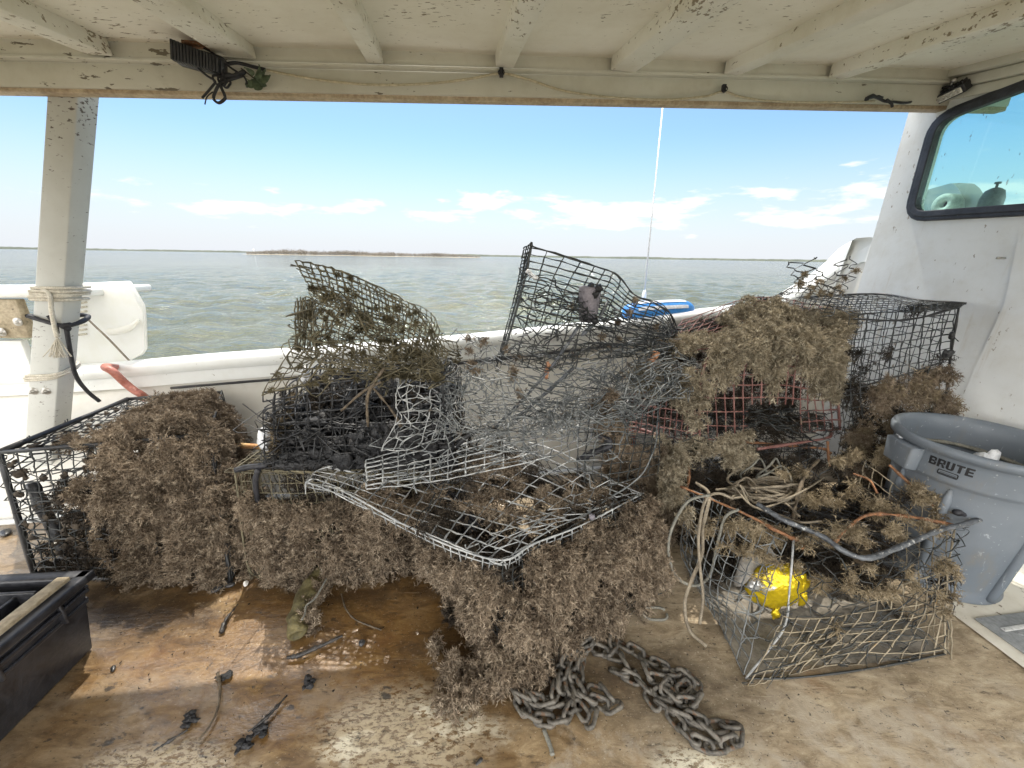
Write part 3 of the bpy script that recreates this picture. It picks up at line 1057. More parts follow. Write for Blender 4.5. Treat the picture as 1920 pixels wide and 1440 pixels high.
# ---- roof post
def post():
    tl, tr = atp(88, 172, HA + 0.055, HB), atp(146, 172, HA + 0.055, HB)
    bl, br = aty(50, 770, 2.02), aty(104, 770, 2.02 + HB * 0.15)
    dep = wd * 0.135
    ch = 0.03

    def ring(l, r):
        return np.array([l, r, r + dep * 0.8, r + dep - hd * ch, l + dep])
    k = 1 + bl[2] / (tl[2] - bl[2])
    b2l, b2r = tl + (bl - tl) * k, tr + (br - tr) * k
    k0 = -0.02
    a = ring(tl + (bl - tl) * k0, tr + (br - tr) * k0)
    n = 12
    P = np.array([a * (1 - t) + ring(b2l, b2r) * t for t in np.linspace(0, 1, n)])
    m = MB()
    m.grid(P, True)
    m.add(P[0], ngons=[[0, 1, 2, 3, 4]])
    o = m.build('roof_post', M['post'], boat, bevel=0.006)
    nf = np.cross(tr - tl, bl - tl)
    nf = nf / np.linalg.norm(nf)
    if nf[1] > 0:
        nf = -nf
    for x, y in ((63, 733), (87, 733)):
        d = ray(x, y)
        p = EYE + d * ((tl - EYE) @ nf) / (d @ nf)
        b = MB()
        Q = Vector(nf).to_track_quat('Z', 'Y').to_matrix().to_4x4()
        Q.translation = Vector(p)
        for r0, z0, z1, sd_ in ((0.022, -0.004, 0.004, 16), (0.013, 0.003, 0.016, 6), (0.007, 0.014, 0.024, 8)):
            aa = np.linspace(0, 2 * np.pi, sd_, endpoint=False)
            c = np.stack([r0 * np.cos(aa), r0 * np.sin(aa), 0 * aa], -1)
            pts = np.vstack([c + V(0, 0, z0), c + V(0, 0, z1)])
            pts = pts @ np.array(Q.to_3x3()).T + p
            i = np.arange(sd_)
            b.add(pts, quads=np.stack([i, (i + 1) % sd_, sd_ + (i + 1) % sd_, sd_ + i], -1), ngons=[[sd_ + int(j) for j in i]])
        b.build('bolt', M['steel'], o)
    return tl, tr, bl, br, dep, nf


PT = post()


def post_ring(px_y, grow=0.008, drop=0.0, n=5):
    """closed loop round the post at photo height px_y on its front face"""
    tl, tr, bl, br, dep, nf = PT
    t = (px_y - 172) / (770 - 172.0)
    # perspective: find t along left edge whose image row is px_y
    ts = np.linspace(0, 1.1, 300)
    pts = tl + (bl - tl) * ts[:, None]
    rel = pts - EYE
    rows = 720 - FPX * (rel @ UP) / (rel @ _f)
    t = float(np.interp(px_y, rows, ts))
    l, r = tl + (bl - tl) * t, tr + (br - tr) * t
    g = grow
    return [l - hd * g - wd * g, r + hd * g - wd * g + V(0, 0, drop * 0.3), r + hd * g + dep + V(0, 0, drop), l - hd * g + dep + V(0, 0, drop * 0.7)]


def lashing(rows, mat, label, r, cat='rope', tail=None, drop=0.0):
    m = MB()
    for i, y in enumerate(rows):
        L = post_ring(y, 0.008 + 0.004 * (i % 2), drop + 0.01 * rng.normal())
        m.tube(smooth_path(L + [L[0]], 3), r, 6, cap=False)
    if tail is not None:
        m.tube(smooth_path(tail, 8), r * 1.15, 6)
    return m


nf = PT[5]
t0 = post_ring(541)[0] + hd * 0.05
tail = [t0, aty(93, 553, t0[1] - 0.02), aty(97, 585, t0[1] - 0.02), aty(103, 615, t0[1] - 0.01), aty(107, 632, t0[1] - 0.01)]
m = lashing((539, 545, 551, 556, 561), M['rope_wh'], '', 0.0085, tail=tail)
o = thing('rope', tail[0], 'off-white rope wound round the roof post with a frayed hanging end', 'rope')
m.build('lashing', M['rope_wh'], o, smooth=True)
m = MB()
e = tail[-1]
for i in range(46):
    d = V(rng.normal() * 0.34, -abs(rng.normal()) * 0.2, -1)
    m.tube(smooth_path([e, e + d * 0.05, e + d * 0.085 + V(rng.normal() * 0.02, 0, -0.02)], 3), 0.0022, 4)
m.build('frayed_end', M['rope_wh'], o)
m = lashing((704, 708, 713), M['rope_wh'], '', 0.007, drop=0.05)
tag(m.build('rope', M['rope_wh'], smooth=True), 'thin off-white rope wound round the foot of the roof post above its bolts', 'rope')

L = post_ring(592, 0.012, -0.02)
L[1] = L[1] + V(0, 0, -0.045)
m = MB()
m.tube(smooth_path(L + [L[0]], 6), 0.011, 7, cap=False, lump=0.15)
k0 = L[1]
m.blob(k0, (0.022, 0.02, 0.02), 4, 0.3)
e = atz(186, 752, 0.63)
m.tube(smooth_path([k0, k0 * 0.6 + e * 0.4 + V(0.0, -0.05, -0.06), k0 * 0.25 + e * 0.75 + V(-0.02, -0.02, -0.03), e], 8), 0.0105, 7)
m.tube(smooth_path([L[0] + hd * 0.09, L[0] + hd * 0.12 + V(0, -0.01, -0.05), L[0] + hd * 0.115 + V(0, -0.01, -0.09)], 5), 0.008, 6)
tag(m.build('cord', M['blackcord'], smooth=True), 'black cord knotted round the roof post and running down to the left pot', 'cord')


# ---- rough plank and white ledge left of the post
def left_board():
    P0, P1 = aty(-260, 636, 2.30), aty(56, 634, 2.36)
    h = aty(56, 562, 2.36)[2] - P1[2]
    m = MB()
    m.obox(P0, P1 - P0, V(0, 0.05, 0), V(0, 0, h))
    o = m.build('side_plank', M['plank'], boat, bevel=0.006)
    for x, y in ((8, 622), (38, 603)):
        c = aty(x, y, 2.35)
        b = MB()
        aa = np.linspace(0, 2 * np.pi, 16, endpoint=False)
        for r0, y0, y1 in ((0.026, -0.004, 0.002), (0.012, -0.014, -0.003)):
            pts = np.vstack([np.stack([r0 * np.cos(aa), 0 * aa + y0, r0 * np.sin(aa)], -1), np.stack([r0 * np.cos(aa), 0 * aa + y1, r0 * np.sin(aa)], -1)]) + c - V(0, 0.012, 0)
            i = np.arange(16)
            b.add(pts, quads=np.stack([i, 16 + i, 16 + (i + 1) % 16, (i + 1) % 16], -1), ngons=[list(range(16))])
        b.build('bolt', M['steel'], o)
    m = MB()
    Q0, Q1 = aty(-260, 706, 2.33), aty(62, 700, 2.38)
    m.obox(Q0, Q1 - Q0, V(0, 0.04, 0), V(0, 0, aty(62, 639, 2.38)[2] - Q1[2]))
    m.build('side_board', M['white'], boat, bevel=0.006)
    m = MB()
    A, B = aty(-260, 560, 2.28), aty(150, 558, 2.38)
    m.obox(A, B - A, V(0, 0.5, 0), V(0, 0, 0.045))
    m.build('side_ledge', M['white'], boat, bevel=0.01)


left_board()


# ---- white jug on the rail behind the post
def jug():
    c = aty(205, 690, 2.62)
    t = thing('plastic_jug', c, 'big translucent white plastic jug standing on the rail behind the roof post', 'jug')
    Yf = 2.55
    out = [aty(x, y, Yf) for x, y in ((128, 536), (243, 531), (252, 545), (272, 580), (274, 600), (276, 655), (270, 664), (215, 692), (130, 700))]
    m = MB()
    A = np.array(out)
    ce = A.mean(0)
    rings = [ce + (A - ce) * 0.93 + V(0, -0.02, 0), A, A + V(-.06, 0.07, 0), A + V(-.20, 0.22, 0), ce + (A - ce) * 0.93 + V(-.22, 0.24, 0)]
    m.grid(np.array(rings), True)
    n = len(A)
    m.add(rings[0], ngons=[list(range(n))])
    m.add(rings[-1], ngons=[list(range(n))[::-1]])
    m.build('body', M['jug'], t, bevel=0.014, weld=True)
    # moulded grip
    g = [aty(x, y, Yf - 0.03) for x, y in ((206, 622), (225, 620), (245, 613), (260, 600))]
    m = MB()
    m.tube(smooth_path(g, 6), np.interp(np.linspace(0, 1, 19), [0, 0.5, 1], [0.024, 0.022, 0.008]), 10)
    m.build('handle', M['jug'], t, smooth=True)
    # thread ribs on the neck, turned to the post
    m = MB()
    for k in range(9):
        a, b = aty(148, 560 + k * 8.5, Yf - 0.03), aty(162, 558 + k * 8.5, Yf - 0.03)
        m.tube([a, b], 0.0075, 6)
    m.build('neck_rib', M['rope_wh'], t, smooth=True)


jug()
p = [aty(164, 598, 2.48), aty(185, 618, 2.46), aty(205, 637, 2.46), aty(248, 682, 2.5)]
tag(MB().tube(smooth_path(p, 6), 0.006, 6).build('string', M['rope'], smooth=True), 'thin tan string running across the white jug to the rail', 'string')

# red hoses over the rail
p = [atz(196, 690, 0.80) + V(0, 0.10, -0.03), atz(198, 688, 0.82), atz(212, 697, 0.80), atz(232, 716, 0.72), atz(252, 732, 0.66), atz(268, 742, 0.62), atz(285, 760, 0.5)]
tag(MB().tube(smooth_path(p, 7), 0.022, 12).build('hose', M['hose'], smooth=True), 'faded red hose hanging over the rail beside the roof post', 'hose')
p = [aty(1166, 768, 2.45), aty(1176, 772, 2.38), aty(1188, 790, 2.32), aty(1190, 812, 2.28), aty(1184, 832, 2.3), aty(1172, 850, 2.35)]
tag(MB().tube(smooth_path(p, 7), 0.020, 12).build('hose', M['hose'], smooth=True), 'short bend of faded red hose beside the red wire pot', 'hose')
p = [atz(440, 834, 0.42), atz(462, 836, 0.42), atz(490, 838, 0.42), atz(515, 842, 0.40)]
tag(MB().tube(smooth_path(p, 6), 0.016, 8).build('rope', M['rope_or'], smooth=True), 'short orange and yellow rope showing between the left pot and the black pot', 'rope')


# antenna
a, b = aty(1208, 552, 3.12), aty(1243, 196, 3.12)
a2 = a + V(0, 0, -0.03)
t = thing('antenna', a2, 'thin white whip antenna rising from the rail past the roof edge', 'antenna')
MB().tube([a2, a2 + (b - a) * 0.5, a2 + (b - a) * 1.6], [0.0065, 0.0055, 0.004], 8).build('whip', M['stripe'], t, smooth=True)
MB().lathe([(0, 0), (0.02, 0), (0.018, 0.05), (0.010, 0.08), (0, 0.08)], 14, a2 - V(0, 0, 0.02)).build('base_socket', M['stripe'], t, smooth=True)


# blue float on the rail
def blue_float():
    c = aty(1234, 584, 2.96)
    t = thing('boat_fender', c, 'blue plastic fender with white stripes lying on the rail behind the tall torn mesh', 'fender')
    ax = V(1, 0.22, 0.035)
    ax /= np.linalg.norm(ax)
    Lh, r = 0.30, 0.082
    u = np.linspace(-1, 1, 33)
    rad = r * (1 - np.abs(u) ** 5) ** 0.5 * (1 - 0.12 * u * 0)
    aa = np.linspace(0, 2 * np.pi, 32, endpoint=False)
    e1 = np.cross(ax, V(0, 0, 1)); e1 /= np.linalg.norm(e1)
    e2 = np.cross(e1, ax)
    P = c + ax * (u * Lh)[:, None, None] + rad[:, None, None] * (e1 * np.cos(aa)[None, :, None] + e2 * np.sin(aa)[None, :, None])
    MB().grid(P, True).build('body', M['blue'], t, smooth=True)
    for a0, w in ((R(28), 0.16), (R(70), 0.20)):
        s = np.linspace(a0 - w, a0 + w, 6)
        uu = u[5:-5]
        rr = rad[5:-5] + 0.004
        Q = c + ax * (uu * Lh)[:, None, None] + rr[:, None, None] * (e1 * np.cos(s)[None, :, None] + e2 * np.sin(s)[None, :, None])
        MB().grid(Q).build('stripe', M['stripe'], t, smooth=True)


blue_float()


# ---- things fixed under the roof
def cable(P, r, mat, n=8, sides=6):
    return MB().tube(smooth_path(P, n), r, sides)


def hp_(x, y, off=0.03):
    return atp(x, y, HA - off, HB)


p = [hp_(500, 132), hp_(600, 150), hp_(700, 159), hp_(800, 157), hp_(880, 148), hp_(940, 138), hp_(990, 149), hp_(1060, 171), hp_(1150, 183), hp_(1250, 187),
     hp_(1320, 181), hp_(1356, 172), hp_(1390, 182), hp_(1450, 190), hp_(1560, 192), hp_(1640, 190)]
t = thing('cable', p[0], 'pale thin cable sagging along the roof header between its clips', 'cable')
cable(p, 0.0052, None).build('run', M['wirecord'], t, smooth=True)
for x, y in ((940, 138), (1357, 168)):
    q = hp_(x, y, 0.035)
    m = MB()
    m.box(q + V(-0.009, -0.006, -0.012), q + V(0.009, 0.012, 0.022))
    m.tube(smooth_path([q + V(-0.004, 0, 0.02), q + V(-0.014, -0.01, -0.0), q + V(0, -0.01, -0.012), q + V(0.014, -0.01, 0.0), q + V(0.004, 0, 0.02)], 4), 0.003, 5)
    m.build('clip', M['blackcord'], t)


def floodlight():
    c = hp_(370, 112, 0.11)
    t = thing('floodlight', c, 'black finned floodlight hung with cords under the roof at the header', 'lamp')
    a0, a1 = hp_(326, 97, 0.12), hp_(416, 122, 0.12)
    ax = (a1 - a0)
    L = np.linalg.norm(ax); ax /= L
    up = V(0, 0, 1) - ax * ax[2]
    up /= np.linalg.norm(up)
    fr = np.cross(ax, up)
    if fr[1] > 0:
        fr = -fr
    h = 0.072
    m = MB()
    m.obox(a0 - up * h / 2 - ax * 0.005, ax * (L + 0.01), -fr * 0.05, up * h)
    m.build('housing', M['black'], t, bevel=0.016)
    n = 15
    f = MB()
    for i in range(n):
        s = (i + 0.5) / n * L
        f.obox(a0 + ax * (s - 0.0045) - up * h * 0.48 + fr * 0.001, ax * 0.009, fr * 0.026, up * h * 0.96 * (1 - 0.25 * (i / n)))
    f.build('cooling_fins', M['black'], t, bevel=0.002)
    m = MB()
    m.obox(hp_(352, 90, 0.06), hd * 0.10, -wd * 0.04, V(0, 0, 0.012))
    m.tube([hp_(360, 88, 0.05), hp_(362, 98, 0.09)], 0.008, 6)
    m.build('bracket', M['rust'], t)


floodlight()
p1 = [hp_(378, 88, .06), hp_(400, 100, .10), hp_(430, 125, .10), hp_(455, 142, .09), hp_(462, 152, .08), hp_(463, 164, .08)]
p2 = [hp_(371, 128, .12), hp_(388, 142, .12), hp_(403, 152, .11), hp_(398, 162, .11), hp_(379, 184, .11)]
p3 = [hp_(422, 132, .11), hp_(418, 142, .11), hp_(414, 160, .11), hp_(421, 178, .11), hp_(421, 186, .11), hp_(410, 193, .11), hp_(401, 186, .11), hp_(403, 174, .11), hp_(412, 158, .11), hp_(430, 150, .11), hp_(456, 142, .08)]
p4 = [hp_(425, 120, .06), hp_(445, 118, .05), hp_(470, 124, .05), hp_(498, 131, .04)]
p5 = [hp_(422, 128, .10), hp_(424, 120, .08), hp_(430, 118, .06)]
m = MB()
for p, r in ((p1, 0.0042), (p2, 0.0045), (p3, 0.0058), (p4, 0.007), (p5, 0.005)):
    m.tube(smooth_path(p, 7), r, 6)
m.tube(smooth_path([hp_(421, 142, .11), hp_(440, 141, .10), hp_(460, 134, .08)], 5), 0.009, 7, lump=0.15)
m.tube(smooth_path([hp_(399, 172, .11), hp_(388, 182, .11), hp_(384, 196, .11)], 5), 0.0025, 5)
for q in ((408, 150), (418, 152), (424, 156)):
    a = np.linspace(0, 2 * np.pi, 14)
    c = hp_(*q, .11)
    m.tube(c + np.stack([0.018 * np.cos(a), 0.006 * np.sin(2 * a), 0.016 * np.sin(a)], -1), 0.0045, 5)
tag(m.build('cord', M['blackcord'], smooth=True), 'tangle of black cords dangling from the finned floodlight below the roof edge', 'cord')


def sprig():
    c = hp_(475, 143, 0.06)
    t = thing('leaf_sprig', c, 'small green artificial leaf sprig tucked beside the floodlight cords', 'sprig')
    MB().tube(smooth_path([hp_(452, 128, .05), hp_(465, 138, .06), hp_(480, 150, .06)], 5), 0.003, 5).build('stem', M['twig'], t)
    m = MB()
    for x0, y0, x1, y1, w in ((472, 146, 457, 128, 9), (474, 145, 484, 120, 9), (476, 146, 506, 139, 9), (476, 148, 501, 162, 9), (473, 148, 488, 166, 8), (472, 147, 462, 160, 7), (474, 146, 497, 128, 6), (474, 148, 478, 163, 7), (472, 146, 462, 146, 6)):
        a, b = hp_(x0, y0, .07), hp_(x1, y1, .07 + rng.uniform(-.03, .06))
        k = w / FPX * 2.0
        d = (b - a)
        s = np.cross(d, V(rng.normal() * .4, 1, rng.normal() * .4)); s /= np.linalg.norm(s)
        nn = np.cross(s, d); nn /= np.linalg.norm(nn)
        u = np.linspace(0, 1, 7)
        wv = k * np.sin(np.pi * u ** 0.8) * 0.8
        mid = a + d * u[:, None] + nn * (0.012 * np.sin(np.pi * u))[:, None]
        m.grid(np.stack([mid - s * wv[:, None] + nn * 0.006, mid, mid + s * wv[:, None] + nn * 0.006]))
    m.build('leaves', M['leaf'], t, smooth=True)


sprig()


def light_bar():
    t = thing('light_bar', wp(*w2(1778, 190), 0.05), 'small slim work light with a row of lenses above the cabin window', 'lamp')
    a, b = atw(1742, 203, CW - 0.07), atw(1812, 170, CW - 0.07)
    ax = b - a
    L = np.linalg.norm(ax); ax /= L
    face = (EYE - a) / np.linalg.norm(EYE - a) + V(0, 0, -0.25)
    face -= ax * (face @ ax); face /= np.linalg.norm(face)
    up = np.cross(face, ax)
    if up[2] < 0:
        up = -up
    m = MB()
    m.obox(a - up * 0.004 - face * 0.05, ax * L, face * 0.05, up * 0.045)
    for i in range(9):
        m.obox(a + ax * (L * (i + 0.3) / 9) + up * 0.04 - face * 0.05, ax * 0.006, face * 0.04, up * 0.016)
    m.build('housing', M['black'], t, bevel=0.004)
    m = MB()
    m.obox(a + ax * 0.012 + up * 0.003 + face * 0.0015, ax * (L - 0.024), face * 0.004, up * 0.031)
    m.build('lens_plate', M['lens'], t, bevel=0.002)
    for i in range(6):
        c = a + ax * (0.03 + (L - 0.06) * i / 5) + up * 0.0185 + face * 0.006
        aa = np.linspace(0, 2 * np.pi, 14, endpoint=False)
        rr = MB()
        rings = [c + (ax * np.cos(aa)[:, None] + up * np.sin(aa)[:, None]) * r0 + face * z0 for r0, z0 in ((0.0125, 0.0), (0.0115, 0.004), (0.008, 0.0045), (0.005, 0.002), (0.001, 0.001))]
        rr.grid(np.array(rings), True)
        rr.build('led', M['foam'] if False else M['steel'], t, smooth=True)
    m = MB()
    m.tube(smooth_path([a + ax * L * 0.5 - face * 0.05 + up * 0.03, a + ax * L * 0.55 - face * 0.06 + up * 0.07, atw(1790, 150, CW - 0.11)], 5), 0.009, 7)
    m.build('bracket', M['steel'], t)


light_bar()
p = [hp_(1622, 187, .04), hp_(1640, 182, .05), hp_(1660, 190, .05), hp_(1676, 191, .05), hp_(1700, 193, .05), atw(1722, 186, CW - .07), atw(1750, 172, CW - .07), atw(1775, 163, CW - .08), atw(1787, 166, CW - .08), atw(1780, 176, CW - .06)]
m = MB().tube(smooth_path(p, 6), 0.0065, 6)
m.tube(smooth_path([hp_(1624, 186, .05), hp_(1634, 181, .05), hp_(1655, 183, .05)], 5), 0.011, 6, lump=0.2)
m.tube([hp_(1662, 187, .06), hp_(1672, 194, .06), hp_(1673, 201, .06)], 0.007, 6)
m.tube(smooth_path([atw(1716, 178, CW - .13), atw(1718, 160, CW - .13), atw(1738, 154, CW - .13)], 5), 0.006, 6)
tag(m.build('cable', M['blackcord'], smooth=True), 'black cable taped along the header to the work light over the window', 'cable')
q = hp_(1290, 13, 0.9)
m = MB()


# ---- inside the cabin window
def cabin_bits():
    d = -0.26
    s0, z0 = w2(1772, 383, CW + 0.26)
    c = wp(s0, 0, d) + V(0, 0, z0)
    t = thing('paper_roll', c, 'white paper roll lying in a clear bag behind the cabin window', 'paper roll')
    aa = np.linspace(0, 2 * np.pi, 32, endpoint=False)
    m = MB()
    rings = []
    for r0, dd in ((0.022, 0.10), (0.022, -0.02), (0.062, -0.02), (0.062, 0.10)):
        rings.append(c + cn * dd + (cs * np.cos(aa)[:, None] + V(0, 0, 1) * np.sin(aa)[:, None]) * r0)
    m.grid(np.array(rings), True)
    m.build('roll', M['paperroll'], t)
    m = MB()
    rings = [c + cn * 0.02 + (cs * np.cos(aa)[:, None] + V(0, 0, 1) * np.sin(aa)[:, None]) * 0.022]
    m.add(rings[0], ngons=[list(range(32))])
    m.build('core', M['black'], t)
    m = MB()
    P = [w2(x, y, CW + 0.30) for x, y in ((1722, 400), (1722, 372), (1733, 362), (1760, 353), (1800, 342), (1812, 352), (1826, 375), (1826, 400))]
    A = np.array([wp(s, z, -0.30) for s, z in P])
    ce = A.mean(0)
    m.grid(np.array([A + (ce - A) * 0.06 - cn * 0.06, A, A + cn * 0.10, ce + (A - ce) * 0.8 + cn * 0.14]), True)
    m.add(ce + (A - ce) * 0.8 + cn * 0.14, ngons=[list(range(len(A)))])
    m.build('bag', M['film'], t, bevel=0.01)
    s1, z1 = w2(1850, 398, CW + 0.30)
    c = wp(s1, z1, -0.30)
    t = thing('spray_bottle', c, 'dark rounded bottle standing right of the paper roll behind the window', 'bottle')
    MB().lathe([(0, 0), (0.045, 0), (0.052, 0.03), (0.052, 0.075), (0.040, 0.115), (0.022, 0.128), (0.012, 0.132), (0, 0.132)], 24, c).build('body', M['bottle'], t, smooth=True)
    MB().lathe([(0, 0.13), (0.006, 0.13), (0.006, 0.15), (0.014, 0.152), (0.014, 0.162), (0, 0.164)], 14, c).build('cap', M['bottle'], t, smooth=True)


cabin_bits()

# ------------------------------------------------------------------ wire panels and growth
def cr1(P, t):
    """Catmull-Rom / linear evaluation of control rows P (k, ...) at t in 0..1"""
    P = np.asarray(P, float)
    k = len(P)
    t = np.clip(np.asarray(t, float), 0, 1) * (k - 1)
    i = np.minimum(t.astype(int), k - 2)
    w = (t - i).reshape(t.shape + (1,) * (P.ndim - 1))
    if k == 2:
        return P[i] * (1 - w) + P[i + 1] * w
    Q = np.concatenate([2 * P[:1] - P[1:2], P, 2 * P[-1:] - P[-2:-1]])
    a, b, c, d = Q[i], Q[i + 1], Q[i + 2], Q[i + 3]
    return 0.5 * (2 * b + (c - a) * w + (2 * a - 5 * b + 4 * c - d) * w ** 2 + (3 * b - a - 3 * c + d) * w ** 3)


class Patch:
    def __init__(s, rows, warp=0.0, seed=0, freq=4.0):
        s.C = np.array([[np.asarray(p, float) for p in r] for r in rows])
        s.warp, s.q = warp, np.random.default_rng(seed)
        s.k = s.q.normal(size=(6, 3)) * freq
        s.ph = s.q.uniform(0, 6.28, 6)
        s.d = s.q.normal(size=(6, 3))

    def __call__(s, u, v):
        u, v = np.broadcast_arrays(np.asarray(u, float), np.asarray(v, float))
        sh = u.shape
        u, v = u.ravel(), v.ravel()
        rows = np.array([cr1(r, u) for r in s.C])          # (nr, n, 3)
        k = len(rows)
        out = np.zeros((len(u), 3))
        tt = np.clip(v, 0, 1) * (k - 1)
        i = np.minimum(tt.astype(int), k - 2)
        w = (tt - i)[:, None]
        n = np.arange(len(u))
        b, c = rows[i, n], rows[i + 1, n]
        if k == 2:
            out = b * (1 - w) + c * w
        else:
            a = np.where((i > 0)[:, None], rows[np.maximum(i - 1, 0), n], 2 * b - c)
            d = np.where((i + 2 < k)[:, None], rows[np.minimum(i + 2, k - 1), n], 2 * c - b)
            out = 0.5 * (2 * b + (c - a) * w + (2 * a - 5 * b + 4 * c - d) * w ** 2 + (3 * b - a - 3 * c + d) * w ** 3)
        if s.warp:
            for j in range(6):
                out = out + s.warp * 0.5 * np.sin(out @ s.k[j] + s.ph[j])[:, None] * s.d[j]
        return out.reshape(sh + (3,))

    def normal(s, u, v, ref):
        e = 1e-3
        a = s(u + e, v) - s(u - e, v)
        b = s(u, v + e) - s(u, v - e)
        n = np.cross(a, b)
        n /= np.linalg.norm(n, axis=-1, keepdims=True) + 1e-12
        sgn = np.sign(n @ np.asarray(ref, float))
        return n * np.where(sgn == 0, 1, sgn)[..., None]


def runs(mask):
    out, st = [], None
    for i, k in enumerate(mask):
        if k and st is None:
            st = i
        if not k and st is not None:
            out.append((st, i))
            st = None
    if st is not None:
        out.append((st, len(mask)))
    return [r for r in out if r[1] - r[0] >= 2]


def square(m, f, nu, nv, r=0.0022, jit=0.004, keep=None, miss=0.0, sub=2, lump=0.22, u0=0, u1=1, v0=0, v1=1, sides=4):
    """welded square mesh laid over a patch"""
    uu, vv = np.linspace(u0, u1, (nu) * sub + 1), np.linspace(v0, v1, (nv) * sub + 1)
    U, Vv = np.meshgrid(uu, vv)
    P = f(U, Vv) + rng.normal(size=U.shape + (3,)) * jit * 0.45
    K = np.ones(U.shape, bool) if keep is None else keep(U, Vv)
    K = K & (rng.uniform(size=U.shape) > miss)
    for j in range(0, len(vv), sub):
        for a, b in runs(K[j]):
            m.tube(P[j, a:b], r * rng.uniform(0.85, 1.2), sides, False, lump)
    for i in range(0, len(uu), sub):
        for a, b in runs(K[:, i]):
            m.tube(P[a:b, i], r * rng.uniform(0.85, 1.2), sides, False, lump)
    return m


def hexmesh(m, f, nu, nv, r=0.002, jit=0.004, keep=None, miss=0.0, lump=0.25, flip=False, sides=4):
    """twisted hexagonal netting laid over a patch: zigzag wires"""
    pat = [(-1, 0.0), (-1, 0.4), (1, 1.0), (1, 1.4)]
    for k in range(nu + 1):
        sg = 1 if k % 2 else -1
        us, vs = [], []
        for j in range(nv):
            for s, h in pat:
                us.append(k + 0.46 * s * sg)
                vs.append(j * 2.0 + h)
        us, vs = np.clip(np.array(us) / nu, 0, 1), np.clip(np.array(vs) / (2.0 * nv), 0, 1)
        if flip:
            us, vs = vs, us
        P = f(us, vs) + rng.normal(size=(len(us), 3)) * jit
        K = np.ones(len(us), bool) if keep is None else keep(us, vs)
        K = K & (rng.uniform(size=len(us)) > miss)
        for a, b in runs(K):
            m.tube(P[a:b], r * rng.uniform(0.85, 1.2), sides, False, lump)
    return m


def strands(m, f, n, r=0.0016, wander=0.03, L=0.3, lump=0.2):
    """loose broken wires wandering over a patch"""
    for _ in range(n):
        u, v, a = rng.uniform(), rng.uniform(), rng.uniform(0, 6.28)
        k = rng.integers(4, 9)
        uu, vv = [u], [v]
        for _ in range(k):
            a += rng.normal() * 0.55
            uu.append(uu[-1] + math.cos(a) * L / k)
            vv.append(vv[-1] + math.sin(a) * L / k)
        P = f(np.clip(uu, 0, 1), np.clip(vv, 0, 1)) + rng.normal(size=(k + 1, 3)) * wander
        m.tube(smooth_path(P, 3), r * rng.uniform(0.7, 1.4), 4, False, lump)
    return m


def twigs(m, base, dirs, L=0.034, leafL=0.013, w=0.0016, K=7, droop=0.35):
    """bushy little branched tufts: a bent stem ribbon with side branchlets"""
    n = len(base)
    if n == 0:
        return
    nrm = lambda a: a / (np.linalg.norm(a, axis=-1, keepdims=True) + 1e-9)
    d = nrm(dirs + rng.normal(size=(n, 3)) * 0.45)
    Ln = L * rng.uniform(0.55, 1.35, size=(n, 1))
    p1 = base + d * Ln * 0.55
    d2 = nrm(d + rng.normal(size=(n, 3)) * 0.35 + V(0, 0, -droop))
    p2 = p1 + d2 * Ln * 0.5
    s = nrm(np.cross(d, rng.normal(size=(n, 3)))) * w
    V1 = np.stack([base - s, base + s, p1 + s * 0.8, p1 - s * 0.8], 1)
    V2 = np.stack([p1 - s * 0.8, p1 + s * 0.8, p2 + s * 0.25, p2 - s * 0.25], 1)
    q = np.arange(n * 4).reshape(-1, 4)
    m.add(V1.reshape(-1, 3), quads=q)
    m.add(V2.reshape(-1, 3), quads=q)
    t = rng.uniform(0.25, 1.0, size=(n, K, 1))
    b = np.where(t < 0.5, base[:, None] + (p1 - base)[:, None] * t * 2, p1[:, None] + (p2 - p1)[:, None] * (t * 2 - 1))
    ld = nrm(d[:, None] * 0.7 + rng.normal(size=(n, K, 3)) * 0.9)
    ll = leafL * rng.uniform(0.5, 1.5, size=(n, K, 1))
    ls = nrm(np.cross(ld, rng.normal(size=(n, K, 3)))) * (w * 0.95)
    tri = np.stack([b - ls, b + ls, b + ld * ll], 2).reshape(-1, 3)
    m.add(tri, tris=np.arange(n * K * 3).reshape(-1, 3))


def clumps_on(f, n, keep, ref, depth=0.02, rmin=0.025, rmax=0.05, long=1.3):
    """clump centres over a patch where keep(u, v) > random"""
    C, Rr, N = [], [], []
    while len(C) < n:
        u, v = rng.uniform(), rng.uniform()
        if rng.uniform() < keep(u, v):
            nn = f.normal(np.array([u]), np.array([v]), ref)[0]
            r = rng.uniform(rmin, rmax)
            C.append(f(np.array([u]), np.array([v]))[0] + nn * depth * rng.uniform(-0.3, 1.2))
            Rr.append((r, r, r * rng.uniform(min(1.0, long), max(1.0, long))))
            N.append(nn)
    return np.array(C), np.array(Rr), np.array(N)


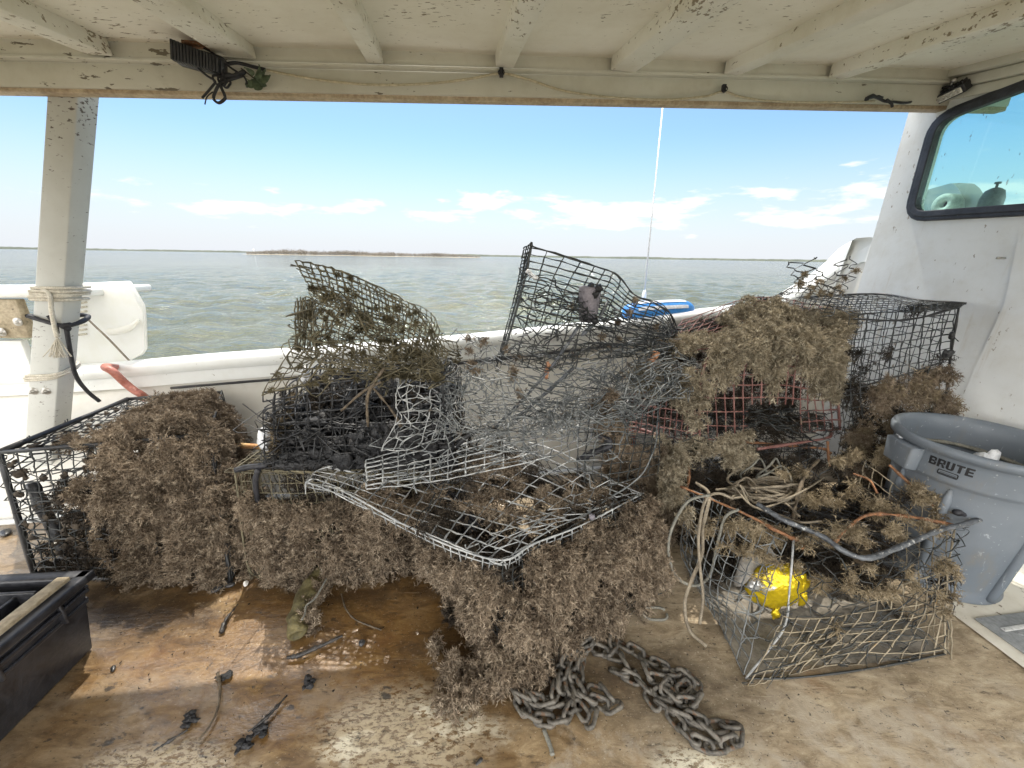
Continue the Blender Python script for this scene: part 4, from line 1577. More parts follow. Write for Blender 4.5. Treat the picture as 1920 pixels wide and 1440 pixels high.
def bush(m, C, Rr, N, per=110, L=0.034, droop=0.5, leafL=0.013, w=0.0016, K=7, fronds=11):
    """each clump is a bunch of drooping fronds, each frond a spray of small tufts"""
    k = len(C)
    nt = max(3, per // fronds)
    d = rng.normal(size=(k, fronds, 3))
    d /= np.linalg.norm(d, axis=-1, keepdims=True)
    d = d + N[:, None] * 0.75
    d /= np.linalg.norm(d, axis=-1, keepdims=True)
    fl = rng.uniform(0.75, 1.45, size=(k, fronds, 1, 1))
    s = rng.uniform(0.15, 1.0, size=(k, fronds, nt, 1)) ** 0.8 * fl
    R3 = Rr[:, None, None, :]
    base = C[:, None, None] + d[:, :, None] * R3 * s + V(0, 0, -1) * (0.35 * droop * 2) * R3[..., 2:3] * s ** 2
    base = base + rng.normal(size=base.shape) * R3 * 0.13
    dr = d[:, :, None] * 0.9 + rng.normal(size=base.shape) * 0.45 + V(0, 0, -droop * 0.8)
    base = base.reshape(-1, 3)
    base[:, 2] = np.maximum(base[:, 2], 0.010)
    twigs(m, base, dr.reshape(-1, 3), L * 0.72, leafL, w, K)
    # spines
    n = k * fronds
    p0 = np.repeat(C, fronds, 0)
    p2 = (C[:, None] + d * Rr[:, None] * fl[..., 0]).reshape(-1, 3)
    sd = np.cross(p2 - p0, rng.normal(size=(n, 3)))
    sd = sd / (np.linalg.norm(sd, axis=1, keepdims=True) + 1e-9) * w
    m.add(np.stack([p0 - sd, p0 + sd, p2 + sd * .4, p2 - sd * .4], 1).reshape(-1, 3), quads=np.arange(n * 4).reshape(-1, 4))


def put_growth(t, mat, parts, name='growth', per=110, **kw):
    m = MB()
    for C, Rr, N in parts:
        bush(m, C, Rr, N, per, **kw)
    o = m.build(name, mat, t)
    o['kind'] = 'stuff'
    return o


def bx(FL, FR, BR, BL, TFL, TFR, TBR, TBL):
    """six patches of a pot from its corners"""
    A = lambda *p: [np.asarray(x, float) for x in p]
    FL, FR, BR, BL, TFL, TFR, TBR, TBL = A(FL, FR, BR, BL, TFL, TFR, TBR, TBL)
    return dict(front=[[TFL, TFR], [FL, FR]], back=[[TBL, TBR], [BL, BR]], left=[[TBL, TFL], [BL, FL]], right=[[TFR, TBR], [FR, BR]],
                top=[[TBL, TBR], [TFL, TFR]], bottom=[[FL, FR], [BL, BR]])


def rods(m, paths, r, lump=0.12, n=5, sides=7):
    for p in paths:
        m.tube(smooth_path(p, n), r, sides, True, lump)
    return m


OUT = V(0, -1, 0.15)
UPV = V(0, -0.3, 1)


def inrect(a, b, c, d, soft=0.0):
    return lambda u, v: 1.0 if a <= u <= b and c <= v <= d else soft


# ---- pot A: left, buried in brown growth
def pot_left():
    FL, FR = atz(66, 1080), atz(432, 1092)
    TFL, TFR = atz(-2, 848, 0.65), atz(392, 815, 0.65)
    TBL, TBR = atz(240, 748, 0.65), atz(415, 737, 0.65)
    BL, BR = V(-2.30, 1.93, 0), V(-1.50, 1.95, 0)
    t = thing('crab_pot', (FL + FR) / 2, 'dark wire crab pot at far left smothered in brown growth beside the black tote', 'crab pot', 'old wire crab pots')
    p = {k: Patch(v, 0.010, i, 5) for i, (k, v) in enumerate(bx(FL, FR, BR, BL, TFL, TFR, TBR, TBL).items())}
    m = MB()
    square(m, p['top'], 17, 13, 0.0030, 0.005)
    hexmesh(m, p['left'], 8, 8, 0.0030, 0.005)
    square(m, p['front'], 17, 13, 0.0030, 0.004)
    hexmesh(m, p['front'], 12, 8, 0.0026, 0.006, keep=lambda u, v: (u < 0.5))
    square(m, p['back'], 14, 10, 0.0028, 0.004)
    square(m, p['right'], 12, 12, 0.0028, 0.004)
    hexmesh(m, p['bottom'], 12, 8, 0.0028, 0.004)
    m.build('wire_mesh', M['wire_dark'], t)
    m = MB()
    rods(m, [[TFL, FL], [TFL, TBL], [TBL, TBR], [FL, FR], [FL, BL]], 0.012, 0.1)
    rods(m, [[TBL, BL], [TFL, TFR], [TBR, TFR], [TFR, FR]], 0.008, 0.1)
    rods(m, [[atz(60, 905, 0.45), atz(85, 960, 0.30), atz(135, 1050, 0.06)]], 0.028, 0.25)
    m.build('frame', M['wire_black'], t)
    g = []
    # hanging front
    keepf = lambda u, v: 0.97 if (u > 0.42 + 0.06 * v and v < 0.98) else (0.16 if u > 0.24 and 0.15 < v < 0.75 else 0.0)
    g.append(clumps_on(p['front'], 135, keepf, OUT, 0.030, 0.024, 0.052, 2.1))
    g.append(clumps_on(p['front'], 45, lambda u, v: 1.0 if u > 0.45 and v < 0.45 else 0, OUT, 0.10, 0.03, 0.055, 1.8))
    # crown
    keept = lambda u, v: 1.0 if u > 0.50 - 0.16 * v and (v > 0.12) else (0.03 if v > 0.3 else 0)
    g.append(clumps_on(p['top'], 105, keept, UPV, 0.02, 0.03, 0.06, 1.0))
    g.append(clumps_on(p['top'], 34, lambda u, v: 1.0 if u > 0.55 and v > 0.35 else 0, UPV, 0.06, 0.035, 0.06, 1.0))
    g.append(clumps_on(p['right'], 75, lambda u, v: 1.0, V(1, -0.3, 0.1), 0.03, 0.03, 0.06, 1.4))
    put_growth(t, M['grow_brown'], g, per=165, L=0.030, leafL=0.0125, w=0.0019)
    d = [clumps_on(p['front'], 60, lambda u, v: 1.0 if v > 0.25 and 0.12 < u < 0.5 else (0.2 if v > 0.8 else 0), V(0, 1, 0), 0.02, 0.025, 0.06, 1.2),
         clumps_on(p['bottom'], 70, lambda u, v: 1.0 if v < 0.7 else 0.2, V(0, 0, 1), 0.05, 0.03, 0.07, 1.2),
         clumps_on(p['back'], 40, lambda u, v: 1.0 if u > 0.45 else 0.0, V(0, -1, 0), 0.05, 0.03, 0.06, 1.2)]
    put_growth(t, M['grow_dark'], d, name='dark_growth_and_shade', per=90, L=0.032)  # dark under-layer painting the shade between and behind the clumps
    m = MB()
    for i in range(46):
        u = rng.uniform(0.0, 0.45)
        v = rng.uniform(0.05, 0.9)
        c = p['front'](np.array([u]), np.array([v]))[0]
        m.blob(c, V(rng.uniform(.008, .026), rng.uniform(.006, .012), rng.uniform(.008, .022)), i, 0.5, 9, 6)
    for i in range(40):
        c = p['top'](np.array([rng.uniform(0.05, 0.5)]), np.array([rng.uniform(0.2, 1)]))[0]
        m.blob(c, V(rng.uniform(.008, .03), rng.uniform(.008, .014), rng.uniform(.005, .010)), i + 90, 0.5, 9, 6)
    m.build('mud', M['grow_dark'], t, smooth=True)['kind'] = 'stuff'


pot_left()


# ---- pot B: low pot beneath the black one
def pot_low_mid():
    FL, FR = atz(478, 1084), atz(822, 1062)
    TFL, TFR = atz(440, 880, 0.55), atz(800, 892, 0.55)
    TBL, TBR = atz(492, 842, 0.55), V(-0.30, 2.02, 0.55)
    BL, BR = V(-1.24, 1.98, 0), V(-0.30, 2.05, 0)
    t = thing('crab_pot', (FL + FR) / 2, 'low brown crab pot with bent wire carrying the muddy black pot on top', 'crab pot', 'old wire crab pots')
    p = {k: Patch(v, 0.014, 20 + i, 5) for i, (k, v) in enumerate(bx(FL, FR, BR, BL, TFL, TFR, TBR, TBL).items())}
    m = MB()
    for k, a, b in (('front', 20, 12), ('left', 9, 11), ('top', 16, 7), ('back', 12, 8), ('right', 9, 9)):
        square(m, p[k], a, b, 0.0022, 0.004, miss=0.01)
    strands(m, p['front'], 25, 0.002, 0.02)
    m.build('wire_mesh', M['wire_olive'], t)
    m = MB()
    rods(m, [[TFL, FL + V(-0.02, 0, 0.1), FL + V(0.02, 0, 0.0)], [TFL, TBL], [TFL, TFR]], 0.0045, 0.15)
    m.build('frame', M['wire_olive'], t)
    m = MB()
    rods(m, [[atz(440, 882, 0.56), atz(465, 876, 0.565), atz(505, 872, 0.575)], [atz(484, 880, 0.56), atz(479, 910, 0.48), atz(490, 980, 0.27), atz(498, 1050, 0.09), atz(502, 1080, 0.03)]], 0.013, 0.06)
    m.build('bent_rod', M['blackcord'], t, smooth=True)
    g = [clumps_on(p['front'], 100, lambda u, v: 1.0 if (u > 0.24 and v > 0.22 and v < 0.97 and u < 0.97) else 0.0, OUT, 0.045, 0.022, 0.06, 1.5),
         clumps_on(p['front'], 34, lambda u, v: 1.0 if (u < 0.20 and v > 0.18 and v < 0.75) else 0.0, OUT, 0.015, 0.02, 0.04, 1.3),
         clumps_on(p['front'], 24, lambda u, v: 1.0 if (0.04 < u < 0.3 and v > 0.72) else 0.0, OUT, 0.015, 0.02, 0.04, 1.1)]
    put_growth(t, M['grow_brown'], g, per=150, L=0.030, leafL=0.0125, w=0.0019)
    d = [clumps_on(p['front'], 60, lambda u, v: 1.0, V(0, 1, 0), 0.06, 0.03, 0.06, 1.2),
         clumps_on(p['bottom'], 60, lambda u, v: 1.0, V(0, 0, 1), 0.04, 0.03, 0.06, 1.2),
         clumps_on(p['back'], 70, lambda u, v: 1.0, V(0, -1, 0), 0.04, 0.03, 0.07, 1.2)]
    put_growth(t, M['grow_dark'], d, name='dark_growth_and_shade', per=90, L=0.032)  # inner fill, coloured dark as the shade inside the low pot


pot_low_mid()


# ---- pot C: black muddy pot standing on the low one, with a torn flap
def pot_black():
    FL, FR = atz(508, 876, 0.57), atz(838, 872, 0.57)
    TFL, TFR = aty(500, 738, FL[1]), aty(836, 700, FR[1])
    dv = V(-0.02, 0.5, 0)
    BL, BR = FL + dv, FR + dv
    TBL, TBR = TFL + dv + V(0.06, -0.06, 0.05), TFR + dv + V(0, -0.05, -0.03)
    t = thing('crab_pot', (FL + FR) / 2, 'black mud-caked crab pot with curled olive mesh flap standing on the low brown pot', 'crab pot', 'old wire crab pots')
    p = {k: Patch(v, 0.016, 40 + i, 5) for i, (k, v) in enumerate(bx(FL, FR, BR, BL, TFL, TFR, TBR, TBL).items())}
    m = MB()
    square(m, p['front'], 15, 9, 0.0034, 0.004, miss=0.01)
    square(m, p['left'], 9, 10, 0.0028, 0.004)
    square(m, p['back'], 17, 10, 0.0028, 0.005)
    square(m, p['right'], 9, 10, 0.0026, 0.004)
    square(m, p['bottom'], 17, 9, 0.0028, 0.005)
    mid = Patch([[(a + b) / 2 + V(0, .05, -.02) for a, b in ((TFL, TBL), (TFR, TBR))], [(a + b) / 2 for a, b in ((FL, BL), (FR, BR))]], 0.04, 77, 6)
    hexmesh(m, mid, 14, 8, 0.0028, 0.007)
    shelf = Patch([[TFL * .45 + FL * .55, TFR * .45 + FR * .55], [TBL * .45 + BL * .55, TBR * .45 + BR * .55]], 0.03, 78, 6)
    square(m, shelf, 16, 9, 0.0028, 0.005)
    strands(m, p['front'], 40, 0.0024, 0.05)
    m.build('wire_mesh', M['wire_black'], t)
    m = MB()
    for i in range(170):
        u, v, w = rng.uniform(0.02, 0.97), 1.02 - abs(rng.normal()) * .22, rng.uniform(0.01, 0.5)
        c = p['front'](np.array([u]), np.array([v]))[0] + dv * w
        m.blob(c, V(rng.uniform(.018, .05), rng.uniform(.015, .04), rng.uniform(.008, .026)), i, 0.7, 14, 9, 5)
    for i in range(90):
        u = 0.74 + rng.normal() * 0.13
        v = 0.84 + rng.normal() * 0.10
        c = p['front'](np.array([np.clip(u, 0, 1)]), np.array([np.clip(v, 0, 1)]))[0] + V(0, rng.uniform(-.015, .05), 0)
        m.blob(c, V(rng.uniform(.02, .05), rng.uniform(.012, .03), rng.uniform(.015, .045)), i + 300, 0.6, 12, 8, 4)
    for i in range(150):
        c = p['front'](np.array([rng.uniform(0.03, .97)]), np.array([rng.uniform(.28, 1.0)]))[0] + dv * rng.uniform(.35, .95)
        m.blob(c, V(rng.uniform(.02, .07), rng.uniform(.015, .05), rng.uniform(.015, .05)), i + 900, 0.7, 12, 8, 5)
    for i in range(60):
        u, v = rng.uniform(0, 1), 1.0 + rng.normal() * 0.02
        c = p['front'](np.array([u]), np.array([min(v, 1)]))[0] + V(0, rng.uniform(-0.01, 0.03), -0.01)
        m.blob(c, V(rng.uniform(.02, .05), .018, rng.uniform(.010, .022)), i + 500, 0.5, 12, 8, 4)
    m.build('mud', M['mud'], t, smooth=True)['kind'] = 'stuff'
    gd = [clumps_on(mid, 60, lambda u, v: 1.0 if v > 0.25 else 0.3, V(0, -1, 0), 0.08, 0.02, 0.05, 1.2),
          clumps_on(p['left'], 22, lambda u, v: 1.0, V(-1, 0, 0), 0.02, 0.015, 0.03, 1.3)]
    put_growth(t, M['grow_dark'], gd, name='dark_growth_and_shade', per=60, L=0.035, K=5)
    # curled flap of olive mesh
    Y0 = FL[1] + 0.05
    def fr(pts, dy):
        return [aty(x, y, Y0 + dy + .13 * min(1, max(0, (x - 562) / 270.0))) for x, y in pts]
    rowsF = [fr(((562, 496), (613, 508), (667, 526), (720, 546), (767, 566), (800, 590), (816, 622), (836, 660)), .02),
             fr(((586, 532), (625, 543), (675, 560), (722, 580), (760, 602), (788, 628), (804, 656), (828, 692)), -.01),
             fr(((600, 556), (640, 580), (682, 604), (718, 626), (748, 646), (772, 666), (792, 688), (814, 710)), -.05)]
    fl = Patch(rowsF, 0.012, 55, 6)
    m = MB()
    square(m, fl, 24, 8, 0.0028, 0.004, miss=0.01)
    square(m, Patch([[q + V(-.01, .07, -.02) for q in r] for r in rowsF], 0.02, 155, 6), 22, 7, 0.0024, 0.005, miss=0.03)
    body = Patch([[aty(606, 548, Y0), aty(670, 575, Y0 - .02), aty(745, 625, Y0), aty(812, 672, Y0)],
                  [aty(556, 580, Y0), aty(645, 605, Y0 - .06), aty(730, 650, Y0 - .05), aty(826, 692, Y0)],
                  [aty(556, 650, Y0 - .02), aty(640, 668, Y0 - .08), aty(730, 690, Y0 - .06), aty(830, 705, Y0)],
                  [aty(505, 735, Y0 - .05), aty(610, 720, Y0 - .08), aty(720, 710, Y0 - .06), aty(836, 712, Y0)]], 0.02, 56, 7)
    square(m, body, 16, 12, 0.0027, 0.006, miss=0.02)
    backs = Patch([[q + V(0, .22, 0) for q in r] for r in body.C], 0.05, 57, 6)
    hexmesh(m, backs, 13, 7, 0.0025, 0.008, miss=0.03)
    strands(m, body, 70, 0.0022, 0.03, 0.35)
    strip = Patch([[aty(556, 566, Y0), aty(588, 560, Y0 + .03)], [aty(556, 655, Y0), aty(582, 655, Y0 + .03)]], 0.008, 58)
    square(m, strip, 6, 9, 0.0027, 0.004)
    for k in range(14):
        x = 556 + k * 2.6
        m.tube([aty(x, 600, Y0), aty(x + rng.normal() * 2, 562 + rng.uniform(-6, 14), Y0)], 0.0024, 4)
    # whiskers at the tip
    for k in range(6):
        a = aty(575 + k * 6, 500 + k * 6, Y0)
        m.tube([a, a + V(-0.05 - rng.uniform(0, .03), 0, rng.uniform(0, .03))], 0.0022, 4)
    m.build('torn_flap', M['wire_olive'], t)
    g = [clumps_on(body, 60, lambda u, v: 1.0, OUT, 0.0, 0.002, 0.008, 1.0), clumps_on(fl, 40, lambda u, v: 1.0 if v > 0.5 else 0.3, OUT, 0.0, 0.002, 0.007, 1.0)]
    cc = aty(735, 596, Y0 + .1)
    g.append((np.array([cc, cc + V(.03, 0, -.02), cc + V(-.02, 0, .01)]), np.full((3, 3), 0.025), np.array([[0, -1, 0]] * 3)))
    put_growth(t, M['grow_olive'], g, per=22, L=0.016, K=5)
    m = MB()
    rods(m, [[aty(690, 800, Y0 - .12), aty(690, 740, Y0 - .13), aty(720, 690, Y0 - .1)], [aty(640, 770, Y0 - .12), aty(680, 735, Y0 - .12), aty(715, 716, Y0 - .12)],
             [aty(700, 728, Y0 - .12), aty(735, 770, Y0 - .11), aty(752, 800, Y0 - .1)]], 0.006, 0.25)
    m.build('twig', M['twig'], t)
    # pale shell crust on the left edge
    g = [clumps_on(p['left'], 20, lambda u, v: 1.0 if u > 0.6 and 0.1 < v < 0.75 else 0, V(-1, -.5, 0), 0.005, 0.012, 0.024, 1.6)]
    put_growth(t, M['grow_straw'], g, name='pale_growth', per=70, L=0.016, K=5)


pot_black()
c = aty(497, 826, 1.62)
m = MB().blob(c, (0.030, 0.03, 0.055), 9, 0.3, 16, 12)
tag(m.build('plastic_bag', M['stripe'], smooth=True), 'crumpled white plastic scrap stuck to the left side of the black pot', 'scrap')
c = aty(572, 704, 1.62)
m = MB().blob(c, (0.015, 0.012, 0.035), 19, 0.5, 16, 12)
tag(m.build('plastic_scrap', M['stripe'], smooth=True), 'small pale blue-white plastic scrap caught near the top of the black pot', 'scrap')


# ---- tall torn mesh standing between the pots
def tall_mesh():
    a = lambda x, y, Y: aty(x, y, Y)
    t = thing('torn_wire_mesh', aty(960, 700, 1.95), 'tall dark torn wire mesh bent upright in the middle holding a grey cup', 'torn mesh', 'old wire crab pots')
    rows = [[a(996, 461, 1.95), a(1060, 482, 1.97), a(1118, 500, 2.0), a(1158, 516, 2.03), a(1190, 553, 2.07), a(1232, 570, 2.12), a(1258, 590, 2.16), a(1272, 622, 2.2)],
            [a(985, 520, 1.93), a(1035, 535, 1.92), a(1090, 548, 1.93), a(1140, 556, 1.96), a(1180, 580, 2.0), a(1220, 596, 2.06), a(1250, 612, 2.12), a(1268, 636, 2.18)],
            [a(970, 575, 1.92), a(1020, 592, 1.88), a(1070, 600, 1.88), a(1120, 606, 1.9), a(1170, 615, 1.95), a(1210, 624, 2.02), a(1244, 636, 2.1), a(1262, 650, 2.16)],
            [a(938, 680, 1.9), a(990, 690, 1.86), a(1050, 684, 1.85), a(1110, 676, 1.86), a(1160, 670, 1.9), a(1200, 664, 1.98), a(1236, 660, 2.06), a(1260, 662, 2.12)]]
    f = Patch(rows, 0.006, 61, 7)
    m = MB()
    square(m, f, 15, 14, 0.0031, 0.003, miss=0.004)
    sheet2 = Patch([[q + V(0.0, 0.10, -0.02) for q in r] for r in rows], 0.035, 62, 7)
    hexmesh(m, sheet2, 15, 8, 0.0026, 0.007, keep=lambda u, v: v > 0.42 - 0.25 * u, miss=0.01)
    sheet3 = Patch([[q + V(0.01, -0.05, 0.0) for q in r] for r in rows[1:]], 0.03, 63, 8)
    hexmesh(m, sheet3, 14, 6, 0.0024, 0.008, keep=lambda u, v: (v > 0.25) & (u > 0.0), miss=0.03)
    strands(m, sheet3, 60, 0.0022, 0.02, 0.3)
    # folded left edge
    e = [rows[0][0], rows[1][0], rows[2][0], rows[3][0]]
    m.tube(smooth_path(e, 8), 0.0055, 6, True, 0.25)
    m.tube(smooth_path([q + V(-0.02, 0.03, -0.03) for q in e], 8), 0.004, 6, True, 0.25)
    edge = Patch([[q, q + V(-0.025, 0.05, -0.01)] for q in e], 0.01, 64)
    square(m, edge, 2, 26, 0.0028, 0.003)
    m.tube(smooth_path(rows[0], 6), 0.0042, 6, True, 0.2)
    m.blob(rows[0][0] + V(0, 0, 0.005), (0.009, 0.009, 0.012), 3, 0.2)
    m.build('mesh_sheet', M['wire_dark'], t)
    # crushed lower tangle
    tm = MB()
    lo = [[a(838, 645, 2.05), a(900, 650, 2.0), a(960, 660, 1.95), a(1040, 690, 1.9), a(1120, 680, 1.9), a(1200, 650, 1.95), a(1270, 630, 2.1)],
          [a(850, 700, 1.9), a(900, 710, 1.85), a(970, 725, 1.78), a(1040, 735, 1.75), a(1120, 730, 1.76), a(1200, 710, 1.82), a(1280, 690, 2.0)],
          [a(850, 760, 1.75), a(900, 770, 1.7), a(970, 780, 1.68), a(1040, 785, 1.66), a(1110, 780, 1.66), a(1180, 765, 1.75), a(1250, 745, 1.9)]]
    f1 = Patch(lo, 0.03, 65, 7)
    hexmesh(tm, f1, 15, 7, 0.0029, 0.008, keep=lambda u, v: ~((u < 0.40) & (v > 0.25) & (v < 0.8) & (np.sin(u * 31) > 0.35)), miss=0.03)
    f2 = Patch([[q + V(0.02, 0.10, 0.03) for q in r[2:]] for r in lo], 0.06, 66, 7)
    hexmesh(tm, f2, 9, 5, 0.0027, 0.009, miss=0.05)
    f3 = Patch([[q + V(0.0, -0.04, -0.02) for q in r[3:]] for r in lo], 0.04, 67, 8)
    hexmesh(tm, f3, 10, 5, 0.0026, 0.010, miss=0.04, flip=True)
    strands(tm, f1, 55, 0.0022, 0.025, 0.30)
    strands(tm, f3, 55, 0.0023, 0.03, 0.35)
    tm.build('crushed_netting', M['wire_tangle'], t)
    m = MB()
    rods(m, [[a(1085, 612, 1.83), a(1040, 680, 1.80), a(980, 750, 1.74), a(930, 800, 1.7)], [a(1075, 690, 1.82), a(1020, 740, 1.76), a(960, 790, 1.7)],
             [a(1140, 565, 1.9), a(1120, 600, 1.86), a(1090, 630, 1.82)]], 0.008, 0.15)
    m.build('bent_rod', M['pipe'], t)
    g = [clumps_on(f1, 14, lambda u, v: 1.0 if u < 0.45 and v < 0.7 else 0.1, OUT, 0.0, 0.010, 0.026, 1.5),
         clumps_on(f, 10, lambda u, v: 1.0 if 0.3 < u < 0.8 and v > 0.2 else 0.2, OUT, 0.0, 0.005, 0.012, 1.4)]
    put_growth(t, M['grow_brown'], g, per=55, L=0.022, K=5)


tall_mesh()
c = aty(1104, 570, 1.90)
t = thing('cup', c, 'grimy grey foam cup caught in the tall upright mesh', 'cup')
prof = [(0.0, -0.085), (0.040, -0.085), (0.046, -0.04), (0.052, 0.03), (0.054, 0.075), (0.048, 0.082), (0.030, 0.085), (0.0, 0.084)]
MB().lathe(prof, 20, c).build('body', M['foam'], t, smooth=True)
m = MB()
for i in range(7):
    m.blob(c + V(rng.normal() * .02, -.03 + rng.normal() * .012, rng.choice([-.075, .075]) + rng.normal() * .012), (.016, .014, .014), i, 0.5, 10, 7)
m.build('mud', M['mud'], t, smooth=True)['kind'] = 'stuff'
m = MB()
for x, y in ((990, 508), (996, 514), (1003, 520)):
    m.blob(aty(x, y, 1.9), (.014, .006, .010), x, 0.5, 10, 7)
tag(m.build('plastic_scrap', M['stripe'], smooth=True), 'white plastic scrap caught on the left edge of the tall upright mesh', 'scrap')
m = MB()
for x, y in ((1027, 684), (1026, 696), (1024, 706)):
    m.blob(aty(x, y, 1.78), (.010, .006, .016), x, 0.4, 10, 7)
tag(m.build('leaf', M['leafbrown'], smooth=True), 'orange dead leaf caught in the crushed netting below the grey cup', 'leaf')
m = MB()
for x, y in ((1228, 662), (1222, 674), (1231, 668)):
    m.blob(aty(x, y, 1.92), (.016, .008, .014), x, 0.5, 10, 7)
tag(m.build('leaf', M['leafbrown'], smooth=True), 'pale brown dead leaf lying in the netting at the right end of the tall mesh', 'leaf')


# ---- pot D: the crushed pot in front, hung with brown growth
def pot_front():
    BF, BLc, BRc = atz(948, 1275), atz(836, 1062), atz(1258, 1108)
    BB = V(0.42, 1.95, 0)
    TF, TL, TR = atz(946, 1050, 0.50), atz(790, 975, 0.53), atz(1206, 925, 0.52)
    TB = atz(905, 800, 0.62)
    t = thing('crab_pot', (BF + BRc) / 2, 'crushed wire crab pot at centre front with thick brown growth under its bent grey lid', 'crab pot', 'old wire crab pots')
    left = Patch([[TL, (TL + TF) / 2 + V(0, 0, -.015), TF], [BLc, (BLc + BF) / 2, BF]], 0.012, 81, 5)
    right = Patch([[TF, (TF + TR) / 2 + V(0, 0, -.02), TR], [BF, (BF + BRc) / 2, BRc]], 0.012, 82, 5)
    back = Patch([[TR, TB], [BRc, BB]], 0.03, 83, 5)
    back2 = Patch([[TB, TL], [BB, BLc]], 0.03, 84, 5)
    m = MB()
    square(m, left, 12, 12, 0.0022, 0.004)
    square(m, right, 19, 12, 0.0022, 0.004)
    square(m, back, 14, 10, 0.0022, 0.005, miss=0.02)
    hexmesh(m, back2, 12, 8, 0.0022, 0.006)
    m.build('wire_mesh', M['wire_dark'], t)
    # lid: bent lattice reaching out to the left
    LT = atz(574, 905, 0.56)
    lid = Patch([[LT, atz(700, 965, 0.53), atz(830, 1015, 0.51), TF],
                 [atz(600, 880, 0.57), atz(740, 915, 0.50), atz(880, 950, 0.47), atz(1040, 985, 0.50)],
                 [atz(690, 862, 0.60), atz(800, 850, 0.56), atz(930, 880, 0.50), atz(1130, 950, 0.51)],
                 [atz(720, 830, 0.66), atz(880, 815, 0.62), atz(1010, 830, 0.58), TR]], 0.010, 85, 6)
    m = MB()
    square(m, lid, 15, 11, 0.0034, 0.003, miss=0.004)
    tri = Patch([[TF, (TF + TR) / 2, TR], [TF * .5 + TL * .5, atz(1010, 960, .48), TR * .6 + TB * .4]], 0.01, 86, 6)
    hexmesh(m, tri, 9, 3, 0.0022, 0.006)
    edge = smooth_path([LT, atz(640, 920, 0.55), atz(760, 985, 0.52), atz(860, 1030, 0.505), TF, atz(1000, 1020, .505), atz(1090, 985, .51), TR], 6)
    m.tube(edge, 0.0036, 6, True, 0.2)
    m.tube(edge + V(0, 0.01, -0.03), 0.0028, 5, True, 0.2)
    for k in range(1, len(edge) - 1):
        m.tube([edge[k], edge[k] + V(rng.normal() * .006, .01, -.035 - rng.uniform(0, .03))], 0.0024, 4)
    for k, (x, y) in enumerate(((570, 935), (573, 915), (590, 898))):
        pass
    m.tube(smooth_path([LT + V(0.03, 0, 0.02), LT, LT + V(-.005, -.01, -.05)], 4), 0.004, 5, True, 0.2)
    m.build('lid_mesh', M['wire_grey'], t)
    # upper grey sheet sweeping up to the right
    up = Patch([[atz(683, 918, 0.60), atz(800, 905, 0.60), atz(930, 880, 0.62), atz(1060, 850, 0.64), atz(1150, 815, 0.66)],
                [atz(684, 890, 0.63), atz(800, 868, 0.63), atz(930, 835, 0.66), atz(1060, 800, 0.70), atz(1165, 772, 0.73)],
                [atz(684, 862, 0.66), atz(800, 832, 0.67), atz(930, 790, 0.71), atz(1060, 755, 0.76), atz(1190, 735, 0.80)]], 0.008, 87, 5)
    m = MB()
    square(m, up, 15, 7, 0.0034, 0.003, miss=0.004)
    m.build('bent_panel', M['wire_grey'], t)
    curl = Patch([[aty(762, 690, 1.62), aty(800, 680, 1.66), aty(835, 700, 1.7), aty(845, 740, 1.75)],
                  [aty(748, 740, 1.50), aty(790, 735, 1.55), aty(830, 745, 1.62), aty(850, 775, 1.7)],
                  [aty(750, 790, 1.46), aty(790, 790, 1.50), aty(830, 790, 1.57), aty(855, 800, 1.66)],
                  [aty(718, 842, 1.46), aty(765, 845, 1.48), aty(815, 835, 1.55), aty(860, 825, 1.62)]], 0.012, 88, 6)
    m = MB()
    hexmesh(m, curl, 6, 5, 0.0028, 0.004)
    square(m, curl, 6, 7, 0.0024, 0.006, miss=0.05)
    m.build('curled_netting', M['wire_grey'], t)
    net = Patch([[aty(850, 690, 1.72), aty(900, 700, 1.7), aty(960, 720, 1.7), aty(1000, 740, 1.7)],
                 [aty(835, 750, 1.6), aty(880, 770, 1.6), aty(940, 790, 1.6), aty(1010, 790, 1.6)],
                 [aty(840, 830, 1.52), aty(900, 830, 1.5), aty(960, 820, 1.5), aty(1040, 800, 1.52)]], 0.02, 89, 6)
    m = MB()
    hexmesh(m, Patch([[q + V(.03, -.08, -.02) for q in r] for r in net.C], .04, 189, 8), 6, 4, 0.0028, 0.008, miss=0.03)
    slope = Patch([[aty(800, 680, 1.75), aty(900, 690, 1.78), aty(1020, 720, 1.76), aty(1150, 740, 1.78)], [aty(790, 760, 1.62), aty(900, 765, 1.62), aty(1020, 775, 1.62), aty(1160, 790, 1.64)], [aty(720, 850, 1.5), aty(860, 850, 1.48), aty(1000, 850, 1.45), aty(1150, 850, 1.5)]], .03, 190, 7)
    square(m, slope, 10, 5, 0.0025, 0.010, miss=0.10)
    strands(m, slope, 16, 0.0024, 0.03, 0.4)
    m.build('crumpled_netting', M['wire_tangle'], t)
    m = MB()
    hexmesh(m, net, 8, 5, 0.0023, 0.008, miss=0.02)
    strands(m, net, 26, 0.0022, 0.02)
    strands(m, up, 40, 0.0022, 0.03, 0.4)
    loop = smooth_path([atz(1232, 790, .72), atz(1230, 830, .66), atz(1210, 880, .60), atz(1180, 910, .55), atz(1140, 935, .53), atz(1095, 968, .52)], 6)
    m.tube(loop, 0.0034, 5, True, 0.15)
    m.tube(smooth_path([atz(1236, 700, .85), atz(1234, 750, .78), atz(1233, 800, .70)], 5), 0.003, 5)
    m.build('loose_wire', M['wire_tangle'], t)
    # mesh cylinder at the back right, black inside
    m = MB()
    cyl = Patch([[aty(1090, 770, 1.75), aty(1140, 765, 1.8), aty(1195, 770, 1.85), aty(1235, 760, 1.95)], [aty(1085, 905, 1.55), aty(1130, 915, 1.5), aty(1180, 900, 1.5), aty(1230, 880, 1.6)]], 0.02, 90, 5)
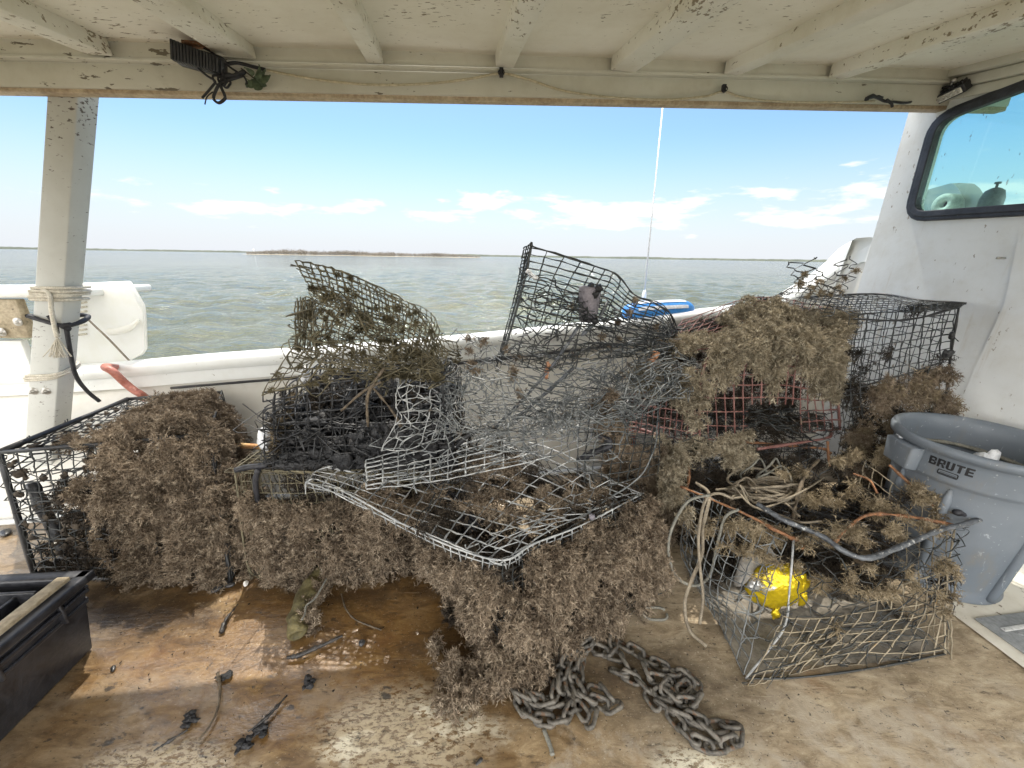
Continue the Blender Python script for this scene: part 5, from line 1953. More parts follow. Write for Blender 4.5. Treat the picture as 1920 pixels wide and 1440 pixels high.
    square(m, cyl, 9, 8, 0.0026, 0.004, miss=0.01)
    m.build('funnel_mesh', M['wire_dark'], t)
    m = MB()
    rods(m, [[aty(1115, 815, 1.7), aty(1135, 822, 1.68), aty(1145, 835, 1.66), aty(1110, 850, 1.66), aty(1085, 862, 1.62)]], 0.014, 0.3)
    m.build('bent_hose', M['blackcord'], t, smooth=True)
    m = MB()
    rods(m, [[aty(835, 860, 1.62), aty(880, 815, 1.6), aty(930, 800, 1.6)]], 0.010, 0.2)
    m.build('bent_bar', M['wire_black'], t, smooth=True)
    g = [clumps_on(left, 66, lambda u, v: 1.0 if v > 0.02 + 0.18 * (1 - u) else 0.0, V(-.7, -1, 0.1), 0.035, 0.025, 0.055, 1.5),
         clumps_on(right, 125, lambda u, v: 0.0 if (abs(u - .52) < .05 and abs(v - .52) < .10) else (1.0 if v > 0.06 and (v < 0.98 - 0.30 * max(0, u - .25)) else 0.0), V(.5, -1, 0.1), 0.035, 0.025, 0.055, 1.7)]
    base = atz(948, 1262)
    cc = [base + V(rng.normal() * .10 - .02, rng.normal() * .05, abs(rng.normal()) * .05 + .03) for _ in range(26)]
    g.append((np.array(cc), np.full((26, 3), .045), np.tile(V(-.2, -1, .3), (26, 1))))
    put_growth(t, M['grow_brown'], g, per=155, L=0.032, leafL=0.0135, w=0.0019)
    lidg = [clumps_on(lid, 60, lambda u, v: 1.0 if 0.48 < u < 0.98 and 0.30 < v < 0.85 else 0.0, V(0, 0, 1), -0.01, 0.018, 0.04, 1.0),
            clumps_on(lid, 22, lambda u, v: 1.0 if 0.2 < u < 0.45 and 0.1 < v < 0.6 else 0.0, V(0, 0, -1), 0.05, 0.03, 0.05, 1.0),
            (np.array([aty(1140 + rng.normal() * 16, 770 + rng.normal() * 22, 1.72) for _ in range(14)]), np.full((14, 3), .03), np.tile(V(0, -1, 0), (14, 1)))]
    put_growth(t, M['grow_brown'], lidg, name='lid_growth', per=70, L=0.04, leafL=0.016, w=0.0016, K=5)
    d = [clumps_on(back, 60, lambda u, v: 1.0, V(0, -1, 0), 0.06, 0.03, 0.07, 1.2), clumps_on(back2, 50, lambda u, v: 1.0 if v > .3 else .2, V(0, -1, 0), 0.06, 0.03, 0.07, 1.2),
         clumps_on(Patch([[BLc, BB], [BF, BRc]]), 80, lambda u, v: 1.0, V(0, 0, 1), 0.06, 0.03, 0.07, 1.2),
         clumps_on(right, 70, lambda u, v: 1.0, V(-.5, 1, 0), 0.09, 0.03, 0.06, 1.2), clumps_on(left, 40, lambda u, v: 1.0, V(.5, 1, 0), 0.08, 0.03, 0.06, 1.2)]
    put_growth(t, M['grow_dark'], d, name='dark_growth_and_shade', per=80, L=0.034)  # dark backing clumps in place of shade inside the crushed pot
    m = MB()
    P = smooth_path([atz(810, 905, .46), atz(850, 940, .44), atz(890, 985, .42)], 8)
    for k in range(60):
        o = rng.normal(size=3) * .014
        m.tube(P[::2] + o, 0.0028, 4)
    m.build('black_bristle', M['blackcord'], t)
    m = MB()
    m.lathe([(0, -.01), (.012, -.008), (.012, .006), (.007, .010), (0, .011)], 12, atz(1110, 968, .53)).build('knob', M['foam'], t, smooth=True)


pot_front()


# ---- pot E: red vinyl wire pot with tan growth, on the pots behind
def pot_red():
    zb = 0.55
    FL, FR = atz(1311, 826, zb), atz(1575, 806, zb)
    SL = atz(1172, 806, zb)
    TFL, TFR = aty(1345, 645, FL[1] + 0.06), aty(1572, 655, FR[1] + 0.02)
    MFL, MFR = aty(1316, 705, FL[1] + 0.0), aty(1570, 722, FR[1])
    TSL = aty(1185, 690, SL[1] + .03)
    BL, BR = V(0.78, 2.50, zb), V(1.95, 2.52, zb)
    TBL, TBR = aty(1290, 600, 2.40), aty(1600, 585, 2.35)
    t = thing('crab_pot', (FL + FR) / 2, 'red vinyl wire crab pot with pale tan growth draped over its arched top', 'crab pot', 'old wire crab pots')
    front = Patch([[TFL, (TFL + TFR) / 2 + V(0, 0, .02), TFR], [MFL, (MFL + MFR) / 2, MFR], [FL, (FL + FR) / 2 + V(0, 0, -.01), FR]], 0.006, 101, 5)
    side = Patch([[TSL, MFL + V(0, 0, .02)], [SL, FL]], 0.006, 102, 5)
    top = Patch([[TBL, aty(1390, 566, 2.42), aty(1490, 558, 2.44), TBR], [aty(1250, 650, 2.1), aty(1370, 608, 2.22), aty(1480, 596, 2.24), aty(1590, 615, 2.18)], [TSL + V(0, 0, .0), TFL, (TFL + TFR) / 2 + V(0, 0, .03), TFR + V(0, 0, .03)]], 0.02, 103, 5)
    back = Patch([[TBL, TBR], [BL, BR]], 0.01, 104, 5)
    bot = Patch([[BL, BR], [SL, FR]], 0.02, 105, 5)
    m = MB()
    square(m, front, 17, 9, 0.0042, 0.002, keep=lambda u, v: ~((u > 0.33) & (u < 0.68) & (v > 0.74)))
    square(m, side, 13, 7, 0.0038, 0.002)
    square(m, top, 20, 10, 0.003, 0.004)
    square(m, back, 18, 8, 0.003, 0.003)
    m.build('wire_mesh', M['wire_red'], t)
    m = MB()
    hexmesh(m, bot, 18, 6, 0.003, 0.012)
    drop = Patch([[aty(1400, 760, 2.0), aty(1560, 760, 1.98)], [aty(1380, 818, 1.82), aty(1560, 815, 1.82)]], 0.03, 106, 6)
    hexmesh(m, drop, 8, 4, 0.0028, 0.008)
    hexmesh(m, Patch([[aty(1250, 780, 2.0), aty(1330, 780, 2.0)], [aty(1230, 830, 1.9), aty(1340, 830, 1.85)]], .02, 107), 5, 3, 0.0026, 0.006)
    for i in range(26):
        a = bot(np.array([rng.uniform(.2, .9)]), np.array([rng.uniform(0.2, 1)]))[0] + V(0, 0, rng.uniform(0, .06))
        m.tube([a, a + V(rng.uniform(.05, .16), rng.normal() * .03, rng.normal() * .012)], 0.0024, 4)
    m.build('inner_netting', M['wire_dark'], t)
    m = MB()
    rods(m, [[FL, MFL, TFL + V(.0, 0, -.01), TFL + V(.06, .03, .02)], [FR, MFR, TFR, TFR + V(-.03, .03, .03)]], 0.0075, 0.1)
    rods(m, [[atz(1560, 812, zb), atz(1548, 822, zb), atz(1480, 833, zb - .01), atz(1420, 842, zb - .01)], [atz(1180, 798, zb), atz(1255, 822, zb)]], 0.0085, 0.12)
    m.build('frame', M['wire_red'], t)
    g = [clumps_on(top, 130, lambda u, v: 0.0 if (u < 0.25 and v < 0.6) else (1.0 if v > 0.18 + 0.2 * (1 - u) else 0.1), UPV, 0.02, 0.022, 0.048, 1.1),
         clumps_on(front, 85, lambda u, v: 1.0 if v < 0.36 + 0.16 * math.sin(u * 17) + 0.10 * math.sin(u * 41) else 0.0, OUT, 0.022, 0.018, 0.042, 1.6),
         clumps_on(front, 26, lambda u, v: 1.0 if u > 0.88 and v < 0.6 else 0.0, OUT, 0.02, 0.018, 0.035, 1.4),
         clumps_on(side, 42, lambda u, v: 1.0 if v < 0.22 + 0.45 * u * u else 0.02, OUT, 0.02, 0.018, 0.040, 1.5)]
    put_growth(t, M['grow_tan'], g, per=110, L=0.034, leafL=0.0165, w=0.0023, K=6)
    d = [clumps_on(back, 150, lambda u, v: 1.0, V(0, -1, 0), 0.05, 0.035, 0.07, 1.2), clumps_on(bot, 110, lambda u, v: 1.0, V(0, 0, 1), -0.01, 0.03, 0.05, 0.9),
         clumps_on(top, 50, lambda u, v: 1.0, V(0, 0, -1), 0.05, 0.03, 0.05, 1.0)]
    put_growth(t, M['grow_dark'], d, name='dark_growth_and_shade', per=70, L=0.032)  # dark backing added so the inside looks black with shade


pot_red()


# ---- pot F: rear right, dark mesh against the cabin
def pot_rear():
    def P(x, y, Y):
        return aty(x, y, Y)
    TR_, TL_ = P(1794, 577, 1.97), P(1590, 590, 2.15)
    R_lo = P(1768, 795, 1.97)
    TBR, TBL = P(1640, 551, 2.52), P(1500, 558, 2.62)
    FL, FR = V(1.66, 2.05, 0.02), V(2.26, 1.99, 0.02)
    BR_, BL_ = V(2.38, 2.52, 0.02), V(1.65, 2.6, 0.02)
    t = thing('crab_pot', (FL + FR) / 2, 'tall dark wire crab pot against the white cabin with bare mesh above and growth below', 'crab pot', 'old wire crab pots')
    front = Patch([[TL_, TR_], [P(1575, 720, 2.12), P(1781, 690, 1.97)], [P(1575, 900, 2.0), P(1762, 880, 1.98)], [FL, FR]], 0.012, 111, 5)
    top = Patch([[TBL, TBR, P(1720, 562, 2.25), P(1800, 572, 2.1)], [TL_, P(1660, 584, 2.0), P(1730, 580, 1.9), TR_]], 0.008, 112, 5)
    back = Patch([[TBL, TBR], [BL_, BR_]], 0.012, 113, 5)
    right = Patch([[TR_, TBR], [FR, BR_]], 0.01, 114, 5)
    m = MB()
    square(m, front, 11, 24, 0.0027, 0.003, keep=lambda u, v: v < 0.95)
    square(m, top, 20, 9, 0.0025, 0.003)
    square(m, back, 14, 20, 0.0024, 0.003, keep=lambda u, v: v < 0.6)
    hexmesh(m, back, 12, 8, 0.0022, 0.004, keep=lambda u, v: v < 0.6)
    square(m, right, 12, 22, 0.0024, 0.003)
    m.build('wire_mesh', M['wire_dark'], t)
    m = MB()
    rods(m, [[TR_ + V(.01, 0, 0), P(1784, 660, 1.97), P(1772, 760, 1.97), P(1762, 880, 1.97)], [TBL, TBR, P(1720, 562, 2.25), P(1812, 569, 2.08)], [P(1600, 598, 2.14), P(1700, 600, 2.05), TR_]], 0.006, 0.15)
    rods(m, [[P(1580, 735, 2.1), P(1700, 700, 2.04), P(1770, 678, 1.97)]], 0.005, 0.2)
    m.blob(P(1784, 628, 1.96), (.012, .012, .018), 2, .3)
    m.blob(P(1775, 662, 1.96), (.018, .014, .018), 5, .4)
    rods(m, [[P(1784, 628, 1.96), P(1797, 640, 1.95)]], 0.003)
    m.build('frame', M['wire_black'], t)
    # torn netting standing up at the back
    fl = Patch([[P(1478, 492, 2.3), P(1530, 478, 2.32), P(1565, 492, 2.34), P(1612, 484, 2.36)], [P(1500, 520, 2.3), P(1535, 515, 2.32), P(1570, 520, 2.34), P(1612, 512, 2.36)], [P(1510, 552, 2.3), P(1540, 552, 2.32), P(1570, 552, 2.34), P(1596, 545, 2.36)]], 0.02, 115, 7)
    m = MB()
    hexmesh(m, fl, 7, 4, 0.0030, 0.005, keep=lambda u, v: ~((np.abs(u - 0.55) < 0.10) & (v < 0.35)))
    lf = Patch([[P(1455, 560, 2.5), P(1510, 530, 2.4), P(1580, 545, 2.3)], [P(1330, 600, 2.45), P(1450, 600, 2.35), P(1560, 590, 2.2)]], 0.015, 116, 6)
    square(m, lf, 12, 7, 0.0024, 0.004, miss=0.03)
    lf2 = Patch([[P(1400, 572, 2.55), P(1480, 548, 2.45)], [P(1180, 640, 2.2), P(1380, 615, 2.25)]], 0.02, 117, 6)
    square(m, lf2, 10, 10, 0.0022, 0.005, miss=0.03)
    m.build('torn_flap', M['wire_dark'], t)
    g = [clumps_on(front, 100, lambda u, v: 1.0 if (v > 0.36 - 0.06 * u and v < 0.80 and (u > 0.25 or v > 0.46)) else 0.0, OUT, 0.03, 0.022, 0.05, 1.3)]
    put_growth(t, M['grow_straw'], [tuple(a[:34] for a in g[0])], name='pale_growth', per=80, L=0.032, K=6)
    put_growth(t, M['grow_brown'], g, per=90, L=0.034, leafL=0.014, w=0.0016, K=6)
    d = [clumps_on(front, 150, lambda u, v: 1.0 if v > 0.34 else 0.12, V(-.3, 1, 0), 0.05, 0.03, 0.06, 1.2), clumps_on(right, 40, lambda u, v: 1.0 if v > .4 else 0, V(1, 0, 0), 0.02, 0.02, 0.04, 1.2)]
    put_growth(t, M['grow_dark'], d, name='dark_growth_and_shade', per=90, L=0.034)  # dark layer behind the front growth, shade put into its colour
    g = [clumps_on(fl, 14, lambda u, v: 1.0 if v > 0.3 else 0.1, OUT, 0.0, 0.008, 0.02, 1.0)]
    put_growth(t, M['grow_straw'], g, name='flap_growth', per=40, L=0.018, K=5)


pot_rear()


# ---- pot G: low dark pot carrying the red one
def pot_low_right():
    FL, FR = atz(1215, 1000, 0.05), V(1.62, 1.80, 0.02)
    TFL, TFR = atz(1190, 832, 0.52), V(1.72, 1.92, 0.53)
    BL, BR = V(0.72, 2.4, 0.02), V(1.62, 2.45, 0.02)
    TBL, TBR = V(0.70, 2.45, 0.53), V(1.62, 2.5, 0.53)
    t = thing('crab_pot', (FL + FR) / 2, 'low dark overgrown crab pot in shadow carrying the red wire pot', 'crab pot', 'old wire crab pots')
    p = {k: Patch(v, 0.012, 120 + i, 5) for i, (k, v) in enumerate(bx(FL, FR, BR, BL, TFL, TFR, TBR, TBL).items())}
    m = MB()
    for k, a, b in (('front', 20, 12), ('left', 10, 11), ('top', 18, 9), ('right', 10, 10)):
        square(m, p[k], a, b, 0.0024, 0.004)
    hexmesh(m, p['front'], 14, 8, 0.0026, 0.01)
    m.build('wire_mesh', M['wire_black'], t)
    g = [clumps_on(p['front'], 60, lambda u, v: 1.0 if u < 0.16 else 0.04, OUT, 0.03, 0.025, 0.05, 1.4), clumps_on(p['left'], 80, lambda u, v: 1.0, V(-1, -.4, 0), 0.03, 0.025, 0.05, 1.4)]
    put_growth(t, M['grow_brown'], g, per=100, L=0.034, leafL=0.014)
    d = [clumps_on(p['front'], 110, lambda u, v: 1.0, V(0, 1, 0), 0.07, 0.03, 0.06, 1.2), clumps_on(p['bottom'], 60, lambda u, v: 1.0, V(0, 0, 1), 0.04, 0.03, 0.06, 1.2)]
    put_growth(t, M['grow_dark'], d, name='dark_growth_and_shade', per=90, L=0.034)  # dark inner clumps giving this pot its shaded inside by colour


pot_low_right()


# ---- pot H: open tan pot at front right
def pot_right():
    A, B, C = atz(1292, 1090), atz(1398, 1272), atz(1772, 1226)
    D = V(1.74, 1.66, 0)
    Ta, Tb, Tc = atz(1276, 912, 0.45), atz(1488, 1012, 0.42), atz(1790, 992, 0.40)
    Td = atz(1560, 850, 0.50)
    Tba = atz(1262, 840, 0.50)
    t = thing('crab_pot', (A + C) / 2, 'open rusty straw-coloured wire crab pot at front right with rope and yellow foil in it', 'crab pot', 'old wire crab pots')
    left = Patch([[Ta, (Ta + Tb) / 2 + V(0, 0, -.03), Tb], [(Ta + A) / 2 + V(-.04, -.02, 0), (Ta + Tb + A + B) / 4 + V(-.05, -.05, 0), (Tb + B) / 2 + V(-.03, -.03, 0)], [A, (A + B) / 2, B]], 0.016, 131, 6)
    mid_t = atz(1640, 1050, 0.37)
    front = Patch([[Tb, mid_t, Tc], [(Tb + B) / 2 + V(0, -.03, 0), atz(1640, 1140, 0.17) + V(0, -.05, 0), (Tc + C) / 2 + V(-.02, -.02, 0)], [B, atz(1560, 1268, 0), C]], 0.020, 132, 6)
    right = Patch([[Tc, Td + V(.1, -.1, 0)], [C, D]], 0.012, 133, 5)
    back = Patch([[Tba, Td], [A + V(.05, .35, 0), D]], 0.02, 134, 5)
    floor_ = Patch([[A + V(.05, .30, .01), D + V(0, 0, .01)], [B + V(0, 0, .006), C + V(0, 0, .006)]], 0.006, 135, 5)
    m = MB()
    square(m, left, 10, 10, 0.0024, 0.003)
    hexmesh(m, left, 7, 5, 0.0020, 0.006, miss=0.02)
    hexmesh(m, floor_, 12, 6, 0.0022, 0.003)
    hexmesh(m, back, 12, 5, 0.0026, 0.006)
    m.build('wire_mesh', M['wire_tangle'], t)
    m = MB()
    square(m, front, 14, 10, 0.0026, 0.003, keep=lambda u, v: (v > 0.30) & ~((u < 0.45) & (v < 0.5)), miss=0.004)
    square(m, right, 8, 9, 0.0024, 0.004, miss=0.02)
    m.tube(smooth_path([C, (C + Tc) / 2 + V(-.02, 0, 0), Tc], 5), 0.004, 5, True, .2)
    m.build('front_mesh', M['wire_straw'], t)
    m = MB()
    hexmesh(m, front, 11, 6, 0.0021, 0.008, miss=0.04)
    strands(m, front, 30, 0.0018, 0.012, 0.35)
    m.tube(smooth_path([B, atz(1500, 1270), atz(1640, 1252), C], 6), 0.0042, 6, True, .2)
    m.build('front_netting', M['wire_dark'], t)
    m = MB()
    rods(m, [[B, atz(1440, 1220, .10), atz(1472, 1172, .17), atz(1480, 1110, .27), Tb]], 0.0042, 0.25)
    m.build('corner_post', M['wire_grey'], t)
    m = MB()
    Ug, Vg = np.meshgrid(np.linspace(-.06, 1.04, 60), np.linspace(.15, 1.02, 40))
    Pg = floor_(np.clip(Ug, 0, 1), np.clip(Vg, 0, 1))
    Pg[..., 2] = .003 + .012 * np.clip(np.sin(Pg[..., 0] * 23) * np.sin(Pg[..., 1] * 31 + 1) + .3 * np.sin(Pg[..., 0] * 71 + Pg[..., 1] * 57) + .15, -.6, 1) * (1 - np.abs(Ug - .5) * 1.2)
    m.grid(Pg[::-1])
    o = m.build('silt', M['silt'], t, smooth=True)
    o['kind'] = 'stuff'
    m = MB()
    rods(m, [[atz(1420, 945, .47), atz(1470, 975, .46), atz(1540, 1005, .44), atz(1585, 1035, .42), atz(1630, 1046, .41), atz(1690, 1024, .42), atz(1760, 995, .43), atz(1812, 982, .44), atz(1850, 970, .45), atz(1880, 966, .45), atz(1905, 974, .44)]], 0.0105, 0.12, 7, 9)
    m.build('pipe_rail', M['pipe'], t, smooth=True)
    m = MB()
    for pth, r in (([atz(1398, 829, .52), atz(1460, 835, .515), atz(1540, 841, .505), atz(1556, 850, .5)], .0085), ([atz(1552, 828, .55), atz(1553, 850, .50), atz(1556, 875, .44)], .007),
                   ([atz(1668, 872, .55), atz(1720, 920, .48), atz(1770, 966, .42)], .0065), ([atz(1560, 1022, .42), atz(1590, 990, .45), atz(1630, 965, .46), atz(1700, 968, .45), atz(1790, 985, .43)], .0075),
                   ([atz(1290, 860, .48), atz(1292, 895, .42), atz(1285, 925, .36)], .007), ([atz(1440, 988, .44), atz(1500, 1015, .42), atz(1505, 1030, .40)], .008), ([atz(1600, 888, .5), atz(1630, 900, .48), atz(1645, 925, .44)], .0045),
                   ([Ta, atz(1330, 935, .45), atz(1400, 965, .44), Tb], .006)):
        m.tube(smooth_path(pth, 6), r, 6, True, 0.25)
    m.build('rusty_rods', M['rust'], t, smooth=True)
    # growth: heavy arch at the back left, straggling along the rods, sparse on the front
    P = smooth_path([atz(1272, 960, .36), atz(1258, 880, .46), atz(1285, 830, .53), atz(1350, 838, .53), atz(1410, 850, .52)], 10)
    k = 62
    C1 = P[rng.integers(0, len(P), k)] + rng.normal(size=(k, 3)) * V(.03, .03, .03)
    g = [(C1, np.full((k, 3), .03) * rng.uniform(.7, 1.3, (k, 1)), np.tile(V(-.2, -1, .4), (k, 1)))]
    put_growth(t, M['grow_tan'], g, per=105, L=0.036, leafL=0.015, w=0.0018, K=6)
    g = []
    for pth, n, s in (([atz(1500, 1015, .43), atz(1600, 990, .44), atz(1700, 985, .43), atz(1790, 1000, .41)], 18, .014), ([atz(1440, 900, .5), atz(1540, 870, .5), atz(1600, 860, .52), atz(1660, 850, .53)], 15, .016),
                      ([atz(1480, 900, .42), atz(1520, 930, .40), atz(1600, 930, .42), atz(1700, 960, .43)], 20, .018), ([atz(1720, 915, .5), atz(1780, 965, .42)], 14, .014),
                      ([atz(1300, 960, .40), atz(1400, 985, .40), atz(1460, 1000, .40)], 15, .016), ([atz(1400, 1020, .34), atz(1480, 1060, .30), atz(1560, 1100, .24), atz(1650, 1090, .26)], 9, .014)):
        P = smooth_path(pth, 10)
        C1 = P[rng.integers(0, len(P), n)] + rng.normal(size=(n, 3)) * .018
        g.append((C1, np.full((n, 3), s), np.tile(V(0, -1, .2), (n, 1))))
    put_growth(t, M['grow_straw'], g, name='straggling_growth', per=66, L=0.040, leafL=0.013, w=0.0013, K=6, fronds=14)
    g = [clumps_on(front, 18, lambda u, v: (1.0 if u > .25 else .1) if v < 0.40 or (u > .8 and v < .75) else 0.04, OUT, 0.0, 0.012, 0.026, 1.2), clumps_on(left, 12, lambda u, v: 1.0 if v < 0.4 else 0.05, OUT, 0.0, 0.012, 0.026, 1.2)]
    put_growth(t, M['grow_straw'], g, name='mesh_growth', per=44, L=0.038, leafL=0.013, w=0.0012, K=6)
    d = [clumps_on(back, 80, lambda u, v: 1.0, V(0, -1, 0), 0.04, 0.025, 0.06, 1.2), clumps_on(floor_, 60, lambda u, v: 1.0 if v < 0.45 else 0.0, V(0, 0, 1), 0.03, 0.03, 0.06, 0.9),
         clumps_on(right, 26, lambda u, v: 1.0 if u > .4 else 0.1, V(-1, 0, 0), 0.03, 0.02, 0.05, 1.1)]
    put_growth(t, M['grow_dark'], d, name='dark_growth_and_shade', per=70, L=0.036)  # dark fill at back and floor, painted shade of the interior
    m = MB()
    up = Patch([[atz(1420, 950, .34), atz(1560, 900, .36), atz(1700, 930, .36)], [atz(1520, 1000, .22), atz(1620, 1020, .2), atz(1760, 1010, .22)]], .02, 139, 6)
    for i in range(90):
        a = up(np.array([rng.uniform(0, .9)]), np.array([rng.uniform()]))[0]
        m.tube([a, a + V(.16, -.08, -.02) * rng.uniform(.4, 1) + rng.normal(size=3) * .012], 0.0022, 4)
    hexmesh(m, up, 9, 4, 0.0022, 0.006)
    m.build('inner_netting', M['wire_black'], t)


pot_right()

# rope coil inside the open pot and loops hanging over its left side
def coil():
    c = atz(1430, 915, 0.40)
    m = MB()
    for i in range(11):
        a = np.linspace(0, 2 * np.pi, 30)
        cx = c + V(rng.normal() * .03 + .02, rng.normal() * .03, .008 * i * 0.5 - .02)
        rx, ry = rng.uniform(.08, .16), rng.uniform(.05, .10)
        ph = rng.uniform(0, 6.28)
        tilt = rng.normal() * .15
        m.tube(cx + np.stack([rx * np.cos(a + ph), ry * np.sin(a + ph), tilt * rx * np.cos(a) + .012 * np.sin(2 * a + ph)], -1), 0.0065, 6, False)
    m.tube(smooth_path([c + V(-.1, -.05, .03), c + V(.05, -.06, .05), atz(1480, 910, .44)], 6), .0065, 6)
    tag(m.build('rope', M['rope'], smooth=True), 'grey-tan rope lying in a loose coil inside the open pot at front right', 'rope')
    m = MB()
    for pts, r in (([atz(1305, 905, .47), atz(1330, 928, .46), atz(1318, 990, .36), atz(1316, 1040, .26), atz(1296, 1090, .16), atz(1284, 1130, .09), atz(1292, 1180, .03), atz(1325, 1212, .012)], .0075),
                   ([atz(1375, 935, .48), atz(1345, 925, .50), atz(1322, 940, .46), atz(1310, 1000, .36), atz(1312, 1060, .24), atz(1318, 1120, .14), atz(1312, 1170, .05)], .0065)):
        m.tube(smooth_path(pts, 8), r, 7)
    tag(m.build('rope', M['rope'], smooth=True), 'tan rope hanging down the left side of the open pot to the deck', 'rope')
    m = MB()
    m.tube(smooth_path([atz(1330, 928, .49), atz(1290, 940, .47), atz(1262, 985, .40), atz(1253, 1030, .30), atz(1266, 1078, .18), atz(1300, 1098, .14), atz(1330, 1080, .18), atz(1345, 1020, .30), atz(1360, 970, .42), atz(1385, 955, .47)], 8), .0065, 7)
    tag(m.build('rope', M['rope_gr'], smooth=True), 'dark grey rope in a big loop over the left corner of the open pot', 'rope')
    m = MB()
    for (x, y), (rx, rz) in (((1415, 885), (.062, .075)), ((1452, 895), (.085, .06)), ((1445, 888), (.06, .085))):
        cc = atz(x, y, .44)
        a = np.linspace(0, 2 * np.pi, 30)
        m.tube(cc + np.stack([rx * np.cos(a), .03 * np.sin(a * 2), rz * np.sin(a)], -1), .0052, 6, False)
    tag(m.build('rope', M['rope_gr'], smooth=True), 'thin dark line standing in loops at the back of the open pot', 'rope')
    m = MB()
    m.tube(smooth_path([atz(1535, 862, .52), atz(1510, 890, .48), atz(1495, 935, .42), atz(1486, 975, .37), atz(1478, 985, .35)], 7), .009, 7, True, .15)
    tag(m.build('branch', M['twig'], smooth=True), 'curved pale branch bent inside the open pot behind the pipe rail', 'branch')
    m = MB()
    for k in range(7):
        P = [atz(1330 + rng.uniform(0, 60), 905 + rng.uniform(-10, 30), .46 + rng.uniform(-.02, .02))]
        x, y = 1390 + rng.uniform(-20, 20), 930 + rng.uniform(-20, 20)
        for j in range(4):
            P.append(atz(x, y, .43 + rng.uniform(-.05, .03)))
            x += rng.uniform(10, 55)
            y += rng.uniform(-28, 30)
        m.tube(smooth_path(P, 6), .0048, 6)
    tag(m.build('rope', M['rope'], smooth=True), 'loose strings of tan rope straggling over the top of the open pot', 'rope')
    m = MB()
    a = np.linspace(0.4, 2 * np.pi, 26)
    cc = atz(1228, 1152, .008)
    m.tube(cc + np.stack([.052 * np.cos(a), .035 * np.sin(a), .006 + .004 * np.sin(3 * a)], -1), .006, 6)
    tag(m.build('rope', M['rope_gr'], smooth=True), 'small ring of dark rope on the deck by the centre pot', 'rope')


coil()


# yellow foil balloon crumpled in the pot, grey rag above it
def foil():
    c = atz(1454, 1098, 0.18)
    t = thing('foil_balloon', c, 'crumpled yellow and silver foil balloon inside the open pot at front right', 'balloon')
    q = np.random.default_rng(5)
    nu, nv = 30, 20
    th, ph = np.linspace(0.05, np.pi - .05, nv)[:, None], np.linspace(0, 2 * np.pi, nu, endpoint=False)[None]
    th, ph = th + q.normal(size=(nv, nu)) * .045, ph + q.normal(size=(nv, nu)) * .07
    d = np.stack([np.sin(th) * np.cos(ph), np.sin(th) * np.sin(ph), np.cos(th) + 0 * ph], -1)
    w = np.ones((nv, nu)) + q.normal(size=(nv, nu)) * .045
    for _ in range(5):
        k = q.normal(size=3) * q.uniform(2, 5)
        w += 0.05 * np.abs(np.sin(d @ k + q.uniform(0, 6))) - .03
    P = c + d * w[..., None] * V(0.116, 0.055, 0.104)
    MB().grid(P, True).build('body', M['foil'], t)
    m = MB()
    m.blob(atz(1420, 1170, .05) * 0 + c + V(0.01, -.03, -.115), (.016, .01, .03), 3, .5)
    m.blob(c + V(.095, -.01, .02), (.03, .016, .05), 4, .3, 16, 12, 4)
    m.blob(c + V(.115, -.02, -.05), (.016, .012, .032), 6, .3, 16, 12, 4)
    m.build('tail', M['foil'], t)
    r = atz(1432, 1048, 0.27)
    m = MB()
    f = Patch([[r + V(-.09, .02, .0), r + V(-.05, -.03, .06), r + V(0.0, .0, .05), r + V(.06, -.02, .0)], [r + V(-.10, 0, -.06), r + V(-.05, -.04, -.03), r + V(.01, 0, -.0), r + V(.08, -.03, -.05)], [r + V(-.09, 0, -.12), r + V(-.06, -.02, -.09), r + V(.02, .01, -.05), r + V(.09, -.02, -.08)]], .02, 140, 14)
    U, Vv = np.meshgrid(np.linspace(0, 1, 24), np.linspace(0, 1, 18))
    m.grid(f(U, Vv))
    o = m.build('rag', simple('grey_rag', (.16, .15, .13), (.30, .28, .25), 20, .9, .4), smooth=True)
    so_ = o.modifiers.new('solid', 'SOLIDIFY')
    so_.thickness = 0.004
    tag(o, 'crumpled grey rag above the yellow foil in the open pot', 'rag')


foil()


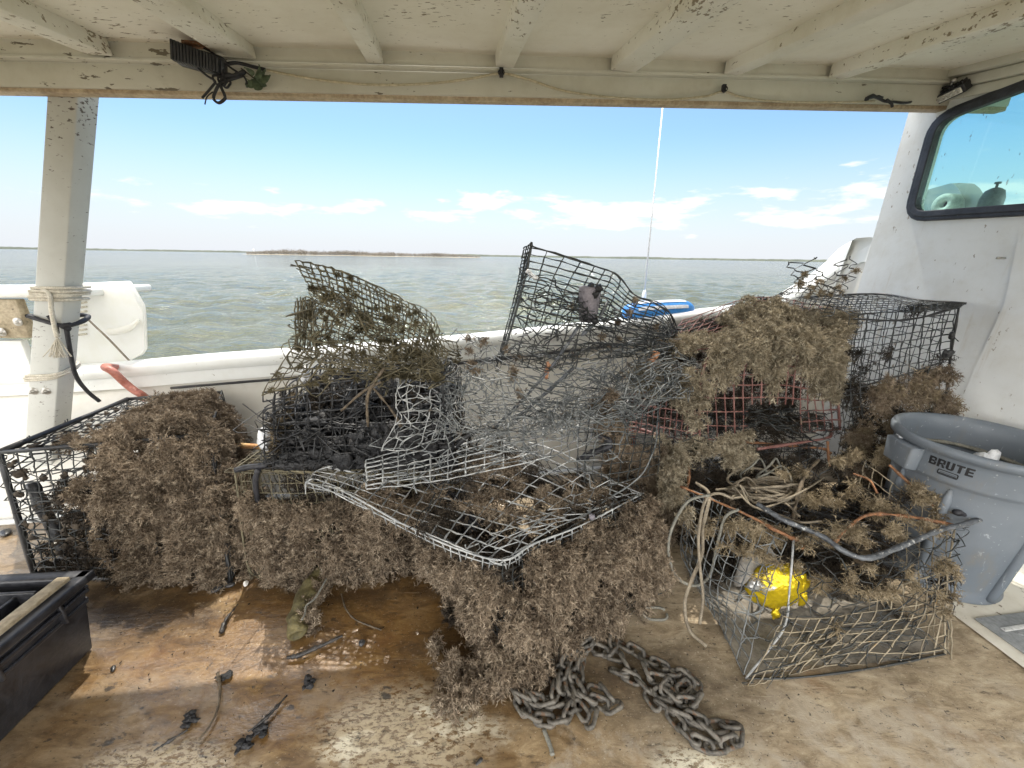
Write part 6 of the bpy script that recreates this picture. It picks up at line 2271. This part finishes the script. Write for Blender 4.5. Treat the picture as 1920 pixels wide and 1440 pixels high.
# ---- grey trash can
def trash_can():
    c = V(2.19, 1.62, 0.005)
    h, Rr = 0.737, 0.296
    rb = 0.242
    t = thing('trash_can', c, 'grey ribbed plastic trash can standing against the white cabin', 'trash can')

    def rad(z):
        return rb + (Rr - rb) * z / h
    zs = 0.165                                     # shoulder below the rim
    prof = [(0.0, 0.012), (rb - .02, 0.012), (rb, 0.0), (rb + .004, 0.008)] + [(rad(z) - .012, z) for z in np.linspace(.03, h - zs - .02, 14)] + \
           [(rad(h - zs - .01) - .006, h - zs - .008), (rad(h - zs) + .002, h - zs)] + [(rad(z) + .002, z) for z in np.linspace(h - zs + .01, h - .05, 6)] + \
           [(rad(h) + .002, h - .045), (rad(h) + .018, h - .04), (rad(h) + .022, h - .02), (rad(h) + .018, h - .004), (rad(h) + .006, h), (rad(h) - .006, h - .006)] + \
           [(rad(z) - .016, z) for z in np.linspace(h - .03, .05, 14)] + [(0.0, 0.045)]
    MB().lathe(prof, 96, c).build('body', M['can'], t, smooth=True)
    # vertical ribs with an inclined shoulder
    for az in (R(-82), R(-10), R(62), R(170), R(-150)):
        m = MB()
        for k in (0,):
            zz = np.linspace(.02, h - zs - .03, 14)
            P = np.stack([(rad(zz) - .008) * math.cos(az), (rad(zz) - .008) * math.sin(az), zz], -1) + c
            m.tube(P, np.interp(np.linspace(0, 1, 14), [0, .9, 1], [.020, .018, .006]), 10)
        m.build('rib', M['can'], t, smooth=True)
    # side handle
    for az in (R(170), R(-10)):
        e = V(math.cos(az), math.sin(az), 0)
        s = V(-math.sin(az), math.cos(az), 0)
        o = c + e * (rad(h - .1) - .01)
        m = MB()
        m.box8([o - s * .075 + V(0, 0, h - .17), o + s * .075 + V(0, 0, h - .17), o + s * .07 + e * .05 + V(0, 0, h - .165), o - s * .07 + e * .05 + V(0, 0, h - .165),
                o - s * .085 + V(0, 0, h - .05), o + s * .085 + V(0, 0, h - .05), o + s * .08 + e * .055 + V(0, 0, h - .055), o - s * .08 + e * .055 + V(0, 0, h - .055)])
        m.build('handle', M['can'], t, bevel=.008)
    # printed word and badge wrapped on the wall
    def wrap(verts, az0, zc, off, tilt=0.0):
        out = []
        for x, y in verts:
            z = zc + y
            r = rad(z) + .002 + off
            a = az0 + x / (rad(h))
            out.append(c + V(r * math.cos(a), r * math.sin(a), z))
        return out
    az0 = R(-155)
    # heavy block letters drawn as small quads (x, y in letter units 0..6 x 0..8)
    glyph = {'B': [(0, 0, 2.1, 8), (2.1, 0, 4.6, 1.7), (2.1, 3.2, 4.4, 4.8), (2.1, 6.3, 4.6, 8), (4.4, .5, 6, 3.6), (4.3, 4.3, 5.8, 7.5), (4.6, 0.2, 5.4, .5), (4.6, 7.5, 5.2, 7.8)],
             'R': [(0, 0, 2.1, 8), (2.1, 2.9, 4.3, 4.4), (2.1, 6.3, 4.6, 8), (4.3, 3.5, 6, 7.4), (4.6, 7.4, 5.4, 7.8), (3.4, 2.0, 5.2, 2.9), (3.8, 1.0, 5.7, 2.0), (4.2, 0, 6.2, 1.0)],
             'U': [(0, 1.4, 2.1, 8), (3.9, 1.4, 6, 8), (.3, .6, 5.7, 1.4), (1, 0, 5, .6)],
             'T': [(0, 6.3, 6, 8), (1.95, 0, 4.05, 6.3)],
             'E': [(0, 0, 2.1, 8), (2.1, 0, 5.7, 1.7), (2.1, 3.2, 5.3, 4.8), (2.1, 6.3, 5.7, 8)]}
    m = MB()
    sx, sy, adv = .0043, .0048, 6.9
    for k, ch in enumerate('BRUTE'):
        for x0, y0, x1, y1 in glyph[ch]:
            ox = (k - 2) * adv - 3
            m.add(wrap([((ox + x0) * sx, (y0 - 4) * sy), ((ox + x1) * sx, (y0 - 4) * sy), ((ox + x1) * sx, (y1 - 4) * sy), ((ox + x0) * sx, (y1 - 4) * sy)], az0, h - .085, .0018), quads=[(0, 1, 2, 3)])
    m.build('lettering', M['print'], t)
    def rrect(w, hh, r, n=5):
        out = []
        for cx, cy, a0 in ((w - r, hh - r, 0), (-w + r, hh - r, 90), (-w + r, -hh + r, 180), (w - r, -hh + r, 270)):
            for k in range(n):
                a = R(a0 + 90 * k / (n - 1))
                out.append((cx + r * math.cos(a), cy + r * math.sin(a)))
        return out
    m = MB()
    A, B_ = rrect(.034, .0125, .006), rrect(.030, .0088, .0045)
    n = len(A)
    m.add(wrap(A, az0, h - .124, .0022) + wrap(B_, az0, h - .124, .0022), quads=[(i, (i + 1) % n, n + (i + 1) % n, n + i) for i in range(n)])
    m.add(wrap([(-.028, -.0075), (.028, -.0075), (.028, -.0035), (-.028, -.0035)], az0, h - .124, .0023), quads=[(0, 1, 2, 3)])
    m.add(wrap([(-.026, .0005), (.026, .0005), (.026, .0020), (-.026, .0020)], az0, h - .124, .0023), quads=[(0, 1, 2, 3)])
    m.build('badge', M['print'], t)
    return c, h, rad


CC, CH, crad = trash_can()
# things in the can
m = MB()
aa = np.linspace(0, 2 * np.pi, 60, endpoint=False)
for r, z, w in ((crad(.55) - .03, .58, .010),):
    m.tube(CC + np.stack([r * np.cos(aa), r * np.sin(aa), z + .02 * np.sin(aa)], -1), w, 7, False, .1)
tag(m.build('hoop', M['rope_gr'], smooth=True), 'dark ring of hose lying inside the grey trash can', 'hoop')
m = MB().blob(CC + V(-.03, -.06, .60), (.06, .05, .07), 8, .5, 16, 12, 4)
tag(m.build('rag', M['stripe'], smooth=True), 'white crumpled rag poking up inside the grey trash can', 'rag')
m = MB().blob(CC + V(-.27, .10, .70), (.02, .025, .022), 18, .5, 14, 10, 4)
tag(m.build('scrap', M['stripe'], smooth=True), 'small white scrap stuck inside the far wall of the trash can', 'scrap')
m = MB()
m.tube(smooth_path([atz(1790, 960, .46), atz(1830, 968, .44), atz(1875, 972, .43), atz(1925, 980, .42), atz(1990, 985, .42)], 6), .013, 8, True, .15)
tag(m.build('cord', M['blackcord'], smooth=True), 'black rope-like strap tied round the grey trash can', 'cord')


# ---- black tote at lower left with a plank on its rim
def tote():
    TR, TN = atz(157, 1078, .33), atz(-40, 1238, .33)
    ax = (TN - TR) / np.linalg.norm(TN - TR)                 # towards the camera
    ac = np.cross(V(0, 0, 1), ax)
    if ac[0] > 0:
        ac = -ac
    o = V(TR[0], TR[1], 0)
    t = thing('tote', o + ax * .3 + ac * .2, 'black plastic tote at lower left with a wooden strip along its rim', 'tote')
    Lx, Lc, H = 0.85, 0.55, .33
    m = MB()
    tp, w = .035, .012

    def wall(p0, p1, q0, q1, inn):
        m.box8([p0, p1, p1 + inn, p0 + inn, q0, q1, q1 + inn, q0 + inn])
    B = [o + ax * tp + ac * tp, o + ax * (Lx - tp) + ac * tp, o + ax * (Lx - tp) + ac * (Lc - tp), o + ax * tp + ac * (Lc - tp)]
    T = [o + V(0, 0, H), o + ax * Lx + V(0, 0, H), o + ax * Lx + ac * Lc + V(0, 0, H), o + ac * Lc + V(0, 0, H)]
    ins = [ac * w, -ax * w, -ac * w, ax * w]
    for i in range(4):
        wall(B[i] + V(0, 0, .004), B[(i + 1) % 4] + V(0, 0, .004), T[i], T[(i + 1) % 4], ins[i])
    m.box8([b + V(0, 0, .006) for b in B] + [b + V(0, 0, .018) for b in B])
    m.build('body', M['black'], t, bevel=.006)
    m = MB()
    for i in range(4):
        d = T[(i + 1) % 4] - T[i]
        L = np.linalg.norm(d); d /= L
        out = -ins[i] / w
        m.obox(T[i] - d * .022 + out * .022 - V(0, 0, .028), d * (L + .044), -out * .045, V(0, 0, .034))
    m.build('rim', M['black'], t, bevel=.008)
    m = MB()
    for zz, e in ((.262, .016), (.215, .010)):
        for i in (0, 3):
            p0, p1 = B[i] + (T[i] - B[i]) * zz / H, B[(i + 1) % 4] + (T[(i + 1) % 4] - B[(i + 1) % 4]) * zz / H
            m.obox(p0 - ins[i] / w * e, p1 - p0, ins[i] / w * e, V(0, 0, .016))
    for k in range(4):
        s = .10 + .2 * k
        m.obox(o + ax * s + ac * .012 + V(0, 0, .215) - ac * .022, ax * .012, ac * .03, V(0, 0, .09))
    m.build('ribs', M['black'], t, bevel=.004)
    m = MB()
    m.obox(T[0] + ax * .06 + ac * .10 + V(0, 0, -.09), ax * .014, ac * .42, V(0, 0, .088))
    m.obox(T[0] + ax * .28 + ac * .02 + V(0, 0, -.12), ax * .014, ac * .5, V(0, 0, .10))
    m.obox(T[0] + ax * .06 + ac * .16 + V(0, 0, -.10), ax * .22, ac * .014, V(0, 0, .085))
    m.obox(T[0] + ax * .02 + ac * .02 + V(0, 0, -.13), ax * .8, ac * .5, V(0, 0, .008))
    m.build('divider', M['black'], t, bevel=.005)
    m = MB()
    p = T[0] + ax * .03 + ac * .014 + V(0, 0, .0075)
    m.obox(p, ax * .8, ac * .042, V(0, 0, .016))
    tag(m.build('wood_strip', M['plank'], bevel=.003), 'weathered flat wooden strip lying along the rim of the black tote', 'plank')


tote()


# ---- chain on the deck
def chain():
    t = thing('chain', atz(1150, 1290), 'heap of rusty dark iron chain on the deck before the centre pot', 'chain')
    lk = MB()
    a = np.linspace(0, 2 * np.pi, 25)
    hl, rr = .0175, .0160
    # stadium shaped link along X
    pts = []
    for k in range(24):
        an = 2 * np.pi * k / 24
        pts.append((math.copysign(hl, math.cos(an)) * min(1, abs(math.cos(an)) * 6) + rr * math.cos(an), rr * math.sin(an), 0))
    pts = np.array(pts + [pts[0]])
    lk.tube(pts, .0073, 8, False, .06)
    first = None
    paths = [([(958, 1292), (985, 1335), (1020, 1352), (1062, 1345), (1068, 1300), (1058, 1240), (1072, 1200), (1108, 1186), (1142, 1196)], 0.012),
             ([(1150, 1192), (1142, 1222), (1105, 1212), (1078, 1240), (1076, 1272), (1092, 1300), (1130, 1322), (1152, 1318), (1130, 1286)], 0.035),
             ([(1080, 1296), (1086, 1330), (1108, 1350), (1104, 1322)], 0.012),
             ([(1160, 1205), (1205, 1232), (1250, 1255), (1278, 1275), (1300, 1272), (1305, 1300), (1290, 1330), (1318, 1360), (1372, 1362), (1378, 1392), (1330, 1402), (1290, 1380), (1262, 1345), (1228, 1318), (1200, 1282), (1150, 1258)], 0.012),
             ([(1212, 1248), (1225, 1272), (1252, 1282), (1240, 1302), (1268, 1300), (1290, 1280), (1268, 1262), (1240, 1262)], 0.034),
             ([(968, 1296), (1002, 1312), (1034, 1308), (1040, 1275), (1026, 1255), (1046, 1240), (1052, 1216)], 0.03),
             ([(1120, 1225), (1160, 1230), (1178, 1262), (1160, 1255)], 0.014),
             ([(1085, 1200), (1110, 1196), (1098, 1215), (1070, 1230), (1055, 1262), (1052, 1292)], 0.045),
             ([(1262, 1330), (1290, 1342), (1312, 1352), (1330, 1372), (1352, 1380)], 0.034),
             ([(1250, 1290), (1272, 1310), (1300, 1312), (1312, 1290)], 0.045),
             ([(1092, 1232), (1086, 1262), (1098, 1290), (1118, 1300)], 0.028),
             ([(985, 1302), (1010, 1322), (1045, 1322), (1062, 1300)], 0.012)]
    data = None
    pitch = 0.0455
    n = 0
    for px, z in paths:
        P = smooth_path([atz(x, y, z) for x, y in px], 14)
        s = np.concatenate([[0], np.cumsum(np.linalg.norm(np.diff(P, axis=0), axis=1))])
        for i, d in enumerate(np.arange(pitch / 2, s[-1], pitch)):
            if n >= 98:
                break
            c = np.array([np.interp(d, s, P[:, k]) for k in range(3)])
            e = np.array([np.interp(min(d + .01, s[-1]), s, P[:, k]) - np.interp(max(d - .01, 0), s, P[:, k]) for k in range(3)])
            e /= np.linalg.norm(e)
            roll = (R(40) if i % 2 else R(-45)) + rng.normal() * .25
            up = V(0, 0, 1)
            s_ = np.cross(up, e); s_ /= np.linalg.norm(s_)
            u_ = np.cross(e, s_)
            y_ = s_ * math.cos(roll) + u_ * math.sin(roll)
            z_ = np.cross(e, y_)
            c = c + rng.normal(size=3) * V(.003, .003, .002)
            c[2] = max(c[2], .0073 + abs(math.sin(roll)) * .0160)
            if data is None:
                o = lk.build('link', M['chain'], t, smooth=True)
                data = o.data
            else:
                o = bpy.data.objects.new('link', data)
                S.collection.objects.link(o)
                o.parent = t
                o.matrix_parent_inverse = Matrix.Translation(-t.location)
            o.matrix_basis = Matrix(((e[0], y_[0], z_[0], c[0]), (e[1], y_[1], z_[1], c[1]), (e[2], y_[2], z_[2], c[2]), (0, 0, 0, 1)))
            n += 1


chain()


# ---- small things on the deck
def glove():
    P = smooth_path([atz(556, 1192, .03), atz(560, 1160, .035), atz(572, 1125, .04), atz(590, 1092, .045), atz(606, 1068, .05)], 10)
    n = len(P)
    T = np.gradient(P, axis=0); T /= np.linalg.norm(T, axis=1, keepdims=True)
    s = np.cross(T, V(0, 0, 1)); s /= np.linalg.norm(s, axis=1, keepdims=True)
    a = np.linspace(0, 2 * np.pi, 28, endpoint=False)
    u = np.linspace(0, 1, n)
    w = np.interp(u, [0, .06, .3, .7, 1], [.030, .036, .045, .045, .03])
    hgt = np.interp(u, [0, .06, .5, 1], [.026, .030, .036, .03])
    fold = 1 + .16 * np.sin(u * 24 + .8)[:, None] * np.sin(a * 2 + 1)[None] + .10 * np.sin(u * 38)[:, None] * np.cos(a - 1)[None] + .07 * np.sin(a * 3 + u[:, None] * 9)
    G = P[:, None] + s[:, None] * (w[:, None] * np.cos(a)[None] * fold)[..., None] + V(0, 0, 1) * (hgt[:, None] * np.sin(a)[None] * fold)[..., None]
    G[..., 2] = np.maximum(G[..., 2], .006)
    t = thing('glove', P[0], 'crumpled olive green rubber glove on the deck before the low brown pot', 'glove')
    m = MB()
    inner = P[0] + (G[0] - P[0]) * .72
    m.grid(np.vstack([[P[3] + (G[0] - P[0]) * .4], [inner], G]), True)
    m.build('cuff', M['olive_cloth'], t, smooth=True)
    m = MB()
    rods(m, [[atz(612, 1085, .10), atz(592, 1120, .085), atz(575, 1135, .08), atz(572, 1150, .075), atz(566, 1162, .075)]], .004)
    m.build('string', M['rope_gr'], t)
    k = 26
    C1 = P[rng.integers(8, n, k)] + s[0] * -.0 + V(.035, .0, .01) + rng.normal(size=(k, 3)) * .015
    put_growth(t, M['grow_brown'], [(C1, np.full((k, 3), .022), np.tile(V(.5, -.5, .4), (k, 1)))], per=70, L=.024, K=6)


glove()


def lumpy_stick(name, pts, r, mat, label, cat, lump=.2):
    m = MB()
    P = smooth_path(pts, 8)
    m.tube(P, r if np.isscalar(r) else np.interp(np.linspace(0, 1, len(P)), np.linspace(0, 1, len(r)), r), 8, True, lump)
    return tag(m.build(name, mat, smooth=True), label, cat)


lumpy_stick('stick', [atz(538, 1233, .012), atz(560, 1229, .014), atz(590, 1216, .014), atz(615, 1205, .012), atz(642, 1192, .010)], [.006, .008, .008, .007, .005], M['stick'], 'wet black stick lying on the orange deck in front of the olive glove', 'stick')
lumpy_stick('stick', [atz(408, 1262, .010), atz(413, 1290, .008), atz(408, 1330, .007), atz(392, 1362, .006), atz(372, 1388, .005)], [.006, .004, .004, .0035, .003], M['twig'], 'thin curved brown twig on the tan deck right of the tote', 'twig')
lumpy_stick('stick', [atz(640, 1107 + 6, .006), atz(648, 1140, .006), atz(664, 1160, .006), atz(690, 1172, .005), atz(715, 1181, .005)], .0035, M['twig'], 'thin bent twig on the deck between the glove and the centre pot', 'twig')
lumpy_stick('stick', [atz(446, 1133, .009), atz(425, 1160, .010), atz(415, 1185, .008)], [.003, .006, .010], M['stick'], 'short frayed dark stick on the deck below the left pot', 'stick', .4)
lumpy_stick('stick', [atz(288, 1408, .008), atz(320, 1388, .009), atz(352, 1368, .006)], [.002, .005, .003], M['stick'], 'dark wet splinter on the deck near the bottom edge', 'splinter', .3)
lumpy_stick('stick', [atz(1020, 1368, .006), atz(1032, 1400, .006), atz(1036, 1416, .005)], .007, M['rope_gr'], 'short worn grey strip on the deck under the chain', 'strip', .1)
lumpy_stick('stick', [atz(465, 1372, .006), atz(500, 1345, .007), atz(538, 1304, .006)], [.002, .006, .003], M['stick'], 'dark wet splinter on the deck below the black stick', 'splinter', .35)
for nm, (x, y), r, mt, lb, ct in (('shell', (461, 1093), (.018, .011, .008), 'shell', 'small white shell on the deck between the two left pots', 'shell'),
                                  ('shell', (410, 1101), (.026, .018, .012), 'darkshell', 'larger dark mussel shell under the edge of the left pot', 'shell'),
                                  ('shell', (434, 1096), (.020, .013, .010), 'darkshell', 'smaller dark mussel shell next to the white shell', 'shell'),
                                  ('snail', (679, 1204), (.014, .013, .011), 'darkshell', 'small dark snail shell on the orange deck right of the black stick', 'snail'),
                                  ('stone', (10, 997), (.040, .022, .012), 'darkshell', 'dark flat stone on the deck behind the left pot leg', 'stone'),
                                  ('pebble', (212, 1252), (.014, .008, .005), 'darkshell', 'dark pebble on the tan deck beside the tote', 'pebble'),
                                  ('pebble', (900, 1426), (.014, .006, .004), 'darkshell', 'small black pebble on the deck at the bottom edge', 'pebble')):
    p = atz(x, y, r[2] * .8)
    q = MB()
    th, ph = np.linspace(0, np.pi, 10)[:, None], np.linspace(0, 2 * np.pi, 20, endpoint=False)[None]
    ang = rng.uniform(0, 3)
    d = np.stack([np.sin(th) * np.cos(ph) * (1 - .3 * np.cos(ph)), np.sin(th) * np.sin(ph), np.cos(th) + 0 * ph], -1) * V(*r)
    c_, s_ = math.cos(ang), math.sin(ang)
    d = np.stack([d[..., 0] * c_ - d[..., 1] * s_, d[..., 0] * s_ + d[..., 1] * c_, d[..., 2] * (1 + .1 * np.sin(12 * d[..., 0] / r[0]))], -1)
    q.grid(p + d, True)
    tag(q.build(nm, M[mt], smooth=True), lb, ct)

p = atz(845, 1150, .02)
m = MB()
bush(m, np.array([p + V(rng.normal() * .02, rng.normal() * .025, .005) for _ in range(8)]), np.full((8, 3), .016), np.tile(V(0, -.3, 1), (8, 1)), 60, .026, .3)
tag(m.build('weed_tuft', M['grow_dark']), 'small dark tuft of weed lying on the deck left of the centre pot', 'weed')
for (x, y), lb in (((455, 1395), 'black mud lump on the wet deck near the bottom edge'), ((487, 1370), 'upright black mud lump on the deck above the bottom edge'), ((352, 1352), 'round black mud blot on the bare tan deck'),
                   ((575, 1280), 'flat black mud patch on the deck below the black stick'), ((420, 1268), 'dark weedy mud clot at the head of the curved twig')):
    m = MB()
    p = atz(x, y, .004)
    for i in range(7):
        m.blob(p + V(rng.normal() * .011, rng.normal() * .009, 0), (rng.uniform(.006, .018), rng.uniform(.005, .013), rng.uniform(.003, .006)), x + i, .35, 12, 8, 4)
    tag(m.build('mud_lump', M['mud'], smooth=True), lb, 'mud')

# crumbs of mud and growth shed over the deck: nobody could count them
m = MB()
n = 1500
x = rng.uniform(150, 1500, n); y = rng.uniform(1090, 1440, n)
for i in range(n):
    p = atz(x[i], y[i], .001)
    s = min(.0034, abs(rng.normal()) ** 1.6 * .0013 + .0007) * (1.0 if y[i] < 1300 else .7)
    d = rng.normal(size=(4, 3)) * s
    d[:, 2] = np.abs(d[:, 2]) * .6
    m.add(p + d, tris=[(0, 1, 2), (0, 2, 3), (0, 3, 1), (1, 3, 2)])
tag(m.build('crumbs', M['grow_dark']), 'crumbs of mud and dried growth scattered over the wet deck', 'crumbs', kind='stuff')

# ---- white painted deck margin and hatch at lower right
def margin():
    m = MB()
    z = .004
    P0, P1 = atz(1742, 1118, z), atz(1920, 1252, z)
    d = (P1 - P0) / np.linalg.norm(P1 - P0)
    E = P0 + d * 2.0
    wl = lambda y: V(CW - CB * y - .004, y, z)
    P = [P0, P0 + d * 1.0, E, wl(E[1]), wl(0.8), wl(P0[1] + .25)]
    m.add(P, ngons=[list(range(len(P)))])
    struct(m.build('deck_margin', M['paint_white']))
    t = thing('hatch', atz(1900, 1180), 'grey non-skid deck hatch with an aluminium strip beside the trash can', 'hatch')
    A = atz(1826, 1163, 0)
    e1 = atz(1935, 1240, 0) - A
    e1 /= np.linalg.norm(e1)
    e2 = np.cross(V(0, 0, 1), e1)
    B, C, D = A + e2 * .46, A + e2 * .46 + e1 * .75, A + e1 * .75
    m = MB()
    m.box8([p + V(0, 0, .005) for p in (D, C, B, A)] + [p + V(0, 0, .014) for p in (D, C, B, A)])
    m.build('lid', M['hatch'], t, bevel=.003)
    a, b = atz(1874, 1178, .014), atz(2060, 1150, .014)
    m = MB()
    e = (b - a) / np.linalg.norm(b - a)
    s = np.cross(V(0, 0, 1), e)
    m.obox(a + V(0, 0, .0005), e * .6, -s * .018, V(0, 0, .004))
    m.build('strip', M['alum'], t, bevel=.001)
    m = MB()
    for i in range(7):
        for j in range(4):
            c = a + e * (.05 + .035 * i + .012 * (j % 2)) - s * (.035 + .03 * j)
            d = (e * .8 + s * (.6 if (i + j) % 2 else -.6))
            d /= np.linalg.norm(d)
            q = np.cross(V(0, 0, 1), d)
            m.obox(c - d * .012 - q * .003 + V(0, 0, .0005), d * .024, q * .006, V(0, 0, .003))
    m.build('tread', M['hatch'], t)


margin()
